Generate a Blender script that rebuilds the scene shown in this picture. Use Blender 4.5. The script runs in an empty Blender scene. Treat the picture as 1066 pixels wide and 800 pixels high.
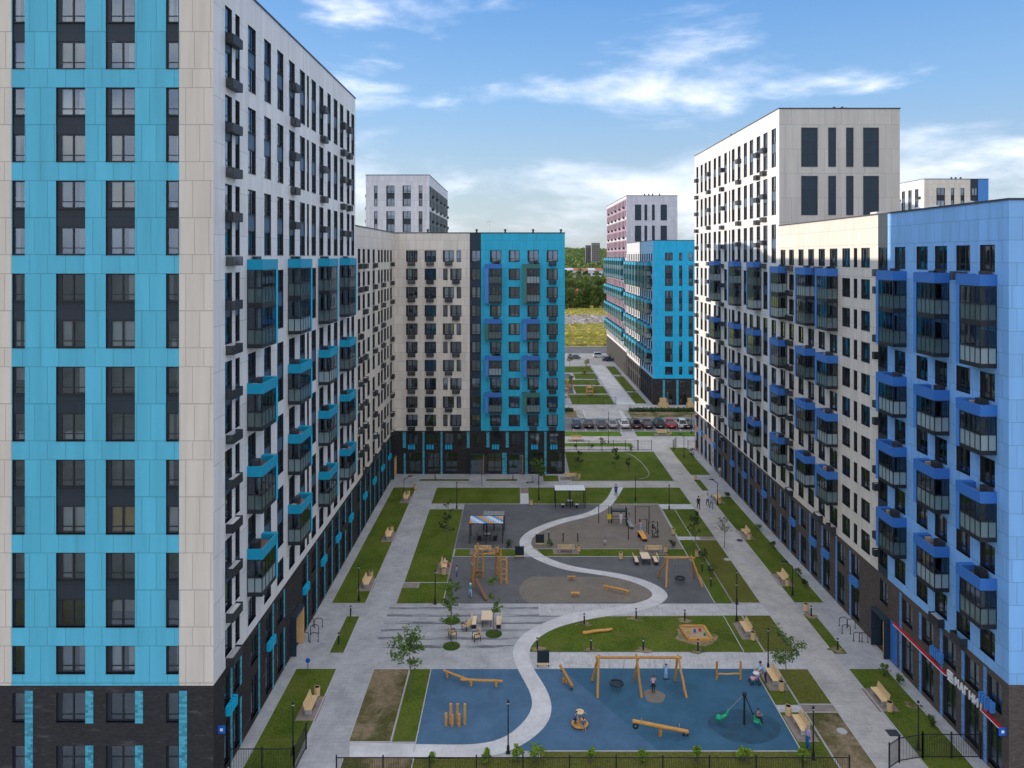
import bpy, bmesh, math, random
from mathutils import Vector, Matrix
RN = random.Random(11)
S = bpy.context.scene
COL = S.collection
EYE = 34.0          # height the picture was taken from, metres
FOC = 780.0
PI = math.pi

def ground_at(px, py, z=0.0):
    """survey of the photograph: where a sight line meets the level z"""
    y = FOC * (EYE - z) / (py - 267.0)
    return ((px - 539.0) / FOC * y, y)

# ------------------------------------------------------------------ helpers
class MB:
    """collects faces; build() links them as ONE mesh object"""
    def __init__(s):
        s.v = []; s.f = []; s.m = []; s.uv = []; s.sm = []
    def quad(s, pts, m=0, uv=None, smooth=False):
        b = len(s.v); s.v.extend(tuple(p) for p in pts)
        s.f.append(tuple(range(b, b + len(pts)))); s.m.append(m); s.sm.append(smooth)
        s.uv.append(uv if uv else [(0, 0)] * len(pts))
    def box(s, x0, x1, y0, y1, z0, z1, m=0, skip=''):
        P = [(x0,y0,z0),(x1,y0,z0),(x1,y1,z0),(x0,y1,z0),(x0,y0,z1),(x1,y0,z1),(x1,y1,z1),(x0,y1,z1)]
        for k, idx in (('b',(0,3,2,1)),('t',(4,5,6,7)),('f',(0,1,5,4)),('r',(1,2,6,5)),('k',(2,3,7,6)),('l',(3,0,4,7))):
            if k in skip: continue
            p = [P[i] for i in idx]
            if k in 'bt': uv = [(q[0], q[1]) for q in p]
            elif k in 'fk': uv = [(q[0], q[2]) for q in p]
            else: uv = [(q[1], q[2]) for q in p]
            s.quad(p, m, uv)
    def bar(s, a, b, w, h=None, m=0, up=(0,0,1)):
        a = Vector(a); b = Vector(b); h = h or w
        d = (b - a).normalized(); u = Vector(up)
        if abs(d.dot(u)) > .98: u = Vector((0,1,0))
        x = d.cross(u).normalized() * (w/2); y = x.cross(d).normalized() * (h/2)
        A = [a-x-y, a+x-y, a+x+y, a-x+y]; B = [p + (b-a) for p in A]
        for i in range(4):
            j = (i+1) % 4; s.quad([A[i], A[j], B[j], B[i]], m)
        s.quad(A[::-1], m); s.quad(B, m)
    def tube(s, a, b, r0, r1=None, n=8, m=0, caps=True):
        a = Vector(a); b = Vector(b); r1 = r0 if r1 is None else r1
        d = (b - a).normalized(); u = Vector((0,0,1)) if abs(d.z) < .95 else Vector((1,0,0))
        x = d.cross(u).normalized(); y = d.cross(x)
        A = [a + (x*math.cos(t) + y*math.sin(t))*r0 for t in [2*PI*i/n for i in range(n)]]
        B = [b + (x*math.cos(t) + y*math.sin(t))*r1 for t in [2*PI*i/n for i in range(n)]]
        for i in range(n):
            j = (i+1) % n; s.quad([A[i], A[j], B[j], B[i]][::-1], m, smooth=True)
        if caps: s.quad(A, m); s.quad(B[::-1], m)
    def path(s, pts, r, n=8, m=0):
        for i in range(len(pts)-1):
            s.tube(pts[i], pts[i+1], r if not isinstance(r, (list,tuple)) else r[i], r if not isinstance(r,(list,tuple)) else r[i+1], n, m)
    def lathe(s, prof, c=(0,0,0), n=16, m=0, smooth=True):
        for k in range(len(prof)-1):
            (r0,z0),(r1,z1) = prof[k], prof[k+1]
            for i in range(n):
                t0 = 2*PI*i/n; t1 = 2*PI*(i+1)/n
                q = [(c[0]+r0*math.cos(t0),c[1]+r0*math.sin(t0),c[2]+z0),(c[0]+r0*math.cos(t1),c[1]+r0*math.sin(t1),c[2]+z0),
                     (c[0]+r1*math.cos(t1),c[1]+r1*math.sin(t1),c[2]+z1),(c[0]+r1*math.cos(t0),c[1]+r1*math.sin(t0),c[2]+z1)]
                if r0 < 1e-6: q = q[1:]; 
                elif r1 < 1e-6: q = q[:3]
                s.quad(q, m, smooth=smooth)
    def torus(s, c, R, r, axis='z', n=20, k=8, m=0):
        def P(i, j):
            t = 2*PI*i/n; q = 2*PI*j/k
            a = (R + r*math.cos(q))*math.cos(t); b = (R + r*math.cos(q))*math.sin(t); h = r*math.sin(q)
            if axis == 'z': return (c[0]+a, c[1]+b, c[2]+h)
            if axis == 'y': return (c[0]+a, c[1]+h, c[2]+b)
            return (c[0]+h, c[1]+a, c[2]+b)
        for i in range(n):
            for j in range(k):
                s.quad([P(i,j),P(i+1,j),P(i+1,j+1),P(i,j+1)], m, smooth=True)
    def blob(s, c, rx, ry, rz, n=10, k=6, m=0):
        for a in range(k):
            p0 = PI*a/k; p1 = PI*(a+1)/k
            for i in range(n):
                t0 = 2*PI*i/n; t1 = 2*PI*(i+1)/n
                f = lambda p,t: (c[0]+rx*math.sin(p)*math.cos(t), c[1]+ry*math.sin(p)*math.sin(t), c[2]+rz*math.cos(p))
                q = [f(p0,t0), f(p1,t0), f(p1,t1), f(p0,t1)]
                if a == 0: q = [q[0], q[1], q[2]]
                elif a == k-1: q = [q[0], q[1], q[3]]
                s.quad(q, m, smooth=True)
    def add(s, o, M):
        b = len(s.v)
        s.v.extend(tuple(M @ Vector(p)) for p in o.v)
        s.f.extend(tuple(i+b for i in f) for f in o.f)
        s.m.extend(o.m); s.uv.extend(o.uv); s.sm.extend(o.sm)
    def mesh(s, name, mats):
        me = bpy.data.meshes.new(name)
        me.from_pydata(s.v, [], s.f)
        for m in mats: me.materials.append(M[m])
        me.polygons.foreach_set('material_index', s.m)
        me.polygons.foreach_set('use_smooth', s.sm)
        uvl = me.uv_layers.new(name='UVMap')
        flat = [c for q in s.uv for t in q for c in t]
        uvl.data.foreach_set('uv', flat)
        me.update()
        return me
    def build(s, name, mats, parent=None, loc=(0,0,0), rz=0):
        if isinstance(mats, str): mats = [mats]
        return link(name, s.mesh(name, mats), parent, loc, rz)

def link(name, me, parent=None, loc=(0,0,0), rz=0):
    o = bpy.data.objects.new(name, me); COL.objects.link(o)
    o.location = loc; o.rotation_euler = (0,0,rz)
    if parent is not None: o.parent = parent
    return o
def tag(o, label=None, cat=None, group=None, kind=None):
    if label: o['label'] = label
    if cat: o['category'] = cat
    if group: o['group'] = group
    if kind: o['kind'] = kind
    return o
def thing(name, label, cat, loc=(0,0,0), rz=0, group=None):
    return tag(link(name, None, None, loc, rz), label, cat, group)
def dup(root, loc, rz=0, label=None, group=None):
    """copy of a thing with copies of its parts and their sub-parts"""
    r = root.copy(); COL.objects.link(r); r.location = loc; r.rotation_euler = (0,0,rz)
    if label: r['label'] = label
    if group: r['group'] = group
    for ch in list(root.children):
        c = ch.copy(); COL.objects.link(c); c.parent = r
        for gch in list(ch.children):
            d = gch.copy(); COL.objects.link(d); d.parent = c
    return r
def place(proto, used, loc, rz, label, group=None):
    if not used:
        used.append(1); proto.location = loc; proto.rotation_euler = (0,0,rz); proto['label'] = label
        if group: proto['group'] = group
        return proto
    return dup(proto, loc, rz, label, group)

# ------------------------------------------------------------------ materials
M = {}
def mat(name):
    m = bpy.data.materials.new(name); m.use_nodes = True
    nt = m.node_tree; b = nt.nodes['Principled BSDF']; M[name] = m
    return m, nt, b
def N(nt, t, **kw):
    n = nt.nodes.new(t)
    for k, v in kw.items(): setattr(n, k, v)
    return n
def setin(n, **kw):
    for k, v in kw.items(): n.inputs[k.replace('_', ' ')].default_value = v
def rgb(c): return (c[0], c[1], c[2], 1)
def plain(name, c, rough=.6, metal=0, var=.12, scale=3.0, spec=.4, bump=0, bscale=40):
    m, nt, b = mat(name)
    setin(b, Roughness=rough, Metallic=metal); b.inputs['Specular IOR Level'].default_value = spec
    tc = N(nt, 'ShaderNodeTexCoord'); no = N(nt, 'ShaderNodeTexNoise'); setin(no, Scale=scale, Detail=6.0, Roughness=.6)
    nt.links.new(tc.outputs['Object'], no.inputs['Vector'])
    mx = N(nt, 'ShaderNodeMix', data_type='RGBA')
    mx.inputs[6].default_value = rgb([max(0, x*(1-var)) for x in c]); mx.inputs[7].default_value = rgb([x*(1+var) for x in c])
    nt.links.new(no.outputs[0], mx.inputs[0]); nt.links.new(mx.outputs[2], b.inputs['Base Color'])
    if bump:
        n2 = N(nt, 'ShaderNodeTexNoise'); setin(n2, Scale=bscale, Detail=3.0); nt.links.new(tc.outputs['Object'], n2.inputs['Vector'])
        bp = N(nt, 'ShaderNodeBump'); setin(bp, Strength=bump, Distance=.02); nt.links.new(n2.outputs[0], bp.inputs['Height']); nt.links.new(bp.outputs[0], b.inputs['Normal'])
    return m
def panels(name, c, bw=1.35, rh=1.46, line=.62, mort=.022, var=.05, rough=.5, spec=.3, course=None):
    """facade cassettes: staggered panels with open joints, each a shade off its neighbour, faint rain streaks"""
    m, nt, b = mat(name); setin(b, Roughness=rough); b.inputs['Specular IOR Level'].default_value = spec
    uv = N(nt, 'ShaderNodeUVMap'); br = N(nt, 'ShaderNodeTexBrick', offset=.37, squash=.8, squash_frequency=3)
    setin(br, Scale=1.0, Mortar_Size=mort, Mortar_Smooth=.3, Bias=0.0, Brick_Width=bw, Row_Height=rh)
    br.inputs['Color1'].default_value = rgb([x*(1-var) for x in c]); br.inputs['Color2'].default_value = rgb([x*(1+var) for x in c])
    br.inputs['Mortar'].default_value = rgb([x*line for x in c])
    if course:          # two tall courses beside each pair of windows, one low course between the pairs
        z0, per, low = course; h2 = (per-low)/2
        se = N(nt, 'ShaderNodeSeparateXYZ'); nt.links.new(uv.outputs[0], se.inputs[0])
        def mth(op, a, b=None):
            n = N(nt, 'ShaderNodeMath', operation=op)
            for i, x in enumerate((a, b)):
                if x is None: continue
                if isinstance(x, (int, float)): n.inputs[i].default_value = x
                else: nt.links.new(x, n.inputs[i])
            return n.outputs[0]
        q = mth('DIVIDE', mth('SUBTRACT', se.outputs[1], z0-10*per), per); fl = mth('FLOOR', q); t = mth('MULTIPLY', mth('SUBTRACT', q, fl), per)
        a_ = mth('DIVIDE', mth('MINIMUM', t, 2*h2), h2); b_ = mth('DIVIDE', mth('MAXIMUM', mth('SUBTRACT', t, 2*h2), 0.0), low)
        v = mth('MULTIPLY', mth('ADD', mth('ADD', mth('MULTIPLY', fl, 3.0), a_), b_), rh)
        cb_ = N(nt, 'ShaderNodeCombineXYZ'); nt.links.new(se.outputs[0], cb_.inputs[0]); nt.links.new(v, cb_.inputs[1]); nt.links.new(cb_.outputs[0], br.inputs['Vector'])
    else: nt.links.new(uv.outputs[0], br.inputs['Vector'])
    mp = N(nt, 'ShaderNodeMapping'); mp.inputs['Scale'].default_value = (1.3, .12, 1); nt.links.new(uv.outputs[0], mp.inputs['Vector'])
    no = N(nt, 'ShaderNodeTexNoise'); setin(no, Scale=1.0, Detail=5.0); nt.links.new(mp.outputs[0], no.inputs['Vector'])
    rp = N(nt, 'ShaderNodeMapRange'); setin(rp, From_Min=.32, From_Max=.62, To_Min=.91, To_Max=1.03); nt.links.new(no.outputs[0], rp.inputs['Value'])
    mx = N(nt, 'ShaderNodeMix', data_type='RGBA', blend_type='MULTIPLY'); mx.inputs[0].default_value = 1
    nt.links.new(br.outputs['Color'], mx.inputs[6]); nt.links.new(rp.outputs[0], mx.inputs[7]); nt.links.new(mx.outputs[2], b.inputs['Base Color'])
    return m
def brick(name, c1, c2, mortar, bw=.26, rh=.085, stain=.0, bias=0.0, mort=.008):
    m, nt, b = mat(name); setin(b, Roughness=.8); b.inputs['Specular IOR Level'].default_value = .25
    uv = N(nt, 'ShaderNodeUVMap'); br = N(nt, 'ShaderNodeTexBrick')
    setin(br, Scale=1.0, Mortar_Size=mort, Mortar_Smooth=.1, Bias=bias, Brick_Width=bw, Row_Height=rh)
    br.inputs['Color1'].default_value = rgb(c1); br.inputs['Color2'].default_value = rgb(c2); br.inputs['Mortar'].default_value = rgb(mortar)
    nt.links.new(uv.outputs[0], br.inputs['Vector'])
    out = br.outputs['Color']
    if stain:
        mp = N(nt, 'ShaderNodeMapping'); mp.inputs['Scale'].default_value = (.35, 1.6, 1); nt.links.new(uv.outputs[0], mp.inputs['Vector'])
        no = N(nt, 'ShaderNodeTexNoise'); setin(no, Scale=1.3, Detail=8.0, Roughness=.7); nt.links.new(mp.outputs[0], no.inputs['Vector'])
        rp = N(nt, 'ShaderNodeMapRange'); setin(rp, From_Min=.56, From_Max=.8, To_Min=0.0, To_Max=stain); nt.links.new(no.outputs[0], rp.inputs['Value'])
        mx = N(nt, 'ShaderNodeMix', data_type='RGBA'); mx.inputs[7].default_value = (.3,.29,.28,1)
        nt.links.new(rp.outputs[0], mx.inputs[0]); nt.links.new(out, mx.inputs[6]); out = mx.outputs[2]
    nt.links.new(out, b.inputs['Base Color'])
    return m
def glass(name, tint, refl=1.0, base=.05):
    m = bpy.data.materials.new(name); m.use_nodes = True; nt = m.node_tree; M[name] = m
    for n in list(nt.nodes):
        if n.type == 'BSDF_PRINCIPLED': nt.nodes.remove(n)
    out = [n for n in nt.nodes if n.type == 'OUTPUT_MATERIAL'][0]
    tr = N(nt, 'ShaderNodeBsdfTransparent'); tr.inputs[0].default_value = rgb(tint)
    gl = N(nt, 'ShaderNodeBsdfGlossy'); setin(gl, Roughness=.03); gl.inputs[0].default_value = (.72,.86,1,1)
    fr = N(nt, 'ShaderNodeFresnel'); setin(fr, IOR=1.5)
    ma = N(nt, 'ShaderNodeMath', operation='MULTIPLY_ADD'); ma.inputs[1].default_value = 1.5*refl; ma.inputs[2].default_value = base; ma.use_clamp = True
    mx = N(nt, 'ShaderNodeMixShader')
    nt.links.new(fr.outputs[0], ma.inputs[0]); nt.links.new(ma.outputs[0], mx.inputs[0])
    nt.links.new(tr.outputs[0], mx.inputs[1]); nt.links.new(gl.outputs[0], mx.inputs[2]); nt.links.new(mx.outputs[0], out.inputs[0])
    # slightly wavy panes
    tc = N(nt, 'ShaderNodeTexCoord'); no = N(nt, 'ShaderNodeTexNoise'); setin(no, Scale=.8, Detail=1.0); nt.links.new(tc.outputs['Object'], no.inputs['Vector'])
    bp = N(nt, 'ShaderNodeBump'); setin(bp, Strength=.12, Distance=.05); nt.links.new(no.outputs[0], bp.inputs['Height'])
    nt.links.new(bp.outputs[0], gl.inputs['Normal'])
    return m
def mixmat(name, cols, scale=(1,1,1), detail=8, rough=.9, lo=.35, hi=.65, scale2=None, cols2=None, bump=.0, bscale=20, coord='Object', spec=.2, nrough=.65):
    """two-level noise ground material"""
    m, nt, b = mat(name); setin(b, Roughness=rough); b.inputs['Specular IOR Level'].default_value = spec
    tc = N(nt, 'ShaderNodeTexCoord'); mp = N(nt, 'ShaderNodeMapping'); mp.inputs['Scale'].default_value = scale
    nt.links.new(tc.outputs[coord], mp.inputs['Vector'])
    no = N(nt, 'ShaderNodeTexNoise'); setin(no, Scale=1.0, Detail=float(detail), Roughness=nrough); nt.links.new(mp.outputs[0], no.inputs['Vector'])
    rp = N(nt, 'ShaderNodeValToRGB'); e = rp.color_ramp.elements
    e[0].position = lo; e[0].color = rgb(cols[0]); e[1].position = hi; e[1].color = rgb(cols[-1])
    for i, c in enumerate(cols[1:-1]):
        x = e.new(lo + (hi-lo)*(i+1)/(len(cols)-1)); x.color = rgb(c)
    nt.links.new(no.outputs[0], rp.inputs[0]); out = rp.outputs[0]
    if scale2:
        mp2 = N(nt, 'ShaderNodeMapping'); mp2.inputs['Scale'].default_value = scale2; nt.links.new(tc.outputs[coord], mp2.inputs['Vector'])
        n2 = N(nt, 'ShaderNodeTexNoise'); setin(n2, Scale=1.0, Detail=6.0, Roughness=.7); nt.links.new(mp2.outputs[0], n2.inputs['Vector'])
        mr = N(nt, 'ShaderNodeMapRange'); setin(mr, From_Min=.3, From_Max=.7, To_Min=cols2[0], To_Max=cols2[1]); nt.links.new(n2.outputs[0], mr.inputs['Value'])
        mx = N(nt, 'ShaderNodeMix', data_type='RGBA', blend_type='MULTIPLY'); mx.inputs[0].default_value = 1
        nt.links.new(out, mx.inputs[6]); nt.links.new(mr.outputs[0], mx.inputs[7]); out = mx.outputs[2]
    nt.links.new(out, b.inputs['Base Color'])
    if bump:
        n3 = N(nt, 'ShaderNodeTexNoise'); setin(n3, Scale=float(bscale), Detail=4.0); nt.links.new(tc.outputs[coord], n3.inputs['Vector'])
        bp = N(nt, 'ShaderNodeBump'); setin(bp, Strength=bump, Distance=.04); nt.links.new(n3.outputs[0], bp.inputs['Height']); nt.links.new(bp.outputs[0], b.inputs['Normal'])
    return m

panels('beige', (.74,.67,.575), var=.05); panels('beige_tower', (.68,.605,.51), var=.035, bw=1.15, course=(10.49, 5.9, 1.19)); panels('white_panel', (.76,.735,.71), rh=2.95, bw=2.2)
panels('teal', (.10,.47,.63), var=.055, bw=1.15, course=(10.49, 5.9, 1.19)); panels('teal_deep', (.03,.45,.66)); panels('cyan', (.02,.45,.74))
panels('blue', (.235,.485,.83), var=.06); panels('sky_blue', (.25,.50,.75)); panels('pink', (.38,.26,.35)); panels('cool_white', (.62,.62,.66))
panels('grey_panel', (.59,.55,.49), rh=2.93, bw=2.0); panels('charcoal', (.026,.045,.065), line=.5); panels('spandrel_blue', (.07,.13,.2), line=.8); panels('spandrel_dark', (.025,.035,.045), line=.7)
plain('band_teal', (.004,.31,.48), .45, var=.05); plain('fin_teal', (.005,.46,.72), .45, var=.05)
plain('band_blue', (.04,.17,.50), .45, var=.05); plain('fin_blue', (.06,.24,.62), .45, var=.05)
plain('band_green', (.05,.17,.14), .5, var=.08); plain('fin_green', (.06,.2,.16), .5, var=.08)
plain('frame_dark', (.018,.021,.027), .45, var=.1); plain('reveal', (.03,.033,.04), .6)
plain('room', (.06,.056,.05), .9, var=.4, scale=1.5)
plain('curtain_white', (.5,.49,.47), .9, var=.15, scale=9); plain('curtain_warm', (.32,.26,.17), .9, var=.2, scale=9); plain('curtain_grey', (.24,.27,.265), .9, var=.2, scale=9)
plain('curtain_yellow', (.5,.32,.06), .9, var=.2, scale=9)
plain('basket', (.03,.035,.042), .5, var=.15); plain('ac_white', (.62,.62,.6), .5); plain('terrace', (.22,.12,.09), .9, var=.25)
plain('frosted', (.12,.175,.18), .12, var=.25, scale=.9, spec=.7); plain('frosted_pale', (.26,.34,.36), .15, var=.2, scale=.9, spec=.6); plain('frosted_dim', (.07,.11,.115), .1, var=.25, scale=.9, spec=.7)
plain('roof_edge', (.03,.04,.06), .5); plain('roofing', (.12,.12,.12), .9)
brick('brick_dark', (.028,.027,.028), (.045,.042,.042), (.02,.02,.02), stain=.35)
brick('brick_brown', (.085,.066,.056), (.125,.098,.082), (.06,.052,.047), stain=.3)
brick('strip_teal', (.09,.42,.54), (.01,.07,.10), (.05,.26,.34), bw=.36, rh=.17, bias=-.28)
brick('strip_blue', (.14,.33,.66), (.05,.10,.2), (.08,.2,.42), bw=.36, rh=.17, bias=-.4)
glass('glass', (.75,.82,.85), base=.13); glass('glass_balcony', (.55,.66,.68), refl=1.0)
plain('dark_metal', (.022,.025,.03), .45, metal=.3, var=.1); plain('steel', (.42,.42,.42), .35, metal=.8, var=.1)
def wood(name, c, rough=.55):
    mixmat(name, [[x*.7 for x in c], c, [min(1, x*1.2) for x in c]], scale=(1.5,14,14), rough=rough, lo=.3, hi=.7, spec=.35)
wood('bench_wood', (.74,.52,.27)); wood('play_wood', (.52,.26,.06)); wood('log_wood', (.60,.31,.075)); wood('dark_wood', (.22,.09,.03)); wood('bark', (.16,.13,.10))
mixmat('paving', [(.35,.35,.355),(.42,.42,.42),(.47,.468,.465)], scale=(.35,.25,.3), scale2=(2.2,1.6,1), cols2=(.90,1.06), lo=.3, hi=.7)
mixmat('paving_warm', [(.40,.38,.35),(.52,.49,.45)], scale=(.3,.2,.3), scale2=(2,2,1), cols2=(.9,1.06))
def joints(name, bw, rh, dark=.86):
    nt = M[name].node_tree; b = nt.nodes['Principled BSDF']; src = b.inputs['Base Color'].links[0].from_socket
    tc = N(nt, 'ShaderNodeTexCoord'); br = N(nt, 'ShaderNodeTexBrick'); setin(br, Scale=1.0, Mortar_Size=.02, Mortar_Smooth=.4, Brick_Width=bw, Row_Height=rh, Bias=0.0)
    br.inputs['Color1'].default_value = (.96,.96,.97,1); br.inputs['Color2'].default_value = (1.04,1.04,1.03,1); br.inputs['Mortar'].default_value = (dark,dark,dark,1)
    nt.links.new(tc.outputs['Object'], br.inputs['Vector'])
    n = N(nt, 'ShaderNodeTexNoise'); setin(n, Scale=.45, Detail=10.0, Roughness=.75, Distortion=.8); nt.links.new(tc.outputs['Object'], n.inputs['Vector'])
    mr = N(nt, 'ShaderNodeMapRange'); setin(mr, From_Min=.36, From_Max=.6, To_Min=.82, To_Max=1.03); nt.links.new(n.outputs[0], mr.inputs['Value'])
    m1 = N(nt, 'ShaderNodeMix', data_type='RGBA', blend_type='MULTIPLY'); m1.inputs[0].default_value = 1; nt.links.new(src, m1.inputs[6]); nt.links.new(br.outputs['Color'], m1.inputs[7])
    m2 = N(nt, 'ShaderNodeMix', data_type='RGBA', blend_type='MULTIPLY'); m2.inputs[0].default_value = 1; nt.links.new(m1.outputs[2], m2.inputs[6]); nt.links.new(mr.outputs[0], m2.inputs[7])
    nt.links.new(m2.outputs[2], b.inputs['Base Color'])
joints('paving', .8, .4); joints('paving_warm', .8, .4)
mixmat('path_white', [(.54,.53,.52),(.63,.62,.61)], scale=(.3,.3,.3), scale2=(2,2,1), cols2=(.93,1.05))
mixmat('slab_dark', [(.38,.385,.395),(.30,.305,.315),(.15,.155,.17)], scale=(.3,2.2,1), lo=.4, hi=.56, scale2=(3,3,1), cols2=(.88,1.08))
mixmat('slab_worn', [(.42,.42,.41),(.55,.54,.53),(.34,.34,.34)], scale=(1.6,.5,1), lo=.3, hi=.75, scale2=(5,2,1), cols2=(.85,1.1))
mixmat('pavers_brown', [(.23,.18,.15),(.30,.25,.22)], scale=(1,1,1), scale2=(6,6,1), cols2=(.8,1.1))
def lawnmat(name, cols, patch=None, lo=.5, hi=.62, stripes=0.0):
    mixmat(name, cols, scale=(.28,.2,1), lo=.3, hi=.7, scale2=(5,4,1), cols2=(.55,1.45), bump=.6, bscale=14, rough=.95, spec=.05)
    nt = M[name].node_tree; b = nt.nodes['Principled BSDF']; src = b.inputs['Base Color'].links[0].from_socket
    if patch:
        tc = N(nt, 'ShaderNodeTexCoord'); n1 = N(nt, 'ShaderNodeTexNoise'); setin(n1, Scale=.33, Detail=9.0, Roughness=.72, Distortion=.4); nt.links.new(tc.outputs['Object'], n1.inputs['Vector'])
        rp = N(nt, 'ShaderNodeMapRange'); setin(rp, From_Min=lo, From_Max=hi); nt.links.new(n1.outputs[0], rp.inputs['Value'])
        n2 = N(nt, 'ShaderNodeTexNoise'); setin(n2, Scale=3.0, Detail=6.0); nt.links.new(tc.outputs['Object'], n2.inputs['Vector'])
        c2 = N(nt, 'ShaderNodeMix', data_type='RGBA'); c2.inputs[6].default_value = rgb(patch[0]); c2.inputs[7].default_value = rgb(patch[1]); nt.links.new(n2.outputs[0], c2.inputs[0])
        mx = N(nt, 'ShaderNodeMix', data_type='RGBA'); nt.links.new(rp.outputs[0], mx.inputs[0]); nt.links.new(src, mx.inputs[6]); nt.links.new(c2.outputs[2], mx.inputs[7])
        nt.links.new(mx.outputs[2], b.inputs['Base Color'])
lawnmat('lawn_green', [(.055,.086,.012),(.084,.12,.017),(.115,.152,.025)], patch=((.10,.115,.022),(.16,.15,.045)), lo=.48, hi=.72)
lawnmat('lawn_bright', [(.06,.12,.015),(.09,.16,.02),(.12,.19,.03)], patch=((.14,.14,.03),(.16,.17,.05)), lo=.55, hi=.8)
lawnmat('lawn_olive', [(.09,.10,.018),(.11,.115,.025),(.13,.135,.03)], patch=((.17,.13,.06),(.12,.11,.035)), lo=.52, hi=.75)
lawnmat('lawn_bare', [(.065,.075,.02),(.09,.085,.03),(.11,.10,.04)], patch=((.36,.27,.17),(.11,.085,.05)), lo=.44, hi=.58)
lawnmat('hedge_green', [(.03,.055,.012),(.05,.08,.016),(.06,.1,.02)])
lawnmat('bare_patch', [(.055,.08,.018),(.075,.095,.022),(.09,.11,.025)], patch=((.34,.26,.16),(.22,.17,.10)), lo=.40, hi=.52)
mixmat('soil', [(.22,.15,.085),(.30,.22,.14)], scale=(2,2,2), bump=.5, bscale=12)
mixmat('sand', [(.36,.26,.16),(.45,.34,.22)], scale=(2,2,2), bump=.4)
mixmat('rubber_blue', [(.058,.125,.205),(.08,.158,.25)], scale=(.25,.25,1), scale2=(9,9,1), cols2=(.9,1.1), lo=.3, hi=.7)
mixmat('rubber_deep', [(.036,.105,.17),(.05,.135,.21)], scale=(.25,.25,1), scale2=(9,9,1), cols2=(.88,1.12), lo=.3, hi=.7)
mixmat('rubber_worn', [(.032,.1,.16),(.03,.055,.08)], scale=(.9,.9,1), scale2=(9,9,1), cols2=(.85,1.1), lo=.35, hi=.7)
mixmat('rubber_grey', [(.115,.115,.12),(.15,.15,.155)], scale=(.2,.2,1), scale2=(9,9,1), cols2=(.9,1.1), lo=.3, hi=.7)
mixmat('rubber_brown', [(.185,.16,.13),(.23,.20,.165)], scale=(.2,.2,1), scale2=(9,9,1), cols2=(.9,1.1), lo=.3, hi=.7)
mixmat('open_ground', [(.19,.19,.15),(.30,.29,.25),(.14,.16,.09)], scale=(.03,.03,1), scale2=(.3,.3,1), cols2=(.7,1.2))
mixmat('asphalt', [(.13,.125,.12),(.18,.175,.165)], scale=(.2,.2,1), scale2=(6,6,1), cols2=(.9,1.1))
mixmat('field', [(.30,.31,.06),(.50,.44,.10),(.55,.48,.15),(.26,.29,.06)], scale=(.02,.06,1), scale2=(.25,.4,1), cols2=(.55,1.4), lo=.3, hi=.7)
mixmat('rubble', [(.55,.48,.42),(.32,.28,.24),(.65,.58,.52)], scale=(.15,.3,.3), scale2=(1,1,1), cols2=(.5,1.3), bump=.8, bscale=1)
mixmat('hill_green', [(.09,.14,.05),(.14,.19,.07)], scale=(.006,.01,1), scale2=(.05,.05,.05), cols2=(.6,1.3))
mixmat('earth', [(.11,.12,.035),(.17,.15,.07)], scale=(.02,.02,1), scale2=(.3,.3,1), cols2=(.7,1.2))
plain('kerb_stone', (.45,.445,.43), .85, var=.1); plain('paint_white', (.75,.75,.73), .7)
joints('path_white', 2.6, 2.6, .93); joints('slab_worn', .6, .3, .8); joints('rubber_blue', 9, 9, .97); joints('rubber_grey', 9, 9, .97); joints('rubber_brown', 9, 9, .97); joints('rubber_deep', 9, 9, .97)
for n_, c_ in dict(leaf_lime=(.17,.27,.02), leaf_fresh=(.10,.17,.02), leaf_mid=(.08,.135,.025), leaf_dark=(.03,.06,.016), leaf_red=(.13,.06,.035), leaf_wood=(.125,.185,.045), leaf_gold=(.19,.20,.05), leaf_sun=(.18,.235,.055)).items():
    plain(n_, c_, .65, var=.45, scale=2.2, spec=.25)
for n_, c_, r_ in (('car_white',(.75,.75,.76),.25),('car_red',(.42,.02,.035),.25),('car_black',(.012,.012,.015),.25),('car_grey',(.12,.125,.14),.3),('car_blue',(.025,.06,.10),.25),('car_silver',(.36,.37,.39),.3),('car_brown',(.07,.045,.04),.3),('car_teal',(.02,.06,.08),.3)):
    plain(n_, c_, r_, metal=.2, var=.03, spec=.6)
plain('car_glass', (.012,.016,.02), .06, var=.1, spec=.8); plain('tyre', (.015,.015,.016), .85); plain('lamp_red', (.4,.01,.01), .3); plain('lamp_clear', (.7,.72,.75), .2)
for n_, c_ in dict(skin=(.48,.27,.19), skin_tan=(.36,.2,.14), hair_dark=(.025,.018,.014), hair_brown=(.09,.05,.03), c_white=(.72,.72,.74), c_black=(.015,.015,.018), c_purple=(.07,.05,.28), c_blue=(.05,.16,.42), c_sky=(.3,.5,.75), c_pink=(.62,.36,.42), c_grey=(.3,.29,.32), c_teal=(.03,.25,.33), c_navy=(.02,.03,.08), c_denim=(.07,.12,.22), c_skirt=(.015,.12,.33), c_lilac=(.42,.36,.55), c_red=(.5,.05,.05)).items():
    plain(n_, c_, .8, var=.12, scale=6)
plain('plastic_green', (.0,.32,.15), .35, var=.05); plain('plastic_yellow', (.75,.55,.01), .4, var=.05); plain('plastic_blue', (.01,.12,.55), .4, var=.05); plain('plastic_red', (.6,.02,.02), .4); plain('orange', (.75,.33,.05), .5); plain('stripe_blue', (.08,.32,.62), .5)
plain('chalkboard', (.012,.022,.03), .5); plain('pine_table', (.78,.60,.40), .5, var=.1); plain('paper', (.8,.8,.8), .7)
plain('sign_white', (.85,.85,.85), .5, var=.02); plain('sign_red', (.6,.012,.03), .5, var=.02); plain('brick_pale', (.5,.36,.24), .8)
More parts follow.
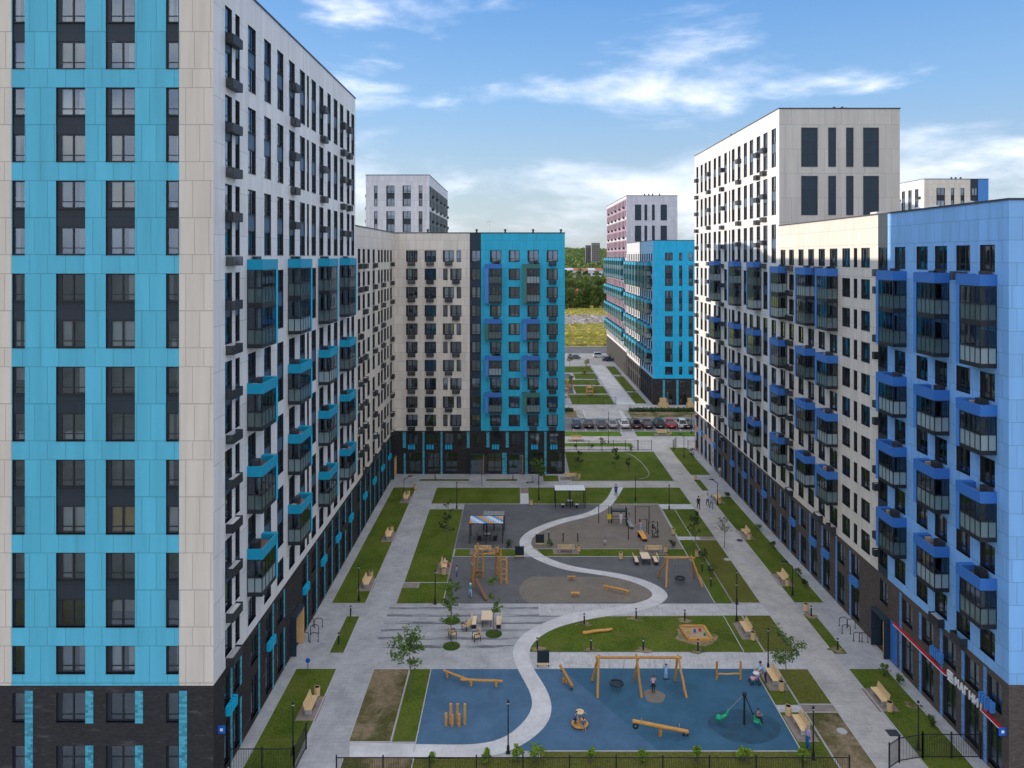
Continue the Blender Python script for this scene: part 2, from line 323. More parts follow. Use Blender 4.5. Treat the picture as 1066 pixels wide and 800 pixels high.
plain('concrete', (.4,.4,.39), .85); plain('far_block', (.22,.21,.2), .9); plain('far_red', (.25,.12,.1), .9); plain('roof_red', (.45,.13,.08), .8); plain('far_white', (.6,.6,.6), .8); plain('box_tan', (.55,.38,.18), .8)
plain('door_glow', (.75,.45,.18), .6)  # jamb wood with the warm entrance light put into its colour

def randtone(name, lo, hi):
    """each piece a little different from its neighbours"""
    nt = M[name].node_tree; b = nt.nodes['Principled BSDF']; src = b.inputs['Base Color'].links[0].from_socket
    oi = N(nt, 'ShaderNodeObjectInfo'); mr = N(nt, 'ShaderNodeMapRange'); setin(mr, To_Min=lo, To_Max=hi); nt.links.new(oi.outputs['Random'], mr.inputs['Value'])
    mx = N(nt, 'ShaderNodeMix', data_type='RGBA', blend_type='MULTIPLY'); mx.inputs[0].default_value = 1
    nt.links.new(src, mx.inputs[6]); nt.links.new(mr.outputs[0], mx.inputs[7]); nt.links.new(mx.outputs[2], b.inputs['Base Color'])
for n_, lo_, hi_ in (('room',.4,2.6),('curtain_white',.6,1.25),('curtain_grey',.6,1.4),('curtain_warm',.6,1.3),('play_wood',.78,1.25),('bench_wood',.85,1.12),('frosted',.7,1.4),('basket',.7,1.6),('ac_white',.6,1.1),('terrace',.7,1.5),('leaf_mid',.8,1.25)): randtone(n_, lo_, hi_)
# ------------------------------------------------------------------ buildings
class Wall:
    """vertical wall line: O start, u direction to the right seen from outside"""
    def __init__(s, O, u):
        s.O = O; s.u = u; s.n = (u[1], -u[0]); s.rz = math.atan2(u[1], u[0])
    def P(s, u, z, d=0.0):
        return (s.O[0]+s.u[0]*u+s.n[0]*d, s.O[1]+s.u[1]*u+s.n[1]*d, z)
WINS = {}
CURT = ['curtain_white', 'curtain_warm', 'curtain_grey', 'curtain_yellow']
def win_proto(w, h, var):
    w = round(w*20)/20; h = round(h*20)/20
    k = (w, h, var)
    if k in WINS: return WINS[k]
    f = MB(); p = MB()
    jl = .30 if w > 1.5 else (.18 if w > 1 else .1); fw = .075; y0, y1 = .12, .19
    f.box(0, jl, y0, y1, 0, h); f.box(w-fw, w, y0, y1, 0, h)
    f.box(jl, w-fw, y0, y1, 0, fw); f.box(jl, w-fw, y0, y1, h-fw, h)
    if h > 1.2 and h < 2.4: f.box(jl, w-fw, y0+.005, y1-.005, .40, .46)
    if h >= 2.4: f.box(jl, w-fw, y0+.005, y1-.005, h-.8, h-.73)
    if w > 1.2:
        c = (jl+w-fw)/2; f.box(c-.05, c+.05, y0-.01, y1-.01, fw, h-fw)
    f.box(.0, w, -.035, y0, -.03, .0)
    dp = .8
    a = [(0,.19,0),(w,.19,0),(w,.19,h),(0,.19,h)]; b = [(x,dp,z) for x,_,z in a]
    for i in range(4): f.quad([a[i], b[i], b[(i+1)%4], a[(i+1)%4]], 1)
    f.quad(b, 1)
    kind, cm = var
    def cur(x0, x1, z0, z1, y=.30):
        n = max(2, int((x1-x0)/.09)); 
        for i in range(n):
            xa = x0+(x1-x0)*i/n; xb = x0+(x1-x0)*(i+1)/n
            f.quad([(xa,y+.025*(i%2),z0),(xb,y+.025*((i+1)%2),z0),(xb,y+.025*((i+1)%2),z1),(xa,y+.025*(i%2),z1)], 2)
    if kind in 'lb': cur(jl, jl+.34*(w-jl), .1, h-.08)
    if kind in 'rb': cur(w-.34*(w-jl), w-.08, .1, h-.08)
    if kind == 'k': cur(jl, w-.08, h*.5, h-.08)
    if kind == 'f': cur(jl, w-.08, .1, h-.08)
    if kind == 't': f.box(jl+.1, w-.3, .35, .75, 0.02, .5, 2)
    p.quad([(jl,.155,fw),(w-fw,.155,fw),(w-fw,.155,h-fw),(jl,.155,h-fw)], 0)
    WINS[k] = dict(f=f, p=p, mats=['frame_dark','room',cm], me={})
    return WINS[k]
def rand_var(r):
    k = r.choices('nlrbkft', [6.5,1.6,1.6,2.0,1.2,1.0,1.5])[0]
    c = r.choices(CURT, [5,1.6,2.5,.35])[0]
    return (k, c) if k != 'n' else (k, CURT[0])
BALC = {}
def balc_proto(L, nf, fh, col, band, fin_side, seed, dp=1.1, finw=.4, bottom=None):
    key = (L, nf, fh, col, fin_side, seed, dp, finw)
    if key in BALC: return BALC[key]
    r = random.Random(seed*7+3)
    fr, pa, fi, fl = MB(), MB(), MB(), MB(); CL, FG, IT = [], [], []
    def item(nm, m): q = MB(); IT.append((nm, q, m)); return q
    cloth = r.choice(['curtain_white','curtain_warm','c_red','curtain_grey'])
    x0, x1 = 0.0, L; y = -dp; H = nf*fh
    bz0, bz1 = H-.30, H+band
    t = .06
    for k in range(nf):
        cl, fg = MB(), MB(); CL.append(cl); FG.append(fg)
        z = k*fh; top = bz0 if k == nf-1 else (k+1)*fh
        fr.box(x0, x1, y, -.004, z, z+.30)
        # posts and rails, front and both ends
        n = 4; zf = z+.30; zm = z+1.36
        for i in range(n+1):
            x = x0 + (x1-x0-t)*i/n; fr.box(x, x+t, y+.003, y+t, zf, top)
        for X in (x0, x1-t):
            for i in (1, 2):
                yy = y + (dp)*i/2 - (t if i == 2 else t/2); fr.box(X+.003, X+t-.003, yy, yy+t, zf, top)
        fr.box(x0, x1, y-.012, y+t+.01, zm-.05, zm+.05)
        for X in (x0, x1-t): fr.box(X-.012, X+t+.012, y+t+.011, -.01, zm-.05, zm+.05)
        fr.box(x0, x1, y-.008, y+t+.01, top-.08, top)
        for X in (x0, x1-t): fr.box(X-.008, X+t+.008, y+t+.011, -.01, top-.08, top)
        e = .03
        for (a, b_, g) in ((zf, zm-.05, fg), (zm+.05, top-.08, cl)):
            g.quad([(x0+e,y+e,a),(x1-e,y+e,a),(x1-e,y+e,b_),(x0+e,y+e,b_)])
            g.quad([(x0+e,-.02,a),(x0+e,y+e,a),(x0+e,y+e,b_),(x0+e,-.02,b_)])
            g.quad([(x1-e,y+e,a),(x1-e,-.02,a),(x1-e,-.02,b_),(x1-e,y+e,b_)])
        # things people keep on the balcony
        if r.random() < .6: item('stored_cupboard', cloth).box(.3+r.random()*.5, 1.2+r.random()*.8, -.55, -.2, z+.31, z+.9+r.random()*.7)
        if r.random() < .4: item('stored_box', 'curtain_grey').box(L-1.0, L-.3, -.8, -.4, z+.31, z+1.1)
        if r.random() < .4: item('blind', cloth).quad([(L*.3,y+.12,zm),(L*.62,y+.12,zm),(L*.62,y+.12,top-.1),(L*.3,y+.12,top-.1)])
    th = .06
    pa.box(x0-.02, x1+.02, y-.02, y+th, bz0, bz1); pa.box(x0-.02, x0+th, y+th, -.003, bz0, bz1); pa.box(x1-th, x1+.02, y+th, -.003, bz0, bz1)
    fl.box(x0+th, x1-th, y+th, -.003, H-.05, H+.03)
    a = r.random()*.8
    item('conditioner_unit', 'basket').box(.5+a, 1.4+a, -.5, -.14, H+.04, H+.66)
    if r.random() < .5: item('roof_box', 'brick_pale').box(.25, .5, -.6, -.2, H+.04, H+.4)
    fx0, fx1 = (x1+.022, x1+.022+finw) if fin_side > 0 else (x0-.022-finw, x0-.022)
    fi.box(fx0, fx1, y-.02, -.003, 0, bz0-.002)
    pa.box(fx0, fx1, y-.02, -.003, bz0, bz1)
    BALC[key] = dict(balcony=(fr.mesh('balcony', ['frame_dark'])), glazing=[q.mesh('glazing', ['glass_balcony']) for q in CL], frosted_panel=[q.mesh('frosted_panel', [r.choice(['frosted','frosted','frosted_pale','frosted_dim'])]) for q in FG],
        parapet=pa.mesh('parapet', [col[0]]), side_fin=fi.mesh('side_fin', [col[1]]), terrace=fl.mesh('terrace', ['terrace']),
        items=[(nm, q.mesh(nm, [m])) for nm, q, m in IT])
    return BALC[key]
BASK = {}
def basket_proto(w, unit):
    k = (round(w, 2), unit)
    if k in BASK: return BASK[k]
    m = MB(); d = .5; h = .62; t = .03
    m.box(0, w, -d, 0-.003, 0, t)
    for i in range(8):
        z = t + (h-t)*i/8
        m.box(0, w, -d, -d+t, z+.008, z+.07); m.box(0, t, -d+t, -.003, z+.008, z+.07); m.box(w-t, w, -d+t, -.003, z+.008, z+.07)
    for x in (0, w-t): m.box(x, x+t, -d-.006, -d+t+.006, 0, h)
    u = MB()
    if unit: u.box(.1, w-.15, -.42, -.1, .04, .56)
    BASK[k] = (m, u)
    return BASK[k]

class Building:
    def __init__(s, name, label, cat, loc, seed, simple=False):
        s.root = thing(name, label, cat, loc); s.loc = Vector(loc); s.r = random.Random(seed)
        s.mb = {}; s.wins = []; s.acs = []; s.simple = simple
    def part(s, p):
        if p not in s.mb: s.mb[p] = (MB(), [])
        return s.mb[p]
    def mi(s, p, m):
        l = s.part(p)[1]
        if m not in l: l.append(m)
        return l.index(m)
    def put(s, name, me, loc, rz, parent=None):
        return link(name, me, s.root, Vector(loc)-s.loc, rz)
    def face(s, part, wl, W, z0, z1, holes, zone, ub=(), zb=(), depth=.15, u0=0.0):
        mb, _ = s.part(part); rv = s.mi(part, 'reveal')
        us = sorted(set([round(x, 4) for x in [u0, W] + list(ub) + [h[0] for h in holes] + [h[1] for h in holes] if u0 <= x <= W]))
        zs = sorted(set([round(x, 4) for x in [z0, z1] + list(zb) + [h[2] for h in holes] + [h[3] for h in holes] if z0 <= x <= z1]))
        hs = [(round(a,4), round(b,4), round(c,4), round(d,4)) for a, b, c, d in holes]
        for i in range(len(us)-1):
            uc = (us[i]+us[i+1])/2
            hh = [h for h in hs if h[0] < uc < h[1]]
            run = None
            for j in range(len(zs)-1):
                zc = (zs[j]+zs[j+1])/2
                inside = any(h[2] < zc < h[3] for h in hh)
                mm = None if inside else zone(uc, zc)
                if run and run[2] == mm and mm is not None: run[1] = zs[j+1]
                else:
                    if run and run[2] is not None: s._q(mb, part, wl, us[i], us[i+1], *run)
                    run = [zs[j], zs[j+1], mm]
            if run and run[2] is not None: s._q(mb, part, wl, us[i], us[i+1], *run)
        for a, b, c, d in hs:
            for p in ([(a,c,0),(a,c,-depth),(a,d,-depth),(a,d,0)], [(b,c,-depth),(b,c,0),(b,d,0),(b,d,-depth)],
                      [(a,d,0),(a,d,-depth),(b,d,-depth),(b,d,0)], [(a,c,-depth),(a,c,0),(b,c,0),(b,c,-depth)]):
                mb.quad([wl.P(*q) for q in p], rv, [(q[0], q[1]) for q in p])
    def _q(s, mb, part, wl, a, b, c, d, mm, dd=0.0):
        off = wl.O[0]*.37 + wl.O[1]*.61
        mb.quad([wl.P(a,c,dd), wl.P(b,c,dd), wl.P(b,d,dd), wl.P(a,d,dd)], s.mi(part, mm), [(a+off,c),(b+off,c),(b+off,d),(a+off,d)])
    def window(s, wl, u, z, w, h, var=None):
        s.wins.append((wl, u, z, w, h, var or rand_var(s.r)))
    def pair(s, wl, holes, u, w, zlo, fh, wh, sp, part='wall', single=False):
        """two storeys of windows in one dark recess with a spandrel panel between"""
        top = zlo + wh if single else zlo + fh + wh
        holes.append((u, u+w, zlo, top))
        s.window(wl, u, zlo, w, wh)
        if not single:
            s.window(wl, u, zlo+fh, w, wh)
            s._q(s.part(part)[0], part, wl, u, u+w, zlo+wh, zlo+fh, sp, -.09)
    def ac(s, wl, u, z, w=1.35): s.acs.append((wl, u, z, w, s.r.random() < .35))
    def balcony(s, wl, u, z, L, nf, fh, col, band=.45, fin=1, seed=0, dp=1.1, finw=.4):
        pr = balc_proto(L, nf, fh, col, band, fin, seed, dp, finw)
        o = s.put('balcony', pr['balcony'], wl.P(u, z, 0), wl.rz)
        for k in ('parapet','side_fin','terrace'): link(k, pr[k], o)
        for k, q in pr['items']: link(k, q, o)
        for k in ('glazing','frosted_panel'):
            for q in pr[k]: link(k, q, o)
        return o
    def boxpart(s, name, wl, u0, u1, z0, z1, d0, d1, m, uvoff=True):
        mb = MB(); mb.box(0, u1-u0, -d1, -d0, 0, z1-z0)
        return s.put(name, mb.mesh(name, [m]), wl.P(u0, z0, 0), wl.rz)
    def louver(s, wl, u, z, m, n=5, w=1.5):
        k = ('lv', m, n, w)
        if k not in BASK:
            mb = MB()
            for i in range(n):
                x = w*i/n; mb.box(x, x+w/n-.14, -.3, -.003, .02*(i%2), .68-.02*(i%2))
            mb.box(.05, w-.15, -.22, -.003, .1, .6, 1)
            BASK[k] = mb.mesh('louver_box', [m, 'basket'])
        s.put('louver_box', BASK[k], wl.P(u, z, 0), wl.rz)
    def finish(s, cap=100):
        eye = Vector((0, 0, EYE))
        for p, (mb, mats) in s.mb.items():
            o = mb.build(p, mats, s.root, -s.loc)
        dist = lambda wl, u, z: (Vector(wl.P(u, z)) - eye).length / max(.15, abs((Vector(wl.P(u, z)) - eye).normalized().dot(Vector((wl.n[0], wl.n[1], 0)))))**.5
        s.wins.sort(key=lambda q: dist(q[0], q[1], q[2]))
        rest = MB(); rm = ['frame_dark','room','glass'] + CURT
        for i, (wl, u, z, w, h, var) in enumerate(s.wins):
            pr = win_proto(w, h, var)
            if i < cap:
                if not pr['me']:
                    pr['me']['f'] = pr['f'].mesh('window', pr['mats']); pr['me']['p'] = pr['p'].mesh('pane', ['glass'])
                o = s.put('window', pr['me']['f'], wl.P(u, z, 0), wl.rz)
                link('pane', pr['me']['p'], o)
            else:
                X = Matrix.Translation(wl.P(u, z, 0)) @ Matrix.Rotation(wl.rz, 4, 'Z')
                ci = 3 + CURT.index(pr['mats'][2])
                n0 = len(rest.m); rest.add(pr['f'], X)
                rest.m[n0:] = [q if q < 2 else ci for q in rest.m[n0:]]
                n0 = len(rest.m); rest.add(pr['p'], X); rest.m[n0:] = [2]*(len(rest.m)-n0)
        if rest.f: tag(rest.build('further_windows', rm, s.root, -s.loc), kind='stuff')
        s.acs.sort(key=lambda q: dist(q[0], q[1], q[2]))
        rest = MB()
        for i, (wl, u, z, w, un) in enumerate(s.acs):
            m, a = basket_proto(w, un)
            X = Matrix.Translation(wl.P(u, z, 0)) @ Matrix.Rotation(wl.rz, 4, 'Z')
            if i < cap:
                k = ('me', round(w,2), un)
                if k not in BASK: BASK[k] = (m.mesh('conditioner_basket', ['basket']), a.mesh('conditioner_unit', ['ac_white']) if un else None)
                o = s.put('conditioner_basket', BASK[k][0], wl.P(u, z, 0), wl.rz)
                if un: link('conditioner_unit', BASK[k][1], o)
            else:
                rest.add(m, X)
        if rest.f: tag(rest.build('further_conditioner_baskets', ['basket'], s.root, -s.loc), kind='stuff')
    def shell(s, x0, x1, y0, y1, z0, z1, sides, m, part='wall'):
        """plain remaining faces: sides out of 'fklr', roof and a dark coping"""
        W = dict(f=Wall((x0,y0),(1,0)), r=Wall((x1,y0),(0,1)), k=Wall((x1,y1),(-1,0)), l=Wall((x0,y1),(0,-1)))
        L = dict(f=x1-x0, k=x1-x0, r=y1-y0, l=y1-y0)
        for c in sides: s.face(part, W[c], L[c], z0, z1, [], lambda u, z: m)
    def roof(s, x0, x1, y0, y1, z):
        mb = MB(); mb.box(x0+.3, x1-.3, y0+.3, y1-.3, z-.6, z-.45); s.put('roof', mb.mesh('roof', ['roofing']), (0,0,0), 0)
        mb = MB(); e = .07; t = .32
        mb.box(x0-e, x1+e, y0-e, y0+t, z, z+.13); mb.box(x0-e, x1+e, y1-t, y1+e, z, z+.13)
        mb.box(x0-e, x0+t, y0+t, y1-t, z, z+.13); mb.box(x1-t, x1+e, y0+t, y1-t, z, z+.13)
        s.put('coping', mb.mesh('coping', ['roof_edge']), (0,0,0), 0)

# ---- left tower ----------------------------------------------------------
FT = 2.95
def left_tower():
    b = Building('apartment_tower', 'tall foreground tower with turquoise front between beige edges and turquoise balconies on its side', 'apartment building', (-26.7, 68.2, 0), 3)
    zb, top, x0, x1, y0, y1 = 6.78, 52.7, -34.2, -19.3, 47.5, 89.0
    f = Wall((x0,y0),(1,0)); r = Wall((x1,y0),(0,1))
    # front
    cols = [(-32.05,.8),(-29.27,1.85),(-26.12,1.85),(-22.3,.82)]
    holes = []
    for X, w in cols:
        u = X-x0
        b.pair(f, holes, u, w, zb+.76, FT, 1.76, 'spandrel_dark', single=True)
        for k in range(1, 15, 2): b.pair(f, holes, u, w, zb+.76+FT*k, FT, 1.76, 'spandrel_dark')
    b.face('wall', f, x1-x0, zb, top, holes, lambda u, z: 'teal' if 2.12 < u < 12.76 else 'beige_tower', ub=(2.1, 12.74))
    # side
    cols = [(49.4,1.2),(51.2,.8),(53.6,1.6),(57.0,1.6),(60.1,1.6),(63.2,1.65),(66.35,1.6),(68.6,.65),(70.1,1.55),(72.8,1.6),(76.0,1.3),(78.6,1.6),(81.3,1.6),(84.6,1.3),(86.9,1.5)]
    holes = []
    for Y, w in cols:
        u = Y-y0
        b.pair(r, holes, u, w, zb+.76, FT, 1.76, 'spandrel_blue', single=True)
        for k in range(1, 15, 2): b.pair(r, holes, u, w, zb+.76+FT*k, FT, 1.76, 'spandrel_blue')
    b.face('wall', r, y1-y0, zb, top, holes, lambda u, z: 'white_panel')
    b.shell(x0, x1, y0, y1, zb, top, 'kl', 'white_panel')
    b.roof(x0, x1, y0, y1, top)
    for k in range(15):
        z = zb+.76+FT*k-.72
        b.ac(r, 49.5-y0, z, 1.75)
        if k > 8:
            for Y in (63.6, 73.2, 81.5, 84.3): b.ac(r, Y-y0, z-(.15 if Y > 80 else 0), 1.3)
    for i, Y in enumerate((53.4, 62.9, 72.5, 81.1)):
        b.balcony(r, Y-y0, zb+FT*7, 3.0, 2, FT, ('band_teal','fin_teal'), seed=i)
        for j, k in enumerate((5,3,1)): b.balcony(r, Y-y0, zb+FT*k, 3.0, 1, FT, ('band_teal','fin_teal'), seed=10+i*3+j)
    # brick base
    holes = []
    for X, w in [(-32.05,.8),(-29.27,1.85),(-26.12,1.85),(-22.3,.82)]:
        u = X-x0
        for z, h in ((4.45,1.85),(.35,2.6)): holes.append((u,u+w,z,z+h)); b.window(f, u, z, w, h)
        sz = [(.02, 6.45)] if w < 1 else [(4.4,6.45),(.02,2.98)]
        for z0_, z1_ in sz: strip(b, f, u+w+.02, .5, z0_, z1_, 'strip_teal')
    b.face('brick_base', f, x1-x0, 0, zb, holes, lambda u, z: 'brick_dark')
    holes = []
    for i, Y in enumerate((49.3,51.0,54.2,57.4,60.2,67.0,70.2,73.2,76.2,79.2,82.2,85.3)):
        u = Y-y0; w = 1.5 if Y > 53 else 1.0
        for z, h in ((4.3,1.9),(.35,2.9)): holes.append((u,u+w,z,z+h)); b.window(r, u, z, w, h)
        if i % 3 == 0 or i % 3 == 2: strip(b, r, u+w+.03, .28, .02, 6.6, 'strip_teal')
        else:
            strip(b, r, u+w+.03, .28, 4.2, 6.5, 'strip_teal'); strip(b, r, u+w+.03, .28, .02, 3.3, 'strip_teal')
        if i in (0, 3, 5, 7, 9, 11): b.louver(r, u+.2, 3.6, 'fin_teal')
    holes.append((63.6-y0, 66.0-y0, .05, 3.2))
    b.face('brick_base', r, y1-y0, 0, zb, holes, lambda u, z: 'brick_dark')
    entrance(b, r, 63.6-y0, 2.4, 3.15, 'strip_teal')
    b.shell(x0, x1, y0, y1, 0, zb, 'kl', 'brick_dark', 'brick_base')
    number_plate(b, r, 48.2-y0, 3.3)
    b.finish()
def strip(b, wl, u, w, z0, z1, m):
    k = ('strip', round(w,2), round(z1-z0,2), m)
    if k not in BASK:
        mb = MB(); mb.box(0, w, -.035, -.003, 0, z1-z0, skip='k'); BASK[k] = mb.mesh('brick_strip', [m])
    b.put('brick_strip', BASK[k], wl.P(u, z0), wl.rz)
def entrance(b, wl, u, w, h, m):
    mb = MB(); mb.box(.12, w-.12, .35, .4, .06, h-.1)
    d = b.put('entrance_door', mb.mesh('entrance_door', ['glass']), wl.P(u, 0), wl.rz)
    mb = MB(); mb.box(0, .1, -.5, .4, .02, h+.2); mb.box(w-.1, w, -.5, .4, .02, h+.2); mb.box(.1, w-.1, -.5, .4, h, h+.2)
    b.put('entrance_portal', mb.mesh('entrance_portal', ['charcoal']), wl.P(u, 0), wl.rz)
    mb = MB(); mb.box(w-.15, w-.103, -.52, .3, .03, h-.02); b.put('wooden_jamb', mb.mesh('wooden_jamb', ['door_glow']), wl.P(u, 0), wl.rz)
    mb = MB(); mb.box(.3, w-.3, .45, 1.6, 0.0, h); mb2 = MB(); mb2.quad([(0,1.5,0),(w,1.5,0),(w,1.5,h),(0,1.5,h)]); b.put('lobby', mb2.mesh('lobby', ['room']), wl.P(u, 0), wl.rz)
def number_plate(b, wl, u, z):
    mb = MB(); mb.box(-.025, .025, -.48, -.003, 0, .5); b.put('number_plate', mb.mesh('number_plate', ['plastic_blue']), wl.P(u, z), wl.rz)
    mb = MB(); mb.box(-.029, .029, -.33, -.15, .16, .34); b.put('plate_marking', mb.mesh('plate_marking', ['sign_white']), wl.P(u, z), wl.rz)

FL = 2.85
def back_block():
    b = Building('apartment_block', 'corner block closing the courtyard, beige with charcoal seam and bright turquoise right part', 'apartment building', (-6, 124, 0), 5)
    zb, top, x0, x1, y0, y1 = 6.75, 37.6, -33.8, 7.35, 117.0, 131.5
    wg = Wall((-19.3,89.0),(0,1)); f = Wall((-19.3,y0),(1,0)); e = Wall((x1,y0),(0,1))
    holes = []
    cols = [(90.4,1.4),(93.2,1.4),(96.2,1.5),(99.6,1.5),(103.4,1.4),(105.7,1.4),(108.2,1.5),(110.7,1.3),(113.3,1.5)]
    for k in range(10):
        z = zb+.76+FL*k
        for i, (Y, w) in enumerate(cols):
            holes.append((Y-89,Y-89+w,z,z+1.76)); b.window(wg, Y-89, z, w, 1.76)
            if i in (0,1,3,5,8) and (i+k) % 7: b.ac(wg, Y-89+.1, z-.7, 1.3)
    b.face('wall', wg, 28, zb, top, holes, lambda u, z: 'beige')
    holes = []; X0 = -19.3
    def w_(X, w, z, ac=None):
        holes.append((X-X0, X-X0+w, z, z+1.76)); b.window(f, X-X0, z, w, 1.76)
        if ac is not None: b.ac(f, X-X0+ac, z-.62, 1.15)
    for k in range(10):
        z = zb+.76+FL*k; t = (k % 2 == 1)
        w_(-17.45, 1.8, z, .3); w_(-14.55, 1.8, z, .3)
        if t: w_(-11.7, 1.75, z, .35); w_(-9.55, .7, z)
        else: w_(-11.65, .7, z); w_(-10.55, 1.75, z, .35)
        w_(-7.4, 1.55, z)
        w_(-4.35, 1.75, z, .3 if k in (0,9,2,4) else None); w_(-1.42, 1.73, z); w_(1.52, 1.75, z, .3 if k in (0,9) else None); w_(4.5, 1.76, z, .35)
    b.face('wall', f, x1+19.3, zb, top, holes, lambda u, z: 'beige' if u < 11.8 else ('charcoal' if u < 13.55 else 'teal_deep'), ub=(11.8, 13.55))
    cc = [('band_blue','fin_blue'),('band_green','fin_green'),('band_blue','band_green'),('band_blue','fin_blue')]
    for c, X in ((0,-4.5),(1,1.4)):
        b.balcony(f, X-X0, zb+FL*7, 2.0, 2, FL, cc[c], band=.4, fin=-1, seed=40+c, dp=.9, finw=.6)
        for j, k in enumerate((5,3,1)): b.balcony(f, X-X0, zb+FL*k, 2.0, 1, FL, cc[(c+j+2) % 4], band=.4, fin=-1, seed=43+c*3+j, dp=.9, finw=.6)
    holes = []
    for k in range(10):
        for u in (2.5, 7, 11): holes.append((u,u+1.7,zb+.76+FL*k,zb+2.52+FL*k)); b.window(e, u, zb+.76+FL*k, 1.7, 1.76)
    b.face('wall', e, 14.5, zb, top, holes, lambda u, z: 'teal_deep')
    b.shell(x0, x1, y0, y1, zb, top, 'kl', 'beige'); b.shell(x0, -19.3, 89.02, y0, zb, top, 'l', 'beige')
    b.roof(x0, x1, y0, y1, top); b.roof(x0, -19.3, 89.0, 116.9, top)
    for X in (-14.2, -11.2, -6.5, -2, 2.4, 6.8):
        mb = MB(); mb.tube((0,0,-.5), (0,0,.55), .16); mb.lathe([(.26,.5),(.26,.6),(0,.72)], n=10); b.put('roof_vent', mb.mesh('roof_vent', ['basket']), (X, 118.2, top), 0)
    mb = MB(); mb.tube((0,0,-.5), (0,0,2.2), .03); mb.tube((-.5,0,1.8), (.4,0,2.0), .02); b.put('antenna', mb.mesh('antenna', ['steel']), (-4.5, 119, top), 0)
    # base
    holes = []
    for i, Y in enumerate((90.2,93.3,96.4,99.5,102.6,105.6,108.6,111.4)):
        for z, h in ((4.3,1.9),(.35,2.9)): holes.append((Y-89,Y-89+1.4,z,z+h)); b.window(wg, Y-89, z, 1.4, h)
        strip(b, wg, Y-89+1.43, .28, .02, 6.5, 'strip_teal')
        if i % 2: b.louver(wg, Y-88.8, 3.6, 'fin_teal')
    holes.append((25.0, 27.2, .05, 3.2)); b.face('brick_base', wg, 28, 0, zb, holes, lambda u, z: 'brick_dark'); entrance(b, wg, 25.0, 2.2, 3.15, 'strip_teal')
    holes = []
    for X, w in ((-17.3,1.7),(-14.4,1.8),(-11.6,1.6),(-9.5,.7),(-7.2,1.5),(-4.2,1.7),(-1.2,1.7),(1.7,1.7),(4.7,1.7)):
        holes.append((X-X0, X-X0+w, 4.5, 6.35)); b.window(f, X-X0, 4.5, w, 1.85)
    for X, w in ((-17.2,2.1),(-14.3,2.1),(-11.5,2.1),(1.8,2.1),(4.9,2.1)):
        holes.append((X-X0, X-X0+w, .3, 3.3)); b.window(f, X-X0, .3, w, 3.0)
    holes += [(-7.5-X0, -5.2-X0, .05, 3.2), (-4.9-X0, -2.5-X0, .3, 3.3), (-1.5-X0, .9-X0, .05, 3.2)]
    b.window(f, -4.9-X0, .3, 2.4, 3.0, ('f','curtain_warm'))  # warm curtain colour stands in for a lit wooden interior
    b.face('brick_base', f, x1+19.3, 0, zb, holes, lambda u, z: 'brick_dark')
    entrance(b, f, -7.5-X0, 2.3, 3.15, 'strip_teal'); entrance(b, f, -1.5-X0, 2.4, 3.15, 'strip_teal')
    for X, w, z0, z1 in ((-17.95,.5,4.1,6.6),(-17.8,.3,.02,3.2),(-14.86,.3,.02,6.6),(-12.05,.3,.02,6.6),(-7.95,.42,4.1,6.6),(-4.9,.48,4.15,6.6),(-1.87,.46,4.15,6.6),(-2.42,.75,.02,3.3),(1.12,.43,.02,6.6),(4.14,.35,.02,6.6)):
        strip(b, f, X-X0, w, z0, z1, 'strip_teal')
    for X in (-17.1,-14.2,-11.3,-4.0,2.1,5.1): b.louver(f, X-X0, 3.9, 'fin_teal', n=3, w=1.2)
    b.shell(x0, x1, y0, y1, 0, zb, 'rkl', 'brick_dark', 'brick_base'); b.shell(x0, -19.3, 89.02, y0, 0, zb, 'l', 'brick_dark', 'brick_base')
    b.finish()

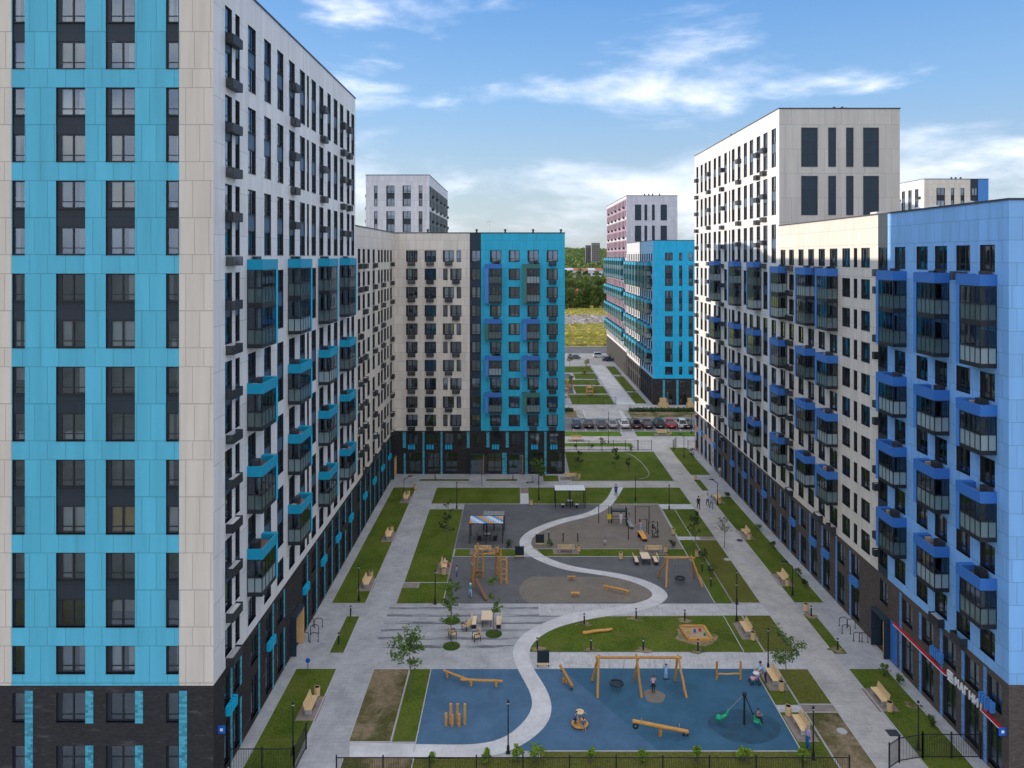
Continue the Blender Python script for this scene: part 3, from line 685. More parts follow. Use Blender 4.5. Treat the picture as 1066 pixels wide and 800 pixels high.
def right_tower():
    b = Building('apartment_tower', 'tall pale tower on the right with tall dark blind panels on its plain end wall', 'apartment building', (38.6, 111, 0), 8)
    zb, top, x0, x1, y0, y1, fh = 6.6, 51.7, 31.4, 45.9, 90.0, 133.0, 2.93
    l = Wall((x0,y1),(0,-1)); f = Wall((x0,y0),(1,0))
    cols = [(91.1,1.6),(94.2,1.6),(97.0,1.5),(99.9,1.55),(102.6,1.5),(105.6,1.4),(108.5,1.4),(110.7,.65),(112.5,1.45),(115.9,1.5),(118.6,1.5),(121.9,1.45),(124.4,1.55),(127.2,1.5),(130.3,1.4)]
    holes = []; z0 = 8.6-1.76
    for Y, w in cols:
        u = y1-Y-w
        b.pair(l, holes, u, w, z0, fh, 1.76, 'spandrel_blue', single=True)
        for k in range(1, 15, 2): b.pair(l, holes, u, w, z0+fh*k, fh, 1.76, 'spandrel_blue')
    b.face('wall', l, 43, zb, top, holes, lambda u, z: 'white_panel')
    for k in range(15):
        z = z0+fh*k-.75
        for i, Y in enumerate((94.6, 97.2, 105.4, 114.0, 122.0, 130.2)):
            if k > 8 or i in (3, 4, 5): b.ac(l, y1-Y-1.2, z-(.25 if i % 2 else 0), 1.2)
    for i, Y in enumerate((116.0, 105.4, 96.7)):
        u = y1-Y-2.6+.42
        b.balcony(l, u, zb+fh*7-.1, 2.3, 2, fh, ('band_blue','fin_blue'), band=.4, fin=-1, seed=60+i)
        for j, k in enumerate((5,3,1)): b.balcony(l, u, zb+fh*k-.1, 2.3, 1, fh, ('band_blue','fin_blue'), band=.4, fin=-1, seed=63+i*3+j)
    b.face('wall', f, 14.5, 6.6, top, [], lambda u, z: 'grey_panel')
    for X, w in ((34.1,1.85),(37.35,.8),(39.5,.75),(41.55,1.75)):
        for z, h in ((44.8,4.6),(39.0,4.6)):
            mb = MB(); mb.box(0, w, -.03, -.003, 0, h); o = b.put('blind_panel', mb.mesh('blind_panel', ['charcoal']), f.P(X-x0, z), f.rz)
            mb = MB(); t = .05
            mb.box(-t, 0, -.06, -.003, -t, h+t); mb.box(w, w+t, -.06, -.003, -t, h+t); mb.box(0, w, -.06, -.003, -t, 0); mb.box(0, w, -.06, -.003, h, h+t)
            link('panel_frame', mb.mesh('panel_frame', ['roof_edge']), o)
    b.shell(x0, x1, y0, y1, zb, top, 'kr', 'white_panel'); b.roof(x0, x1, y0, y1, top)
    for X, Y in ((38.6,91.5),(39.6,91.5),(40.3,92),(31.9,112)):
        mb = MB(); mb.tube((0,0,-.5), (0,0,.45), .12); mb.lathe([(.2,.4),(.2,.5),(0,.6)], n=8); b.put('roof_vent', mb.mesh('roof_vent', ['basket']), (X, Y, top), 0)
    holes = []
    for i, (Y, w) in enumerate(cols):
        if w < 1: continue
        u = y1-Y-w
        for z, h in ((4.3,1.9),(.35,2.9)): holes.append((u,u+w,z,z+h)); b.window(l, u, z, w, h)
        if i % 2: strip(b, l, u-.34, .28, .02, 6.4, 'strip_blue')
        else:
            strip(b, l, u-.34, .28, 4.2, 6.3, 'strip_blue'); strip(b, l, u-.34, .28, .02, 3.3, 'strip_blue')
        if i in (1, 4, 6, 10, 13): b.louver(l, u, 3.5, 'fin_blue')
    b.face('brick_base', l, 43, 0, zb, holes, lambda u, z: 'brick_brown')
    b.shell(x0, x1, y0, y1, 0, zb, 'fkr', 'brick_brown', 'brick_base')
    b.finish()

def right_block():
    b = Building('apartment_block', 'lower right block, beige then bright blue at its corner, shops below', 'apartment building', (38, 69, 0), 9)
    zb, top, x0, x1, y0, y1 = 6.6, 37.6, 31.4, 46.0, 47.9, 90.0
    l = Wall((x0,y1),(0,-1)); f = Wall((x0,y0),(1,0))
    cols = [(87.9,1.6),(85.2,1.5),(82.3,1.5),(79.4,1.6),(76.6,1.6),(73.6,1.8),(70.8,1.7),(69.3,.7),(66.8,1.7),(63.75,1.4),(60.7,1.7),(57.4,1.6),(54.8,1.6),(52.0,1.65),(49.3,1.6)]
    holes = []
    for k in range(10):
        z = zb+.76+FL*k
        for i, (Y, w) in enumerate(cols):
            u = y1-Y-w; holes.append((u,u+w,z,z+1.76)); b.window(l, u, z, w, 1.76)
        b.ac(l, y1-65.35, z-.75 if k % 2 else z+.6, 1.2 if k % 2 else .45)
        for i, Y in enumerate((85.3, 77.0, 73.8, 55.0, 52.2)):
            if k == 9 or (k == 0 and i > 0) or (i == 0): b.ac(l, y1-Y-1.4, z-.7, 1.3)
    b.face('wall', l, y1-y0, zb, top, holes, lambda u, z: 'beige' if u < 24.7 else ('charcoal' if u < 26.4 else 'blue'), ub=(24.7, 26.4))
    for i, Y in enumerate((87.3, 79.1, 73.5, 60.5, 54.5, 49.1)):
        L = 2.45 if Y != 49.1 else 2.3
        u = y1-Y-L
        b.balcony(l, u, zb+FL*7+.1, L, 2, FL, ('band_blue','fin_blue'), band=.45, fin=-1, seed=80+i)
        for j, k in enumerate((5,3,1)): b.balcony(l, u, zb+FL*k+.1, L, 1, FL, ('band_blue','fin_blue'), band=.45, fin=-1, seed=86+i*3+j)
    holes = []
    for k in range(10):
        for u in (4.5, 8.2, 11.2): holes.append((u,u+1.7,zb+.76+FL*k,zb+2.52+FL*k)); b.window(f, u, zb+.76+FL*k, 1.7, 1.76)
    b.face('wall', f, 14.6, zb, top, holes, lambda u, z: 'blue')
    b.shell(x0, x1, y0, y1, zb, top, 'r', 'beige'); b.roof(x0, x1, y0, y1-.02, top)
    mb = MB(); mb.box(-.8, .8, -.6, .6, -.5, .35); b.put('roof_hatch', mb.mesh('roof_hatch', ['ac_white']), (32.6, 67, top), 0)
    for Y in (60.5, 58, 53.5): mb = MB(); mb.lathe([(.4,-.5),(.4,.1),(.25,.3),(0,.38)], n=10); b.put('roof_vent', mb.mesh('roof_vent', ['ac_white']), (32.3, Y, top), 0)
    holes = []
    for i, (Y, w) in enumerate(((87.6,1.6),(84.6,1.5),(81.6,1.5),(78.6,1.6),(75.4,1.6),(72.0,1.6),(68.9,1.6),(59.6,1.6),(56.6,1.6),(53.7,1.6),(51.0,1.6),(48.6,1.5))):
        u = y1-Y-w; holes.append((u,u+w,4.25,6.1)); b.window(l, u, 4.25, w, 1.85)
        g = .35
        holes.append((u,u+w,g,3.2)); b.window(l, u, g, w, 2.85, ('f','curtain_grey') if i > 6 or i % 2 else None)  # full grey curtain stands in for greenish light inside the shops
        if i % 2: strip(b, l, u-.38, .32, .02, 6.4, 'strip_blue')
        else:
            strip(b, l, u-.38, .32, 4.15, 6.2, 'strip_blue'); strip(b, l, u-.38, .32, .02, 3.25, 'strip_blue')
        if i in (1, 3, 4, 6): b.louver(l, u+.1, 3.42, 'fin_blue')
    holes.append((y1-65.6, y1-63.2, .05, 3.2))
    holes.append((y1-65.0, y1-63.6, 4.25, 6.1)); b.window(l, y1-65.0, 4.25, 1.4, 1.85)
    b.face('brick_base', l, y1-y0, 0, zb, holes, lambda u, z: 'brick_brown'); entrance(b, l, y1-65.6, 2.4, 3.15, 'strip_blue')
    mb = MB(); mb.box(0, 1.1, -.03, -.003, 0, 3.4); b.put('painted_panel', mb.mesh('painted_panel', ['band_blue']), l.P(y1-63.1, .02), l.rz)
    b.shell(x0, x1, y0, y1, 0, zb, 'fr', 'brick_brown', 'brick_base')
    # shop fascia: red and white band with the shop's lettering
    def band(wl, ua, ub_, z):
        mb = MB(); mb.box(0, ub_-ua, -.16, -.003, .09, .22, 0); mb.box(0, ub_-ua, -.15, -.003, 0, .085, 1)
        b.put('shop_fascia', mb.mesh('shop_fascia', ['sign_red','sign_white']), wl.P(ua, z), wl.rz)
    b.louver(l, y1-56.6, 3.95, 'fin_blue'); b.louver(l, y1-50.6, 3.95, 'fin_blue')
    band(l, y1-62.4, y1-54.8, 3.3); band(l, y1-50.5, y1-48.5, 3.3); band(f, 1.0, 8.0, 3.3)
    sign_letters(b, l, y1-54.6, 3.25)
    number_plate(b, l, y1-48.15, 3.2)
    b.finish()
def sign_letters(b, wl, u, z):
    h = .6; w = .36; t = .075; D = (-.1, -.003)
    def strokes(mb, x, segs, sw=t):
        for (ax, az, bx, bz) in segs:
            mb.bar((x+ax*w, -.05, az*h), (x+bx*w, -.05, bz*h), sw, .09, up=(0,1,0))
    # emblem: white square ribbon outline folded like an S
    em = MB()
    for (ax, az, bx, bz) in ((0,.62,.62,.62),(0,.62,0,.30),(0,.30,.62,.30),(.62,.34,.62,-.02),(0,-.02,.66,-.02),(.2,.46,.62,.46),(0,.14,.42,.14)): em.bar((ax,-.06,az),(bx,-.06,bz),.085,.1,up=(0,1,0))
    o = b.put('shop_emblem', em.mesh('shop_emblem', ['sign_white']), wl.P(u, z), wl.rz)
    G = {'M': [(0,0,0,1),(1,0,1,1),(0,1,.5,.35),(1,1,.5,.35)], 'A': [(0,0,.5,1),(1,0,.5,1),(.22,.34,.78,.34)], 'G': [(0,0,0,1),(0,.93,.9,.93)],
         'N': [(0,0,0,1),(1,0,1,1),(.5,.5,1,.5),(0,.5,.5,.5)], 'I': [(0,0,0,1),(1,0,1,1),(0,.05,1,.95)], 'T': [(.5,0,.5,1),(-.1,.93,1.1,.93)]}
    mb = MB(); x = .92
    for ch in 'MAGNIT':
        strokes(mb, x, G[ch]); x += .56
    b.put('shop_lettering', mb.mesh('shop_lettering', ['sign_white']), wl.P(u, z), wl.rz)

def far_buildings():
    # pale tower beyond the corner block
    b = Building('apartment_tower', 'cool white tower with grey striped side standing behind the beige corner block', 'apartment building', (-27.5, 193, 0), 21, True)
    x0, x1, y0, y1, top, zb, fh = -34.7, -20.2, 171, 216, 52.5, 6.6, 2.93
    f = Wall((x0,y0),(1,0)); r = Wall((x1,y0),(0,1)); holes = []
    for X, w in ((-32.8,.8),(-30,1.9),(-26.3,1.9),(-22.6,.85)):
        for k in range(2, 15, 2):
            b.pair(f, holes, X-x0, w, zb+.76+fh*(k-1), fh, 1.76, 'spandrel_dark')
    b.face('wall', f, 14.5, zb, top, holes, lambda u, z: 'cool_white')
    holes = []
    for i in range(14):
        u = 1.6+i*3.1
        for k in range(1, 15, 2): b.pair(r, holes, u, 1.6, zb+.76+fh*k, fh, 1.76, 'spandrel_blue')
        if i % 3 == 1:
            for k in range(9, 15): b.ac(r, u+.2, zb+fh*k, 1.3)
    b.face('wall', r, 45, zb, top, holes, lambda u, z: 'curtain_grey' if any(zb+.6+fh*k < z < zb+2.6+fh*(k+1) for k in range(1, 15, 2)) else 'cool_white', zb=[q for k in range(1,15,2) for q in (zb+.6+fh*k, zb+2.6+fh*(k+1))])
    for k in range(9, 15):
        b.ac(Wall((x0,y1),(0,-1)), 42, zb+fh*k, 1.2)
    b.shell(x0, x1, y0, y1, zb, top, 'kl', 'cool_white'); b.roof(x0, x1, y0, y1, top); b.shell(x0, x1, y0, y1, 0, zb, 'frkl', 'brick_dark', 'brick_base')
    b.finish(60)
    # pink sided tower
    b = Building('apartment_tower', 'white ended tower with pink striped side rising behind the cyan block', 'apartment building', (38.2, 236, 0), 22, True)
    x0, x1, y0, y1, top = 30.9, 45.4, 213, 260, 51.2
    f = Wall((x0,y0),(1,0)); l = Wall((x0,y1),(0,-1)); holes = []
    for X, w in ((33.3,1.8),(36,.8),(38.15,.8),(40.6,1.8)):
        for z in (44.2, 38.2): 
            mb = MB(); mb.box(0, w, -.05, -.003, 0, 4.5); b.put('blind_panel', mb.mesh('blind_panel', ['charcoal']), f.P(X-x0, z), f.rz)
    b.face('wall', f, 14.5, zb, top, [], lambda u, z: 'cool_white')
    for i in range(15):
        u = 1.6+i*3.0
        for k in range(0, 15): holes.append((u,u+1.5,zb+.76+fh*k,zb+2.52+fh*k)); b.window(l, u, zb+.76+fh*k, 1.5, 1.76, ('n',CURT[0]))
        if i % 3 == 1:
            for k in range(9, 15): b.ac(l, u+1.4, zb+fh*k+.1, 1.3)
    pz = lambda z: any(zb+.5+fh*k < z < zb+2.8+fh*(k+1) for k in range(1, 15, 2))
    b.face('wall', l, 47, zb, top, holes, lambda u, z: 'pink' if pz(z) else 'cool_white', zb=[q for k in range(1,15,2) for q in (zb+.5+fh*k, zb+2.8+fh*(k+1))])
    for i in range(9):
        for j, k in enumerate((7, 5, 3, 1)): b.balcony(l, 1.2+i*5.0, zb+fh*k, 3.0, 2 if k == 7 else 1, fh, ('band_teal','fin_teal'), fin=-1, seed=200+j)
    b.shell(x0, x1, y0, y1, zb, top, 'kr', 'cool_white'); b.roof(x0, x1, y0, y1, top); b.shell(x0, x1, y0, y1, 0, zb, 'frkl', 'brick_dark', 'brick_base')
    for X in (36.2, 37.4, 38.5, 40.5): mb = MB(); mb.tube((0,0,-.5), (0,0,.7), .2); b.put('roof_vent', mb.mesh('roof_vent', ['basket']), (X, 214, top), 0)
    b.finish(60)
    # cyan block in front of it
    b = Building('apartment_block', 'cyan ended lower block on charcoal brick beyond the parked cars', 'apartment building', (38.5, 192, 0), 23, True)
    x0, x1, y0, y1, top, zb, fh = 31.0, 45.6, 171.5, 212.9, 37.6, 6.0, 2.9
    f = Wall((x0,y0),(1,0)); l = Wall((x0,y1),(0,-1)); holes = []
    for X, w in ((33.7,1.75),(36.9,.75),(39.1,1.0),(42.2,1.75)):
        for k in (0, 9): b.pair(f, holes, X-x0, w, zb+.95+fh*k, fh, 1.76, 'spandrel_dark', single=True)
        for k in (1, 3, 5, 7): b.pair(f, holes, X-x0, w, zb+.95+fh*k, fh, 1.76, 'spandrel_dark')
    b.face('wall', f, 14.6, zb, top, holes, lambda u, z: 'cyan')
    holes = []
    for i in range(13):
        u = 1.5+i*3.1
        for k in range(10): holes.append((u,u+1.5,zb+.76+fh*k,zb+2.52+fh*k)); b.window(l, u, zb+.76+fh*k, 1.5, 1.76, ('n',CURT[0]))
    b.face('wall', l, 41.4, zb, top, holes, lambda u, z: 'sky_blue' if u > 23.9 else ('charcoal' if u > 22.5 else 'cool_white'), ub=(22.5, 23.9))
    for i in range(8):
        for j, k in enumerate((7, 5, 3, 1)): b.balcony(l, 1.4+i*4.95, zb+fh*k, 2.8, 2 if k == 7 else 1, fh, ('band_teal','fin_teal'), fin=-1, seed=210+j)
    b.shell(x0, x1, y0, y1, zb, top, 'kr', 'cyan'); b.roof(x0, x1, y0, y1, top)
    holes = []
    for u in (2.8, 5.9, 9.4, 11.9): holes += [(u,u+1.6,3.9,5.6),(u,u+1.6,.3,3.0)]; b.window(f, u, 3.9, 1.6, 1.7); b.window(f, u, .3, 1.6, 2.7); strip(b, f, u-.6, .5, .02, 5.7, 'strip_teal')
    b.face('brick_base', f, 14.6, 0, zb, holes, lambda u, z: 'brick_dark')
    holes = []
    for i in range(12):
        u = 1.8+i*3.2
        for z, h in ((3.8,1.7),(.3,2.8)): holes.append((u,u+1.5,z,z+h)); b.window(l, u, z, 1.5, h, ('n',CURT[0]))
    b.face('brick_base', l, 41.4, 0, zb, holes, lambda u, z: 'brick_dark')
    b.shell(x0, x1, y0, y1, 0, zb, 'kr', 'brick_dark', 'brick_base')
    b.finish(90)
    # far right tower
    b = Building('apartment_tower', 'beige tower with charcoal seam and strong blue edge far behind the right block roof', 'apartment building', (103.5, 195, 0), 24, True)
    x0, x1, y0, y1, top, zb, fh = 96, 111.2, 177, 217, 52.2, 6.6, 2.93
    f = Wall((x0,y0),(1,0)); l = Wall((x0,y1),(0,-1)); holes = []
    for X, w in ((98.9,2.0),(102.3,.8),(104.6,.9),(107.2,1.4)):
        for k in range(1, 15, 2): b.pair(f, holes, X-x0, w, zb+.76+fh*k, fh, 1.76, 'spandrel_dark')
    b.face('wall', f, 15.2, zb, top, holes, lambda u, z: 'beige' if u < 10.9 else ('charcoal' if u < 12.75 else 'fin_blue'), ub=(10.9, 12.75))
    holes = []
    for i in range(12):
        u = 1.8+i*3.1
        for k in range(1, 15, 2): b.pair(l, holes, u, 1.6, zb+.76+fh*k, fh, 1.76, 'spandrel_blue')
        if i in (4, 8, 11):
            for k in range(10, 15): b.ac(l, u+1.2, zb+fh*k, 1.3)
    b.face('wall', l, 40, zb, top, holes, lambda u, z: 'white_panel'); b.shell(x0, x1, y0, y1, zb, top, 'kr', 'white_panel'); b.roof(x0, x1, y0, y1, top)
    b.shell(x0, x1, y0, y1, 0, zb, 'frkl', 'brick_brown', 'brick_base')
    for X in (103, 104, 105.2): mb = MB(); mb.tube((0,0,-.5), (0,0,.6), .2); b.put('roof_vent', mb.mesh('roof_vent', ['basket']), (X, 178, top), 0)
    b.finish(30)
    # skyline on the wooded hill
    def block(name, label, X, Y, w, d, z0, z1, m, rows, colsn):
        b = Building(name, label, 'apartment building', (X, Y, z0), 31, True); f = Wall((X-w/2, Y), (1,0)); holes = []
        for k in range(rows):
            for i in range(colsn):
                u = w*(i+.25)/colsn; ww = w/colsn*.5; z = z0+8+(z1-z0-11)*k/rows; hh = (z1-z0-11)/rows*.55
                holes.append((u,u+ww,z,z+hh)); b._q(b.part('window')[0], 'window', f, u, u+ww, z, z+hh, 'reveal', -.2)
        b.face('wall', f, w, z0, z1, holes, lambda u, z: m); b.shell(X-w/2, X+w/2, Y, Y+d, z0, z1, 'rkl', m)
        b.roof(X-w/2, X+w/2, Y, Y+d, z1); b.finish()
    block('distant_high_rise', 'grey brown high rise on the hill skyline, wider of the neighbouring two', 123, 1180, 13, 14, 10, 55, 'far_block', 12, 5)
    block('distant_high_rise', 'dark narrow high rise on the skyline left of the grey brown one', 113, 1200, 8, 14, 10, 51.5, 'car_grey', 10, 3)
    block('distant_high_rise', 'reddish high rise on the skyline close to the turquoise wall edge', 37.5, 640, 5, 12, 0, 44.5, 'far_red', 12, 2)
    b = Building('warehouse', 'long low white building with red roof patches among far trees', 'warehouse', (74, 880, 6), 33, True)
    f = Wall((48, 880), (1,0)); holes = []
    for i in range(8): holes.append((2+i*6.3, 6+i*6.3, 12, 14)); b._q(b.part('window')[0], 'window', f, 2+i*6.3, 6+i*6.3, 12, 14, 'reveal', -.2)
    b.face('wall', f, 52, 4, 17.5, holes, lambda u, z: 'far_white'); b.shell(48, 100, 880, 905, 4, 17.5, 'rkl', 'far_white')
    mb = MB()
    for i, mm in enumerate((0,0,1,1,0,1)):
        xa, xb = 48+i*8.7, 48+(i+1)*8.7-.05; mb.quad([(xa,879.5,17.5),(xb,879.5,17.5),(xb,892,20),(xa,892,20)], mm); mb.quad([(xa,892,20),(xb,892,20),(xb,905.5,17.5),(xa,905.5,17.5)], mm)
    b.put('roof', mb.mesh('roof', ['far_white','roof_red']), (0,0,0), 0); b.finish()
    b = Building('cottage', 'small house with red roof half hidden in the near edge of the far trees', 'house', (42.5, 520, 0), 34, True)
    f = Wall((39, 520), (1,0)); holes = [(.7,1.9,5.5,7.2),(2.8,4,5.5,7.2),(5,6.2,5.5,7.2)]
    for h in holes: b._q(b.part('window')[0], 'window', f, *h, 'reveal', -.2)
    b.face('wall', f, 7, 0, 8.5, holes, lambda u, z: 'brick_pale'); b.shell(39, 46, 520, 530, 0, 8.5, 'rkl', 'brick_pale')
    mb = MB(); mb.quad([(38.5,519.5,8.3),(46.5,519.5,8.3),(46.5,525,11.4),(38.5,525,11.4)]); mb.quad([(38.5,525,11.4),(46.5,525,11.4),(46.5,530.5,8.3),(38.5,530.5,8.3)])
    mb.quad([(38.9,519.9,8.4),(38.9,530.1,8.4),(38.9,525,11.3)]); mb.quad([(46.1,519.9,8.4),(46.1,525,11.3),(46.1,530.1,8.4)])
    b.put('roof', mb.mesh('roof', ['roof_red']), (0,0,0), 0); b.finish()

left_tower(); back_block(); right_tower(); right_block(); far_buildings()
# ------------------------------------------------------------------ ground
G = ground_at
def sheet(name, polys, m, z, kind='structure', z0=None):
    """flat patches of one surface; z0: give them a real edge down to z0"""
    mb = MB()
    for p in polys:
        mb.quad([(x, y, z) for x, y in p])
        if z0 is not None:
            n = len(p)
            for i in range(n):
                a, b = p[i], p[(i+1) % n]; mb.quad([(a[0],a[1],z0),(b[0],b[1],z0),(b[0],b[1],z),(a[0],a[1],z)])
    return tag(mb.build(name, m), kind=kind)
def rect(x0, x1, y0, y1): return [(x0,y0),(x1,y0),(x1,y1),(x0,y1)]

mb = MB()
mb.quad([(-3000,20,-.03),(3000,20,-.03),(3000,232,-.03),(-3000,232,-.03)])
tag(mb.build('ground', 'earth'), kind='structure')
sheet('ground', [rect(-3000, 3000, -4000, 20)], 'open_ground', -.03)
sheet('pavement', [rect(-19.25, 31.35, 49.9, 149.2), rect(7.4, 31.3, 49.9, 49.9001)][:1], 'paving', 0.0)
sheet('pavement', [rect(-40, 60, 20, 49.9)], 'paving', 0.0)
sheet('pavement', [rect(7.4, 60, 131.6, 141.4)], 'paving_warm', .004)
sheet('pavement', [rect(7.4, 23.85, 107.0, 113.0)], 'paving_warm', .004)
sheet('pavement', [rect(23.9, 27.05, 49.9, 131.5), rect(19.4, 23.85, 61.75, 64.3)], 'paving_warm', .004)
# plaza with dark slab courses between the playgrounds
sheet('pavement', [rect(-12.4, 6.5, 65.0+i*1.42, 65.5+i*1.42) for i in range(6)], 'slab_dark', .004)
sheet('pavement', [rect(2.6, 23.9, 61.75, 64.25), rect(2.0, 23.9, 70.9, 73.25)], 'slab_worn', .008)

# lawns: each bed separate in outline, one surface each kind
XL0, XL1 = -18.25, -14.9
green, bright, olive, bare = [], [], [], []
green += [rect(XL0, XL1, 73.3, 110.1), rect(-16.15, XL1, 64.1, 70.7), rect(XL0, XL1, 40.0, 61.7)]
green += [rect(-14.9, -7.4, 113.4, 114.2), rect(-4.8, -.1, 113.4, 114.2), rect(3.9, 6.2, 113.2, 116.0)]
# upper row
def strip_between(x0, xr, y0, y1): return [(x0,y0),(xr(y0),y0),(xr(y1),y1),(x0,y1)]
PATH_L = [(628,148),(600,205),(565,240),(500,285),(430,303),(350,320),(290,337),(240,355),(185,378),(140,405),(115,430),(107,455),(113,480),(130,502),(170,532),(210,552),(250,570),(350,605),(430,618),(500,626),(580,638),(650,650),(710,664),(760,680),(800,697),(832,715),(855,732),(862,748)]
PATH_R = [(688,148),(655,205),(620,250),(560,290),(480,315),(415,330),(350,346),(310,360),(270,375),(232,392),(200,411),(180,432),(172,455),(177,475),(195,497),(240,525),(285,547),(330,565),(390,582),(450,595),(525,606),(600,616),(680,629),(750,645),(805,662),(850,680),(890,699),(920,720),(938,740),(943,757)]
PATH_L2 = [(690,22),(600,45),(540,54),(480,62),(410,71),(340,80),(285,97),(230,118),(185,136),(140,158),(108,182),(80,210),(63,238),(58,265),(63,297),(77,330),(97,367),(115,400),(133,430),(147,460),(155,490),(154,515),(146,543),(128,572),(98,600),(50,648),(0,670),(-44,685),(-144,693),(-260,692),(-384,690),(-540,685),(-694,680)]
PATH_R2 = [(783,8),(772,25),(745,43),(700,60),(650,73),(600,85),(540,92),(480,100),(415,112),(350,125),(295,141),(240,160),(203,180),(170,205),(148,228),(136,255),(136,287),(146,322),(166,357),(190,390),(211,424),(230,460),(241,495),(244,530),(239,562),(226,592),(203,622),(170,650),(120,688),(60,720),(0,741),(-60,752),(-150,757),(-270,758),(-400,758),(-540,758),(-694,758)]
toB = lambda p: G(520+p[0]/5.33, 480+p[1]/5.33)
toE = lambda p: G(520+p[0]/4.443, 620+p[1]/4.443)
LEFT = [toB(p) for p in PATH_L] + [toE(p) for p in PATH_L2]
RIGHT = [toB(p) for p in PATH_R] + [toE(p) for p in PATH_R2]
def resample(pts, n):
    d = [0]
    for a, b in zip(pts, pts[1:]): d.append(d[-1] + math.hypot(a[0]-b[0], a[1]-b[1]))
    out = []; j = 0
    for i in range(n):
        t = d[-1]*i/(n-1)
        while j < len(d)-2 and d[j+1] < t: j += 1
        k = (t-d[j])/max(1e-6, d[j+1]-d[j]); out.append((pts[j][0]+(pts[j+1][0]-pts[j][0])*k, pts[j][1]+(pts[j+1][1]-pts[j][1])*k))
    return out
def smooth(pts, it=6):
    for _ in range(it):
        pts = [pts[0]] + [((a[0]+2*b[0]+c[0])/4, (a[1]+2*b[1]+c[1])/4) for a, b, c in zip(pts, pts[1:], pts[2:])] + [pts[-1]]
    return pts
LEFT = smooth(resample(LEFT, 160), 4); RIGHT = smooth(resample(RIGHT, 160), 4)
mb = MB()
for i in range(159): mb.quad([(*LEFT[i], .03), (*LEFT[i+1], .03), (*RIGHT[i+1], .03), (*RIGHT[i], .03)])
tag(mb.build('path', 'path_white'), kind='structure')
def edge_x(pts, y, ylo, yhi):
    for a, b in zip(pts, pts[1:]):
        if (a[1]-y)*(b[1]-y) <= 0 and ylo <= y <= yhi and a[1] != b[1]:
            return a[0] + (b[0]-a[0])*(y-a[1])/(b[1]-a[1])
    return None
# upper green row either side of the path and of the short cross walk
yt, yb_ = 110.0, 102.8
xl = lambda y: edge_x(LEFT, y, 95, 112) or 12.0
xr = lambda y: edge_x(RIGHT, y, 95, 112) or 15.0
ys = [yb_+(yt-yb_)*i/8 for i in range(9)]
green.append([(1.55,yb_)] + [(xl(y),y) for y in ys] + [(1.55,yt)])
green.append([(xr(y),y) for y in reversed(ys)] + [(23.75,yb_),(23.75,yt)])
green += [rect(-11.9, .35, yb_, yt), rect(-11.85, -7.35, 78.0, 100.6), rect(-11.85, -7.15, 73.4, 76.7), rect(-10.2, -7.2, 76.75, 77.9)]
green += [rect(8.1, 23.65, 113.2, 130.2), rect(27.1, 30.05, 73.4, 105.9), rect(27.1, 28.15, 64.1, 71.0), rect(27.2, 30.3, 40.0, 61.7), rect(26.9, 29.9, 116.5, 133.0), rect(26.8, 27.7, 108.7, 113.8)]
green += [rect(19.45, 21.0, 90.9, 100.6), rect(21.08, 23.8, 90.9, 100.6), rect(19.35, 21.0, 73.4, 89.7)]
olive += [rect(21.08, 23.8, 73.4, 89.7), rect(21.2, 23.85, 64.3, 70.85), rect(21.35, 23.85, 56.8, 61.65)]
green += [rect(19.45, 21.1, 64.3, 70.85), rect(19.5, 21.25, 56.8, 61.65), rect(-8.8, -7.15, 52.5, 61.65), rect(19.5, 21.3, 51.0, 55.8)]
bare += [rect(-11.85, -8.9, 52.4, 61.65), rect(21.4, 23.85, 46.0, 55.8)]
# strips between the two rubber grounds, and the oval lawn
green += [rect(-7.2, LEFT and 0.3, 84.8, 86.9), [(3.1,84.8),(19.2,84.8),(19.2,86.9),(2.2,86.9)]]
yo = [(64.4+ (70.6-64.4)*i/10) for i in range(11)]
xo = lambda y: edge_x(RIGHT, y, 60, 75) or 3
oval = [p for p in RIGHT if 64.4 < p[1] < 70.75 and p[0] < 22]
green.append([(xo(64.4), 64.4), (19.4, 64.4), (19.4, 70.8)] + oval)
olive += [rect(-7.0, 1.5, 40, 50.75), rect(1.52, 21.3, 40, 51.36), rect(21.32, 23.9, 40, 45.9)]; bare += [rect(-11.8, -7.05, 40, 50.75)]
bright += [rect(8, 19.7, 141.6, 145), rect(22.6, 34, 141.6, 145), rect(8, 20.6, 133.9, 136.2)]
sheet('lawn', green, 'lawn_green', .034, z0=-.02); sheet('lawn', olive, 'lawn_olive', .030, z0=-.02); sheet('lawn', bare, 'lawn_bare', .032, z0=-.02); sheet('lawn', bright, 'lawn_bright', .036, z0=-.02)
# rubber playing surfaces
sheet('playground_surface', [rect(-7.1, 19.45, 51.5, 61.7)], 'rubber_blue', .012)
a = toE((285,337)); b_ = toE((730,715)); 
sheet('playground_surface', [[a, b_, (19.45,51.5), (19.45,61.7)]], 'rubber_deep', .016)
sheet('playground_surface', [rect(-7.3, 19.3, 73.35, 84.7), rect(-7.3, 14.0, 87.0, 102.7)], 'rubber_grey', .012)
# brown fields bounded by the path
r1 = [p for p in RIGHT if 87.1 < p[1] < 103 and p[0] < 17]
sheet('playground_surface', [[(19.2,87.1),(19.2,102.6)] + r1], 'rubber_brown', .016)
l1 = [p for p in LEFT if 73.6 < p[1] < 83.6]
l1 = [p for p in l1 if p[1] < 79.6]
sheet('playground_surface', [[(1.2, 73.4)] + [(p[0], p[1]) for p in reversed(l1)] + [(1.7, 79.5), (1.0, 78.9), (.45, 77.9), (.15, 76.6), (.2, 75.3), (.6, 74.1)]], 'rubber_brown', .016)
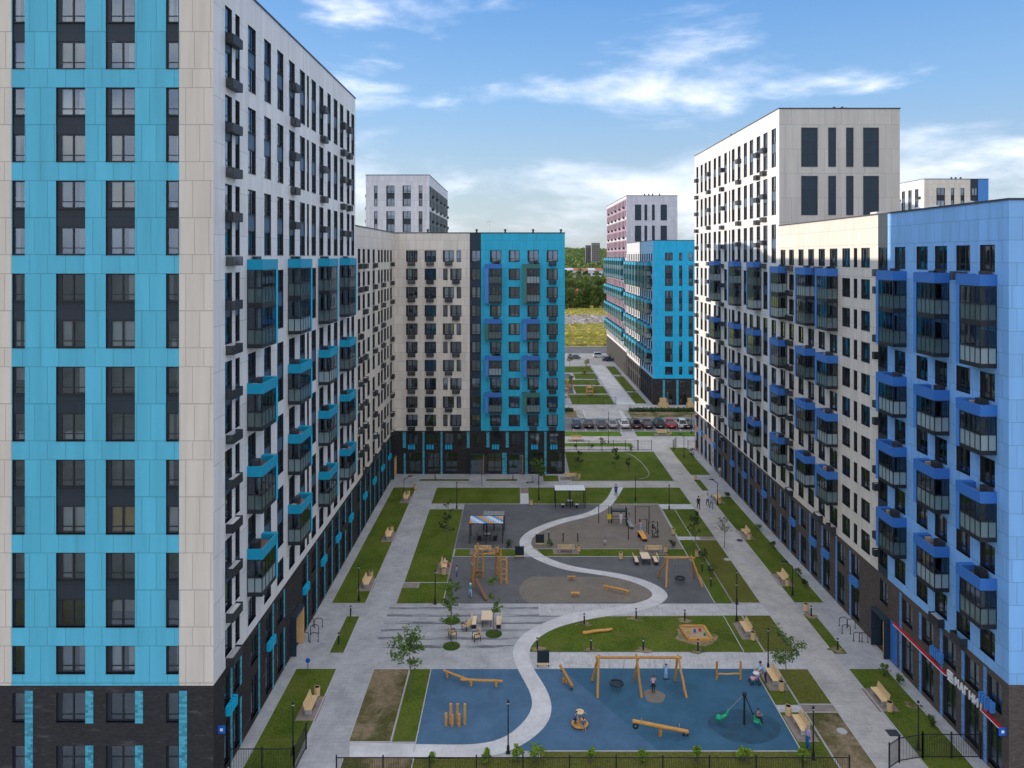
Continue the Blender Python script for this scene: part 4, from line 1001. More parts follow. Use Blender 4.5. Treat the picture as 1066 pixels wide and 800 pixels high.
# scuffed ring under the spinner, bare patch under the swing, sand round the lights
def disc(cx, cy, rx, ry, n=28, wob=.08, sd=1):
    r = random.Random(sd); ph = [r.random()*6 for _ in range(3)]
    return [(cx+rx*math.cos(t)*(1+wob*math.sin(3*t+ph[0])+wob*.6*math.sin(5*t+ph[1])), cy+ry*math.sin(t)*(1+wob*math.sin(2*t+ph[2]))) for t in [2*PI*i/n for i in range(n)]]
sheet('playground_surface', [disc(16.4, 54.2, 2.6, 1.9, wob=.05)], 'rubber_worn', .020)
sheet('playground_surface', [disc(10.55, 57.9, .8, .95, sd=4)], 'rubber_brown', .022)
spots = []
for i, (X, Y) in enumerate(LIGHTS_ON_GRASS := [toE(p) for p in ((392,135),(632,110),(857,118),(175,250),(423,253),(665,255))] + [G(700+118/4.443, 620+258/4.443), G(774, 648), G(950,735), G(844,642), G(871,677)]):
    spots.append(disc(X, Y, .62, .42, wob=.3, sd=i+5))
spots.append(disc(15.9, 67.2, 1.75, 1.75, wob=.16, sd=50))
sheet('bare_soil', spots, 'bare_patch', .042)
# round tree pits
pits = [G(470.6,646.8), G(470,673), G(514,660.3)]
sheet('tree_pit', [disc(x, y, .75, .75, wob=0) for x, y in pits], 'hedge_green', .04, z0=0)
# light cross walks and brown paver cuts, pads under the benches
sheet('pavement', [rect(.4, 1.5, 102.8, 108.2), rect(19.4, 23.8, 100.8, 102.7)], 'path_white', .01)
sheet('pavement', [rect(.35, 1.55, 107.4, 110), rect(-11.85, -10.3, 76.75, 77.9), rect(22.0, 23.8, 89.75, 90.85), rect(21.4, 23.85, 55.85, 56.75)], 'pavers_brown', .014)
sheet('pavement', [rect(19.35, 21.9, 89.75, 90.85), rect(19.55, 21.3, 55.85, 56.75), rect(-10.2, -7.2, 76.75, 77.9)], 'slab_worn', .012)
# kerbs and metal lawn edging
kb = MB()
def kline(x0, y0, x1, y1, w=.07, z=.06): kb.bar((x0,y0,z/2), (x1,y1,z/2), w, z)
for a in green[:1]+green[1:3]+bare+olive[:3]+[rect(8.1,23.65,113.2,130.2), rect(27.1,30.05,73.4,105.9), rect(27.2,30.3,40,61.7), rect(-11.9,.35,yb_,yt), rect(-11.85,-7.35,78,100.6)]:
    for p, q in zip(a, a[1:]+a[:1]): kline(p[0], p[1], q[0], q[1])
for x, y0, y1 in ((19.3,73.3,84.8),(19.2,87,102.7),(-7.32,73.3,84.8),(-7.32,87,102.7),(-7.13,51.4,61.7),(19.47,51.4,61.7),(21.05,73.4,101),(19.42,64.4,70.8),(21.15,64.3,70.8),(21.3,56.8,61.6)): kline(x, y0, x, y1)
for y, x0, x1 in ((51.42,1.6,19.45),(84.76,-7.3,19.3),(86.95,-7.3,19.3),(102.75,-7.3,19.3)): kline(x0, y, x1, y)
for i in range(12):
    t0, t1 = PI/2*i/12, PI/2*(i+1)/12; kline(18.6+2*math.cos(t0), 118+10*math.sin(t0)*1.1, 18.6+2*math.cos(t1), 118+10*math.sin(t1)*1.1)
for i in range(6):
    t0, t1 = -PI/2*i/6, -PI/2*(i+1)/6; kline(18.6+2*math.cos(t0), 118+3.6*math.sin(t0), 18.6+2*math.cos(t1), 118+3.6*math.sin(t1))
tag(kb.build('kerb', 'kerb_stone'), kind='structure')
# car park, access road, verges
sheet('road', [rect(-18, 75, 145.2, 157.0)], 'asphalt', .004)
sheet('pavement', [rect(-18, 75, 164.9, 171.3), rect(14.2, 22.9, 157, 164.9)], 'paving_warm', .004)
zb_ = MB()
for i in range(6):
    for s_, x in ((1, 12.6), (-1, 24.0)):
        y = 157.2+i*1.25; zb_.quad([(x,y,.012),(x+s_*1.9,y+.9,.012),(x+s_*1.9,y+1.3,.012),(x,y+.4,.012)][::s_])
for i in range(13):
    x = 8.6+i*2.32; zb_.quad([(x,145.6,.012),(x+.1,145.6,.012),(x+.1,150.6,.012),(x,150.6,.012)])
tag(zb_.build('road_marking', 'paint_white'), kind='structure')
sheet('lawn', [rect(-18, 12.4, 157.2, 164.8), rect(24.2, 60, 157.2, 164.8)], 'lawn_bare', .03, z0=-.02)
kb = MB(); kb.box(-18, 75, 145.02, 145.2, 0, .14); kb.box(-18, 12.4, 157.0, 157.18, 0, .14); kb.box(24.2, 75, 157.0, 157.18, 0, .14); tag(kb.build('kerb', 'kerb_stone'), kind='structure')
# the next court
sheet('pavement', [rect(-18, 31, 171.4, 233)], 'paving', .004)
sheet('lawn', [rect(-15, 9, 173, 181), rect(12.5, 22.3, 172, 184), rect(-15, 21.8, 198, 206), rect(14.5, 22.3, 185.5, 196), rect(-15, 22.3, 219, 231), rect(27.2, 29.8, 173, 187), rect(27.2, 29.8, 188.5, 212), rect(27.2, 29.8, 215, 231), rect(16, 22.3, 207.5, 217.5)], 'lawn_green', .034, z0=-.02)
sheet('playground_surface', [rect(-10, 14, 185.5, 196.5), rect(-5, 15, 208, 217)], 'rubber_grey', .012)
sheet('path', [rect(22.8, 26.9, 171.4, 233)], 'path_white', .03)
# street beyond, fields, rubble, rising wooded land
sheet('road', [rect(-400, 600, 232, 282)], 'paving_warm', .0); sheet('road', [rect(-400, 600, 262, 282)], 'asphalt', .01)
mb = MB(); nx, ny = 40, 24; r = random.Random(4)
def terrain(x, y): return max(0, (y-560)*.0235) + (2.2*math.sin(x*.004+y*.003)+1.2*math.sin(x*.013)) * min(1, max(0, (y-560)/400))
gx = [-1500+ (3000)*i/nx for i in range(nx+1)]; gy = [282 + (3200-282)*(j/ny)**1.6 for j in range(ny+1)]
for j in range(ny):
    for i in range(nx):
        mb.quad([(gx[i],gy[j],terrain(gx[i],gy[j])),(gx[i+1],gy[j],terrain(gx[i+1],gy[j])),(gx[i+1],gy[j+1],terrain(gx[i+1],gy[j+1])),(gx[i],gy[j+1],terrain(gx[i],gy[j+1]))], 0 if gy[j] < 520 else 1, smooth=True)
tag(mb.build('terrain', ['field','hill_green']), kind='structure')
mb = MB(); r = random.Random(9)
for i in range(1500):
    y = r.choice([r.gauss(398, 13), r.gauss(398, 13), r.gauss(296, 4)]); x = r.uniform(y*.05, y*.14) if y > 330 else r.uniform(17, 27); s_ = r.uniform(.4, 2.6 if y > 330 else 1.1)
    p = [(x+s_*r.uniform(-1,1), y+s_*r.uniform(-1,1), r.uniform(.1,.8)*s_) for _ in range(4)]
    mb.quad([(x-s_,y-s_*.7,0),(x+s_,y-s_*.7,0),p[0]]); mb.quad([(x+s_,y-s_*.7,0),(x+s_*.8,y+s_,0),p[0]]); mb.quad([(x+s_*.8,y+s_,0),(x-s_,y+s_*.8,0),p[0]]); mb.quad([(x-s_,y+s_*.8,0),(x-s_,y-s_*.7,0),p[0]])
tag(mb.build('rubble', 'rubble', loc=(0,0,0)), kind='stuff')
# tall field grass in clumps
mb = MB(); r = random.Random(10)
for i in range(5200):
    y = 284 + 200*r.random()**1.3
    if 374 < y < 424: continue
    x = r.uniform(y*.055, y*.135); h = r.uniform(.3, 1.0); w_ = r.uniform(.8, 2.4); a = r.uniform(0, PI)
    dx, dy = math.cos(a)*w_, math.sin(a)*w_
    mb.quad([(x-dx,y-dy,0),(x+dx,y+dy,0),(x+dx*.6,y+dy*.6,h*r.uniform(.6,1)),(x-dx*.5,y-dy*.5,h)], r.choice([0,0,0,1]))
tag(mb.build('tall_grass', ['field','field']), kind='stuff')
# ------------------------------------------------------------------ street furniture
def make_bench():
    t = thing('bench', 'bench', 'bench')
    for x in (-.72, .72):
        m = MB(); m.box(x-.05, x+.05, -.26, .24, 0, .40); m.bar((x,.2,.38), (x,.34,.9), .09, .06); m.build('leg', 'concrete', t)
    m = MB()
    for i in range(4): m.box(-.95, .95, -.30+i*.145, -.30+i*.145+.125, .40, .45)
    m.build('seat', 'bench_wood', t)
    m = MB()
    for i in range(3): m.bar((-.95,.23+i*.04,.56+i*.145), (.95,.23+i*.04,.56+i*.145), .04, .125)
    m.build('backrest', 'bench_wood', t)
    return t
def make_bin():
    t = thing('litter_bin', 'bin', 'litter bin')
    m = MB()
    for i in range(14):
        a0, a1 = 2*PI*(i+.06)/14, 2*PI*(i+.94)/14
        P = lambda a, r, z: (r*math.cos(a), r*math.sin(a), z)
        m.quad([P(a0,.23,.06), P(a1,.23,.06), P(a1,.23,.74), P(a0,.23,.74)]); m.quad([P(a0,.23,.74), P(a1,.23,.74), P(a1,.2,.74), P(a0,.2,.74)])
        m.quad([P(a0,.2,.06), P(a0,.2,.74), P(a1,.2,.74), P(a1,.2,.06)])
    m.build('body', 'bench_wood', t)
    m = MB(); m.lathe([(0,.0),(.2,.0),(.21,.06),(.195,.07),(.19,.72),(.14,.73),(.14,.45),(0,.45)], n=14); m.build('liner', 'dark_metal', t)
    return t
bench0, bu = make_bench(), []; bin0, nu = make_bin(), []
HL, HR, H0, H180 = PI/2, -PI/2, 0.0, PI
def bench(px, rz, label, group, pad=True):
    x, y = px if isinstance(px, tuple) and abs(px[0]) < 60 else G(*px)
    place(bench0, bu, (x, y, .03), rz, label, group)
    if pad: pads.append((x, y, rz))
def bin_(px, label, group='litter bins beside the benches'):
    x, y = px if abs(px[0]) < 60 else G(*px); place(bin0, nu, (x, y, .03), RN.random(), label, group)
pads = []
gl_, gr_ = 'benches along the left lawn strip', 'benches along the right lawn strip'
for (Y, lb, bl) in ((104.6, 'wooden bench on the left lawn strip, farthest of its row, near the corner block', 'slatted wooden bin at the far end of the left lawn strip'),
                (90.6, 'wooden bench midway along the long left lawn strip', 'slatted wooden bin by the bench midway along the left lawn strip'),
                (77.5, 'wooden bench near the close end of the long left lawn strip', 'slatted wooden bin by the bench at the close end of the left lawn strip'),
                (56.3, 'wooden bench on the lowest left lawn, just behind the open fence gate', 'slatted wooden bin beside the bench on the lowest left lawn')):
    bench((-15.55, Y), HL, lb, gl_); bin_((-15.5, Y+1.55), bl)
for (Y, lb, bl) in ((104.4, 'wooden bench at the far end of the right lawn strip beside three walkers', 'slatted wooden bin at the far end of the right lawn strip'),
                (91.3, 'wooden bench midway along the long right lawn strip', 'slatted wooden bin by the bench midway along the right lawn strip'),
                (78.6, 'wooden bench near the close end of the long right lawn strip beside a lamp post', 'slatted wooden bin by the bench at the close end of the right lawn strip'),
                (57.4, 'wooden bench on the lowest right lawn opposite the red shop band', 'slatted wooden bin on the lowest right lawn opposite the red shop band')):
    bench((27.75, Y), HR, lb, gr_); bin_((27.75, Y-1.5), bl)
gp = 'benches around the playgrounds'
bench((20.65, 67.9), HR, 'wooden bench between kerb lines right of the sandpit lawn', gp); bin_((20.8, 66.3), 'slatted wooden bin in front of the bench right of the sandpit lawn')
bench((20.45, 60.1), HR, 'wooden bench at the blue playground edge beside a woman with a pushchair', gp); bin_((20.6, 58.6), 'slatted wooden bin next to the bench with the pushchair woman')
bench((20.35, 53.9), HR, 'wooden bench at the lower right corner of the blue playground', gp); bin_((20.0, 55.4), 'slatted wooden bin behind the bench at the lower right playground corner')
bench((-8.0, 81.6), HL, 'wooden bench left of the climbing frame with a person in white sitting', gp); bin_((-7.9, 79.9), 'slatted wooden bin before the bench left of the climbing frame')
bench((-4.0, 86.0), H180, 'wooden bench behind the climbing frame on the dividing lawn', gp); bin_((-2.4, 86.1), 'slatted wooden bin behind the climbing frame')
bench((5.55, 86.2), H180, 'wooden bench on the dividing lawn in front of three short posts', gp); bin_((7.0, 86.2), 'slatted wooden bin on the dividing lawn below the three posts')
bench((15.55, 86.0), H180, 'wooden bench on the dividing lawn behind the picnic table', gp); bin_((17.0, 86.0), 'slatted wooden bin right of the bench behind the picnic table')
bench((8.0, 114.6), H180, 'wooden bench on the far walk by the turquoise building corner', gp); bin_((9.4, 114.6), 'slatted wooden bin on the far walk by the turquoise building corner')
bench((27.5, 142.8), H0, 'wooden bench facing the parked cars on the far verge', gp); bin_((29.1, 142.8), 'slatted wooden bin beside the bench facing the parked cars')
bench((10.8, 138.2), H0, 'wooden bench outside the far fence on the pale walk', gp)
bin_(G(552.8,526.5), 'slatted wooden bin at the foot of the short cross walk, top of the grey playground'); bin_(G(701,557), 'slatted wooden bin on the lawn right of the fitness equipment')
bin_(G(646.3,582.5), 'slatted wooden bin left of the picnic table'); bin_(G(725.6,580), 'slatted wooden bin on the lawn behind the small nest swing')
bin_(G(839,637), 'slatted wooden bin at the tip of the narrow right lawn beside a bollard light'); bin_(G(723.7,500), 'slatted wooden bin at the tip of the far narrow right lawn')
bin_(G(432.2,510), 'slatted wooden bin at the corner of the far left lawn beside the lamp')
mb = MB()
for x, y, rz in pads:
    c, s_ = abs(math.cos(rz)), abs(math.sin(rz)); hx, hy = 1.5*c+.75*s_, 1.5*s_+.75*c
    mb.box(x-hx, x+hx, y-hy, y+hy, 0, .044)
tag(mb.build('bench_pad', 'pavers_brown'), kind='structure')

def lamp(px, h, label, arm=None, z=0):
    x, y = px if abs(px[0]) < 60 else G(*px)
    t = thing('street_lamp', label, 'street lamp', (x, y, 0), 0, 'lamp posts of the courtyard')
    m = MB(); m.tube((0,0,0), (0,0,h), .055, .042, 10); m.tube((0,0,0), (0,0,.5), .1, .1, 10); m.box(-.16,.16,-.16,.16,0,.04)
    m.build('pole', 'dark_metal', t)
    if arm:
        m = MB(); m.tube((0,0,h), (arm*1.0,0,h+.5), .05, .04, 8); m.build('arm', 'dark_metal', t)
        m = MB(); m.box(arm*1.0-.3, arm*1.0+.3, -.12, .12, h+.47, h+.56); m.build('lamp_head', 'dark_metal', t)
        m = MB(); m.quad([(arm-.25,-.09,h+.465),(arm-.25,.09,h+.465),(arm+.25,.09,h+.465),(arm+.25,-.09,h+.465)]); m.build('diffuser', 'lamp_clear', t)
    else:
        m = MB(); m.lathe([(.055,h),(.085,h+.03),(.085,h+.26),(.06,h+.3),(0,h+.31)], n=12); m.build('lamp_head', 'dark_metal', t)
        m = MB(); m.lathe([(.088,h+.08),(.088,h+.13)], n=12); m.build('diffuser', 'lamp_clear', t)
for px, h, lb, arm in (
    (G(420.5,518), 2.5, 'bent lamp post on the far left lawn, arm reaching over the path', .9), (G(529,784), 3.3, 'straight lamp post on the curving white path in front of the fence', None),
    (G(799.7,697), 3.1, 'straight lamp post at the top right corner of the blue playground', None), (G(766.8,647), 3.3, 'straight lamp post on the sandpit lawn, near its right kerb', None),
    (G(846.7,791), 3.3, 'straight lamp post beside the woman in the long skirt', None), (G(956,781), 3.1, 'straight lamp post on the lowest right lawn below the shop', None),
    (G(825,620), 2.9, 'bent lamp post at the close end of the long right lawn', -.8), (G(747,526), 3.0, 'bent lamp post at the far end of the long right lawn', -.8),
    (G(696.6,531), 3.1, 'straight lamp post at the upper right corner of the fitness ground', None), (G(767,629), 3.0, 'straight lamp post on the olive lawn near the plaza', None),
    (G(475.5,530), 3.3, 'straight lamp post at the top left corner of the grey playground', None), (G(373.5,626), 3.2, 'straight lamp post at the close end of the long left lawn', None),
    (G(633.5,462), 5.4, 'tall straight lamp post before the parked cars', None), (G(720,452), 4.0, 'straight lamp post by the right tower corner and parked cars', None),
    (G(661.5,522), 3.3, 'straight lamp post on the lawn right of the path top', None), (G(561,521), 3.3, 'straight lamp post on the lawn left of the path top', None),
    (G(712,476), 3.4, 'bent lamp post on the far right lawn behind the fence gate', -.7), (G(453,629), 3.0, 'straight lamp post on the small lawn left of the climbing frame', None),
    (G(305,786), 3.3, 'straight lamp post on the lowest left lawn beside the gate leaf', None)):
    lamp(px, h, lb, arm)
def make_bollard():
    t = thing('bollard_light', 'bollard', 'bollard light'); m = MB(); m.tube((0,0,0), (0,0,.78), .07, .07, 10); m.lathe([(.1,.92),(.1,.97),(0,1.0)], n=12); m.tube((0,0,.78), (0,0,.92), .03, .03, 8); m.build('post', 'dark_metal', t)
    m = MB(); m.lathe([(.06,.79),(.06,.92)], n=12); m.build('diffuser', 'lamp_clear', t); return t
bol0, bou = make_bollard(), []
for p, lb in list(zip(LIGHTS_ON_GRASS, ('bollard light at the upper edge of the oval lawn above the lying log', 'bollard light on the upper edge of the oval lawn, middle of its three', 'bollard light on the upper edge of the oval lawn above the sandpit',
      'bollard light in the left tip of the oval lawn beside the curving path', 'bollard light on the lower edge of the oval lawn above the rocker', 'bollard light on the lower edge of the oval lawn above the big swing'))) + [
      (G(726.6,678), 'bollard light on the lower edge of the lawn below the sandpit'), (G(844.5,642), 'bollard light beside the bin on the narrow right lawn'), (G(872,677), 'bollard light at the close tip of the narrow right lawn'),
      (G(365,642), 'bollard light at the far tip of the narrow left lawn'), (G(352.5,671), 'bollard light at the close tip of the narrow left lawn'),
      (G(731,595), 'bollard light on the lawn right of the small nest swing, upper of two'), (G(740,611), 'bollard light on the lawn right of the small nest swing, lower of two'),
      (G(453,500.5), 'bollard light on the low grass strip left of the reddish tree'), (G(534,500.5), 'bollard light on the low grass strip right of the reddish tree')]:
    place(bol0, bou, (p[0], p[1], .03), 0, lb, 'bollard lights')
def make_hoop():
    t = thing('bike_rack', 'hoop', 'bike rack'); m = MB(); r = .03
    pts = [(-.35,0,0),(-.35,0,.62)] + [(-.35*math.cos(a), 0, .62+.2*math.sin(a)) for a in [PI*i/8 for i in range(1,8)]] + [(.35,0,.62),(.35,0,0)]
    m.path(pts, r, 6); m.build('hoop', 'dark_metal', t)
    m = MB(); m.box(-.42,-.28,-.07,.07,0,.015); m.box(.28,.42,-.07,.07,0,.015); m.build('foot_plate', 'dark_metal', t); return t
hp0, hu = make_hoop(), []
for px in ((317,668),(327,668.5),(322,652.5),(331.5,653),(327.5,660)): x, y = G(*px); place(hp0, hu, (x,y,0), .2, 'steel bike hoop on the left paving by the lit entrance', 'bike hoops on the left paving')
for px in ((878,652),(886,654),(893,668),(899,668.5),(881,660)): x, y = G(*px); place(hp0, hu, (x,y,0), -.2, 'steel bike hoop on the right paving near the blue entrance panel', 'bike hoops on the right paving')
for px, lb in (((770,563), 'dark manhole cover in the right walk'), ((326+640,650+50), None), ((757,583), 'pale manhole cover on the olive lawn'), ((876.5,762), 'pale manhole cover on the bare lower right lawn'), ((931,763.5), 'square dark drain grate beside the lowest right lawn')):
    if lb:
        x, y = G(*px); m = MB(); sq = 'square' in lb
        if sq: m.box(-.5,.5,-.35,.35,0,.02); [m.box(-.45,.45,-.3+i*.15,-.24+i*.15,.02,.03) for i in range(5)]
        else: m.lathe([(.36,0),(.36,.045),(.3,.05),(0,.05)], n=20)
        tag(m.build('manhole_cover', 'basket' if 'dark' in lb else 'concrete', loc=(x,y,.02 if not sq else .008)), lb, 'drain grate' if sq else 'manhole cover')
# small blue post sign by the left lawn
x, y = G(320.5, 697); t = thing('post_sign', 'low blue round sign on a short post at the corner of the lowest left lawn', 'sign', (x,y,0)); m = MB(); m.tube((0,0,0),(0,0,.6),.03); m.build('post','dark_metal',t); m = MB(); m.tube((0,-.03,.72),(0,.03,.72),.2,n=16); m.build('disc','plastic_blue',t)

# ------------------------------------------------------------------ fences
def fence(name, label, pts, h=1.75, bay=2.95, gap=.11, loc=None):
    t = thing(name, label, 'fence', (pts[0][0], pts[0][1], 0)); L = Vector((pts[0][0], pts[0][1], 0))
    for a, b in zip(pts, pts[1:]):
        a3, b3 = Vector((*a,0))-L, Vector((*b,0))-L; n = max(1, round((b3-a3).length/bay)); d = (b3-a3)/n; u = d.normalized()
        for i in range(n):
            p = a3+d*i; q = p+d
            m = MB(); 
            for z in (.15, h-.1): m.bar(p+Vector((0,0,z)), q+Vector((0,0,z)), .045, .045)
            k = int(d.length/gap)
            for j in range(1, k): r_ = p+d*j/k; m.bar(r_+Vector((0,0,.18)), r_+Vector((0,0,h-.12)), .018, .018)
            m.build('bar_panel', 'dark_metal', t)
        for i in range(n+1):
            p = a3+d*i; m = MB(); m.bar(p, p+Vector((0,0,h+.06)), .085, .085, up=(0,1,0)); m.build('post', 'dark_metal', t)
fence('fence', 'long dark railing fence along the bottom in front of the blue playground', [(-11.7,48.35),(21.4,48.35)])
fence('fence', 'short dark railing beside the left tower with a leaf open towards the bench', [(-18.9,49.2),(-14.7,49.2),(-14.6,51.7)], bay=2.2)
fence('fence', 'curved dark railing at the bottom right against the shop wall', [(24.6,49.6),(25.6,50.3),(27.4,50.7),(31.3,50.7)], bay=1.9)
fence('fence', 'far dark railing behind the back lawn with its gate to the car park', [(8.2,131.2),(21.0,131.2)], bay=2.3, gap=.25)
fence('fence_gate', 'far gate frame between the back lawn and the right walk', [(21.1,131.2),(23.4,131.2)], bay=2.4, gap=.5)
fence('fence', 'short far railing by the right tower corner', [(27.2,131.2),(28.2,133.5)], bay=3, gap=.2); fence('fence', 'small far gate leaf against the right tower wall', [(29.8,131.2),(31.2,131.2)], bay=3, gap=.2)
fence('fence', 'railing along the edge of the next courtyard beyond the car park', [(-15,171.8),(22.5,171.8)], bay=2.9, gap=.3)

# ------------------------------------------------------------------ playground
P3 = lambda px, py, z=0: Vector((*G(px, py, z), z))
def log(m, a, b, r0, r1=None, mi=0, n=10, wob=.02):
    a = Vector(a); b = Vector(b); r1 = r0 if r1 is None else r1; k = 5; pts = []
    for i in range(k+1):
        f = i/k; o = Vector((RN.uniform(-wob,wob), RN.uniform(-wob,wob), RN.uniform(-wob,wob))) if 0 < i < k else Vector()
        pts.append(a+(b-a)*f+o)
    m.path(pts, [r0+(r1-r0)*i/k for i in range(k+1)], n, mi)
def swing_frame(t, legs, beam, mats='play_wood'):
    for a, b in legs:
        m = MB(); log(m, a, b, .11, .085); m.build('leg', mats, t)
    m = MB(); log(m, beam[0], beam[1], .1, .1); m.build('beam', mats, t)
def nest(t, x, y, ztop, z, R=.5):
    m = MB(); m.torus((x,y,z), R, .07); m.build('nest_ring', 'dark_metal', t)
    m = MB()
    for i in range(-4, 5):
        w_ = math.sqrt(max(0, R*R-(i*R/4.5)**2)); m.bar((x-w_, y+i*R/4.5, z-.03), (x+w_, y+i*R/4.5, z-.03), .02); m.bar((x+i*R/4.5, y-w_, z-.035), (x+i*R/4.5, y+w_, z-.035), .02)
    m.build('nest_net', 'dark_metal', t)
    for s_ in (-1, 1):
        m = MB(); m.tube((x+s_*.45,y-.2,z), (x+s_*.62,y,ztop), .012, n=5); m.tube((x+s_*.45,y+.2,z), (x+s_*.62,y,ztop), .012, n=5); m.build('rope', 'steel', t)
def swing_seat(t, x, y, ztop, z, sway=0):
    for s_ in (-1, 1): m = MB(); m.tube((x+s_*.22,y,ztop), (x+s_*.2,y+sway,z), .012, n=5); m.build('chain', 'steel', t)
    m = MB(); m.box(x-.24, x+.24, y+sway-.11, y+sway+.11, z-.03, z+.01); m.build('swing_seat', 'dark_metal', t)
Y0 = 58.8
t = thing('swing', 'big three legged timber swing on the blue rubber with a nest seat and two riders', 'swing', (9.5, Y0, 0)); o = Vector((-9.5,-Y0,0))
V = lambda *p: Vector(p)+o
swing_frame(t, [(V(6.15,57.7,0),V(6.35,58.85,2.72)), (V(5.95,60.0,0),V(6.3,58.7,2.6)), (V(9.55,57.7,0),V(9.3,58.85,2.75)), (V(9.3,60.0,0),V(9.45,58.7,2.6)), (V(13.0,57.7,0),V(12.55,58.85,2.72)), (V(12.6,60.0,0),V(12.5,58.7,2.6))], (V(6.1,Y0,2.52), V(12.85,Y0,2.52)))
nest(t, 7.75-9.5, 0, 2.45, .5); swing_seat(t, 10.55-9.5, 0, 2.45, .5, -.35); swing_seat(t, 11.75-9.5, 0, 2.45, .55, .55)
Y0 = 78.2
t = thing('swing', 'smaller timber swing with one nest seat on the grey rubber by the right lawn', 'swing', (16.9, Y0, 0)); o = Vector((-16.9,-Y0,0))
swing_frame(t, [(V(15.25,77.0,0),V(15.65,78.25,2.75)), (V(14.8,79.4,0),V(15.6,78.1,2.6)), (V(19.0,77.0,0),V(18.1,78.25,2.75)), (V(18.7,79.4,0),V(18.15,78.1,2.6))], (V(15.3,Y0,2.52), V(18.5,Y0,2.52)))
nest(t, 0, -.1, 2.45, .45, .5)
t = thing('seesaw', 'long timber log seesaw on the blue rubber near the bottom fence', 'seesaw', (10.1, 53.1, 0)); m = MB(); log(m, (-1.95,.1,1.0), (1.95,-.1,.36), .13, .13, n=12); m.build('beam', 'play_wood', t)
m = MB(); log(m, (0,0,0), (0,0,.62), .13); m.build('pivot_post', 'play_wood', t)
for x, z in ((-1.75,.7),(1.8,.12)): m = MB(); m.torus((x,0,z), .16, .06, axis='y', n=14); m.build('buffer_tyre', 'tyre', t)
for x, z in ((-1.35,1.02),(1.35,.58)): m = MB(); m.tube((x,-.02,z), (x,-.02,z+.22), .025, n=6); m.tube((x,-.16,z+.2), (x,.14,z+.2), .02, n=6); m.build('handle', 'steel', t)
t = thing('seesaw', 'short slanting timber rocker on the blue rubber beside the curving path', 'seesaw', (3.85, 59.7, 0)); m = MB(); log(m, (-.4,1.0,.85), (.42,-1.1,.35), .12); m.build('beam', 'play_wood', t)
m = MB(); log(m, (0,0,0), (0,0,.5), .11); log(m, (-.22,.05,0), (-.2,.05,.35), .08); m.build('pivot_post', 'play_wood', t)
for p in ((-.33,.8,.62),(.38,-.95,.16)): m = MB(); m.torus(p, .13, .05, axis='x', n=12); m.build('buffer_tyre', 'tyre', t)
t = thing('carousel', 'small round timber carousel carrying two children on the blue rubber', 'carousel', (4.5, 54.3, 0))
m = MB(); m.lathe([(0,.1),(.6,.1),(.62,.16),(.6,.2),(0,.2)], n=24, smooth=False); m.build('platform', 'log_wood', t); m = MB(); m.tube((0,0,0),(0,0,.95),.06); m.build('pole','steel',t)
m = MB(); m.lathe([(0,.95),(.3,.95),(.31,1.0),(.3,1.03),(0,1.03)], n=20, smooth=False); m.build('hand_wheel', 'bench_wood', t)
for a in (0, 2.1, 4.2): m = MB(); m.tube((.5*math.cos(a),.5*math.sin(a),.2),(.5*math.cos(a),.5*math.sin(a),.8),.025,n=6); m.tube((.5*math.cos(a),.5*math.sin(a),.8),(.28*math.cos(a),.28*math.sin(a),.97),.025,n=6); m.build('rail','steel',t)
t = thing('spinner', 'green seated spinning pole on the blue rubber with one child riding', 'spinner', (16.45, 54.4, 0))
m = MB(); m.tube((0,0,0),(0,0,2.15),.08,.07,10); m.build('pole','dark_metal',t); m = MB(); m.lathe([(0,2.35),(.14,2.32),(.17,2.2),(.13,2.08),(0,2.05)], n=12); m.build('hub','dark_metal',t)
m = MB(); m.tube((0,0,2.2),(-1.15,.15,.9),.035,n=7); m.build('arm','steel',t); m = MB(); m.tube((0,0,2.2),(.62,-.2,.75),.04,n=7); m.build('arm','dark_metal',t)
m = MB(); m.tube((-1.1,.15,1.0),(-1.3,.1,.62),.08,.1,8); m.tube((-1.3,.1,.62),(-1.65,0,.5),.1,.13,8); m.blob((-1.85,0,.5),.26,.26,.22); m.build('green_seat','plastic_green',t)
m = MB(); m.tube((.62,-.2,.8),(.75,-.25,.42),.07,.1,8); m.blob((.85,-.25,.4),.3,.22,.12); m.tube((1.0,-.3,.4),(1.15,-.4,.15),.07,.05,8); m.build('green_seat','plastic_green',t)
t = thing('play_bars', 'timber two post bar frame at the upper right of the blue playground', 'play equipment', (16.95, 60.2, 0))
for x in (-.95, .95): m = MB(); log(m, (x,0,0), (x,0,1.45), .1, .09); m.build('post', 'play_wood', t)
m = MB(); log(m, (-.9,0,.45), (.9,0,.45), .06); m.build('crossbar', 'play_wood', t)
t = thing('balance_beam', 'zigzag timber balance beam at the upper left of the blue playground', 'balance beam', (-3.8, 59.5, 0))
m = MB(); log(m, (-2.2,1.2,.45), (-.1,-.1,.42), .09); m.build('beam', 'play_wood', t); m = MB(); log(m, (-.75,-.1,.45), (2.6,-.35,.45), .1); m.build('beam', 'play_wood', t)
for p in ((-1.9,1.0,0),(.1,-.2,0),(2.1,-.3,0)): m = MB(); log(m, p, (p[0],p[1],.4), .1); m.build('leg', 'play_wood', t)
t = thing('stepping_posts', 'cluster of upright timber stepping posts on the left of the blue rubber', 'stepping posts', (-4.5, 54.3, 0))
for x, y, h in ((-.7,0,.9),(-.37,.12,1.5),(-.25,-.1,.85),(.13,.12,1.5),(.25,-.1,.9),(.66,.1,1.5)): m = MB(); log(m, (x,y,0), (x,y,h), .105, .1); m.build('post', 'play_wood', t)
t = thing('balance_beam', 'single timber balance beam on the brown rubber inside the path bend', 'balance beam', (10.0, 75.7, 0)); m = MB(); log(m, (-1.25,.75,.4), (1.2,-.6,.4), .11); m.build('beam', 'play_wood', t)
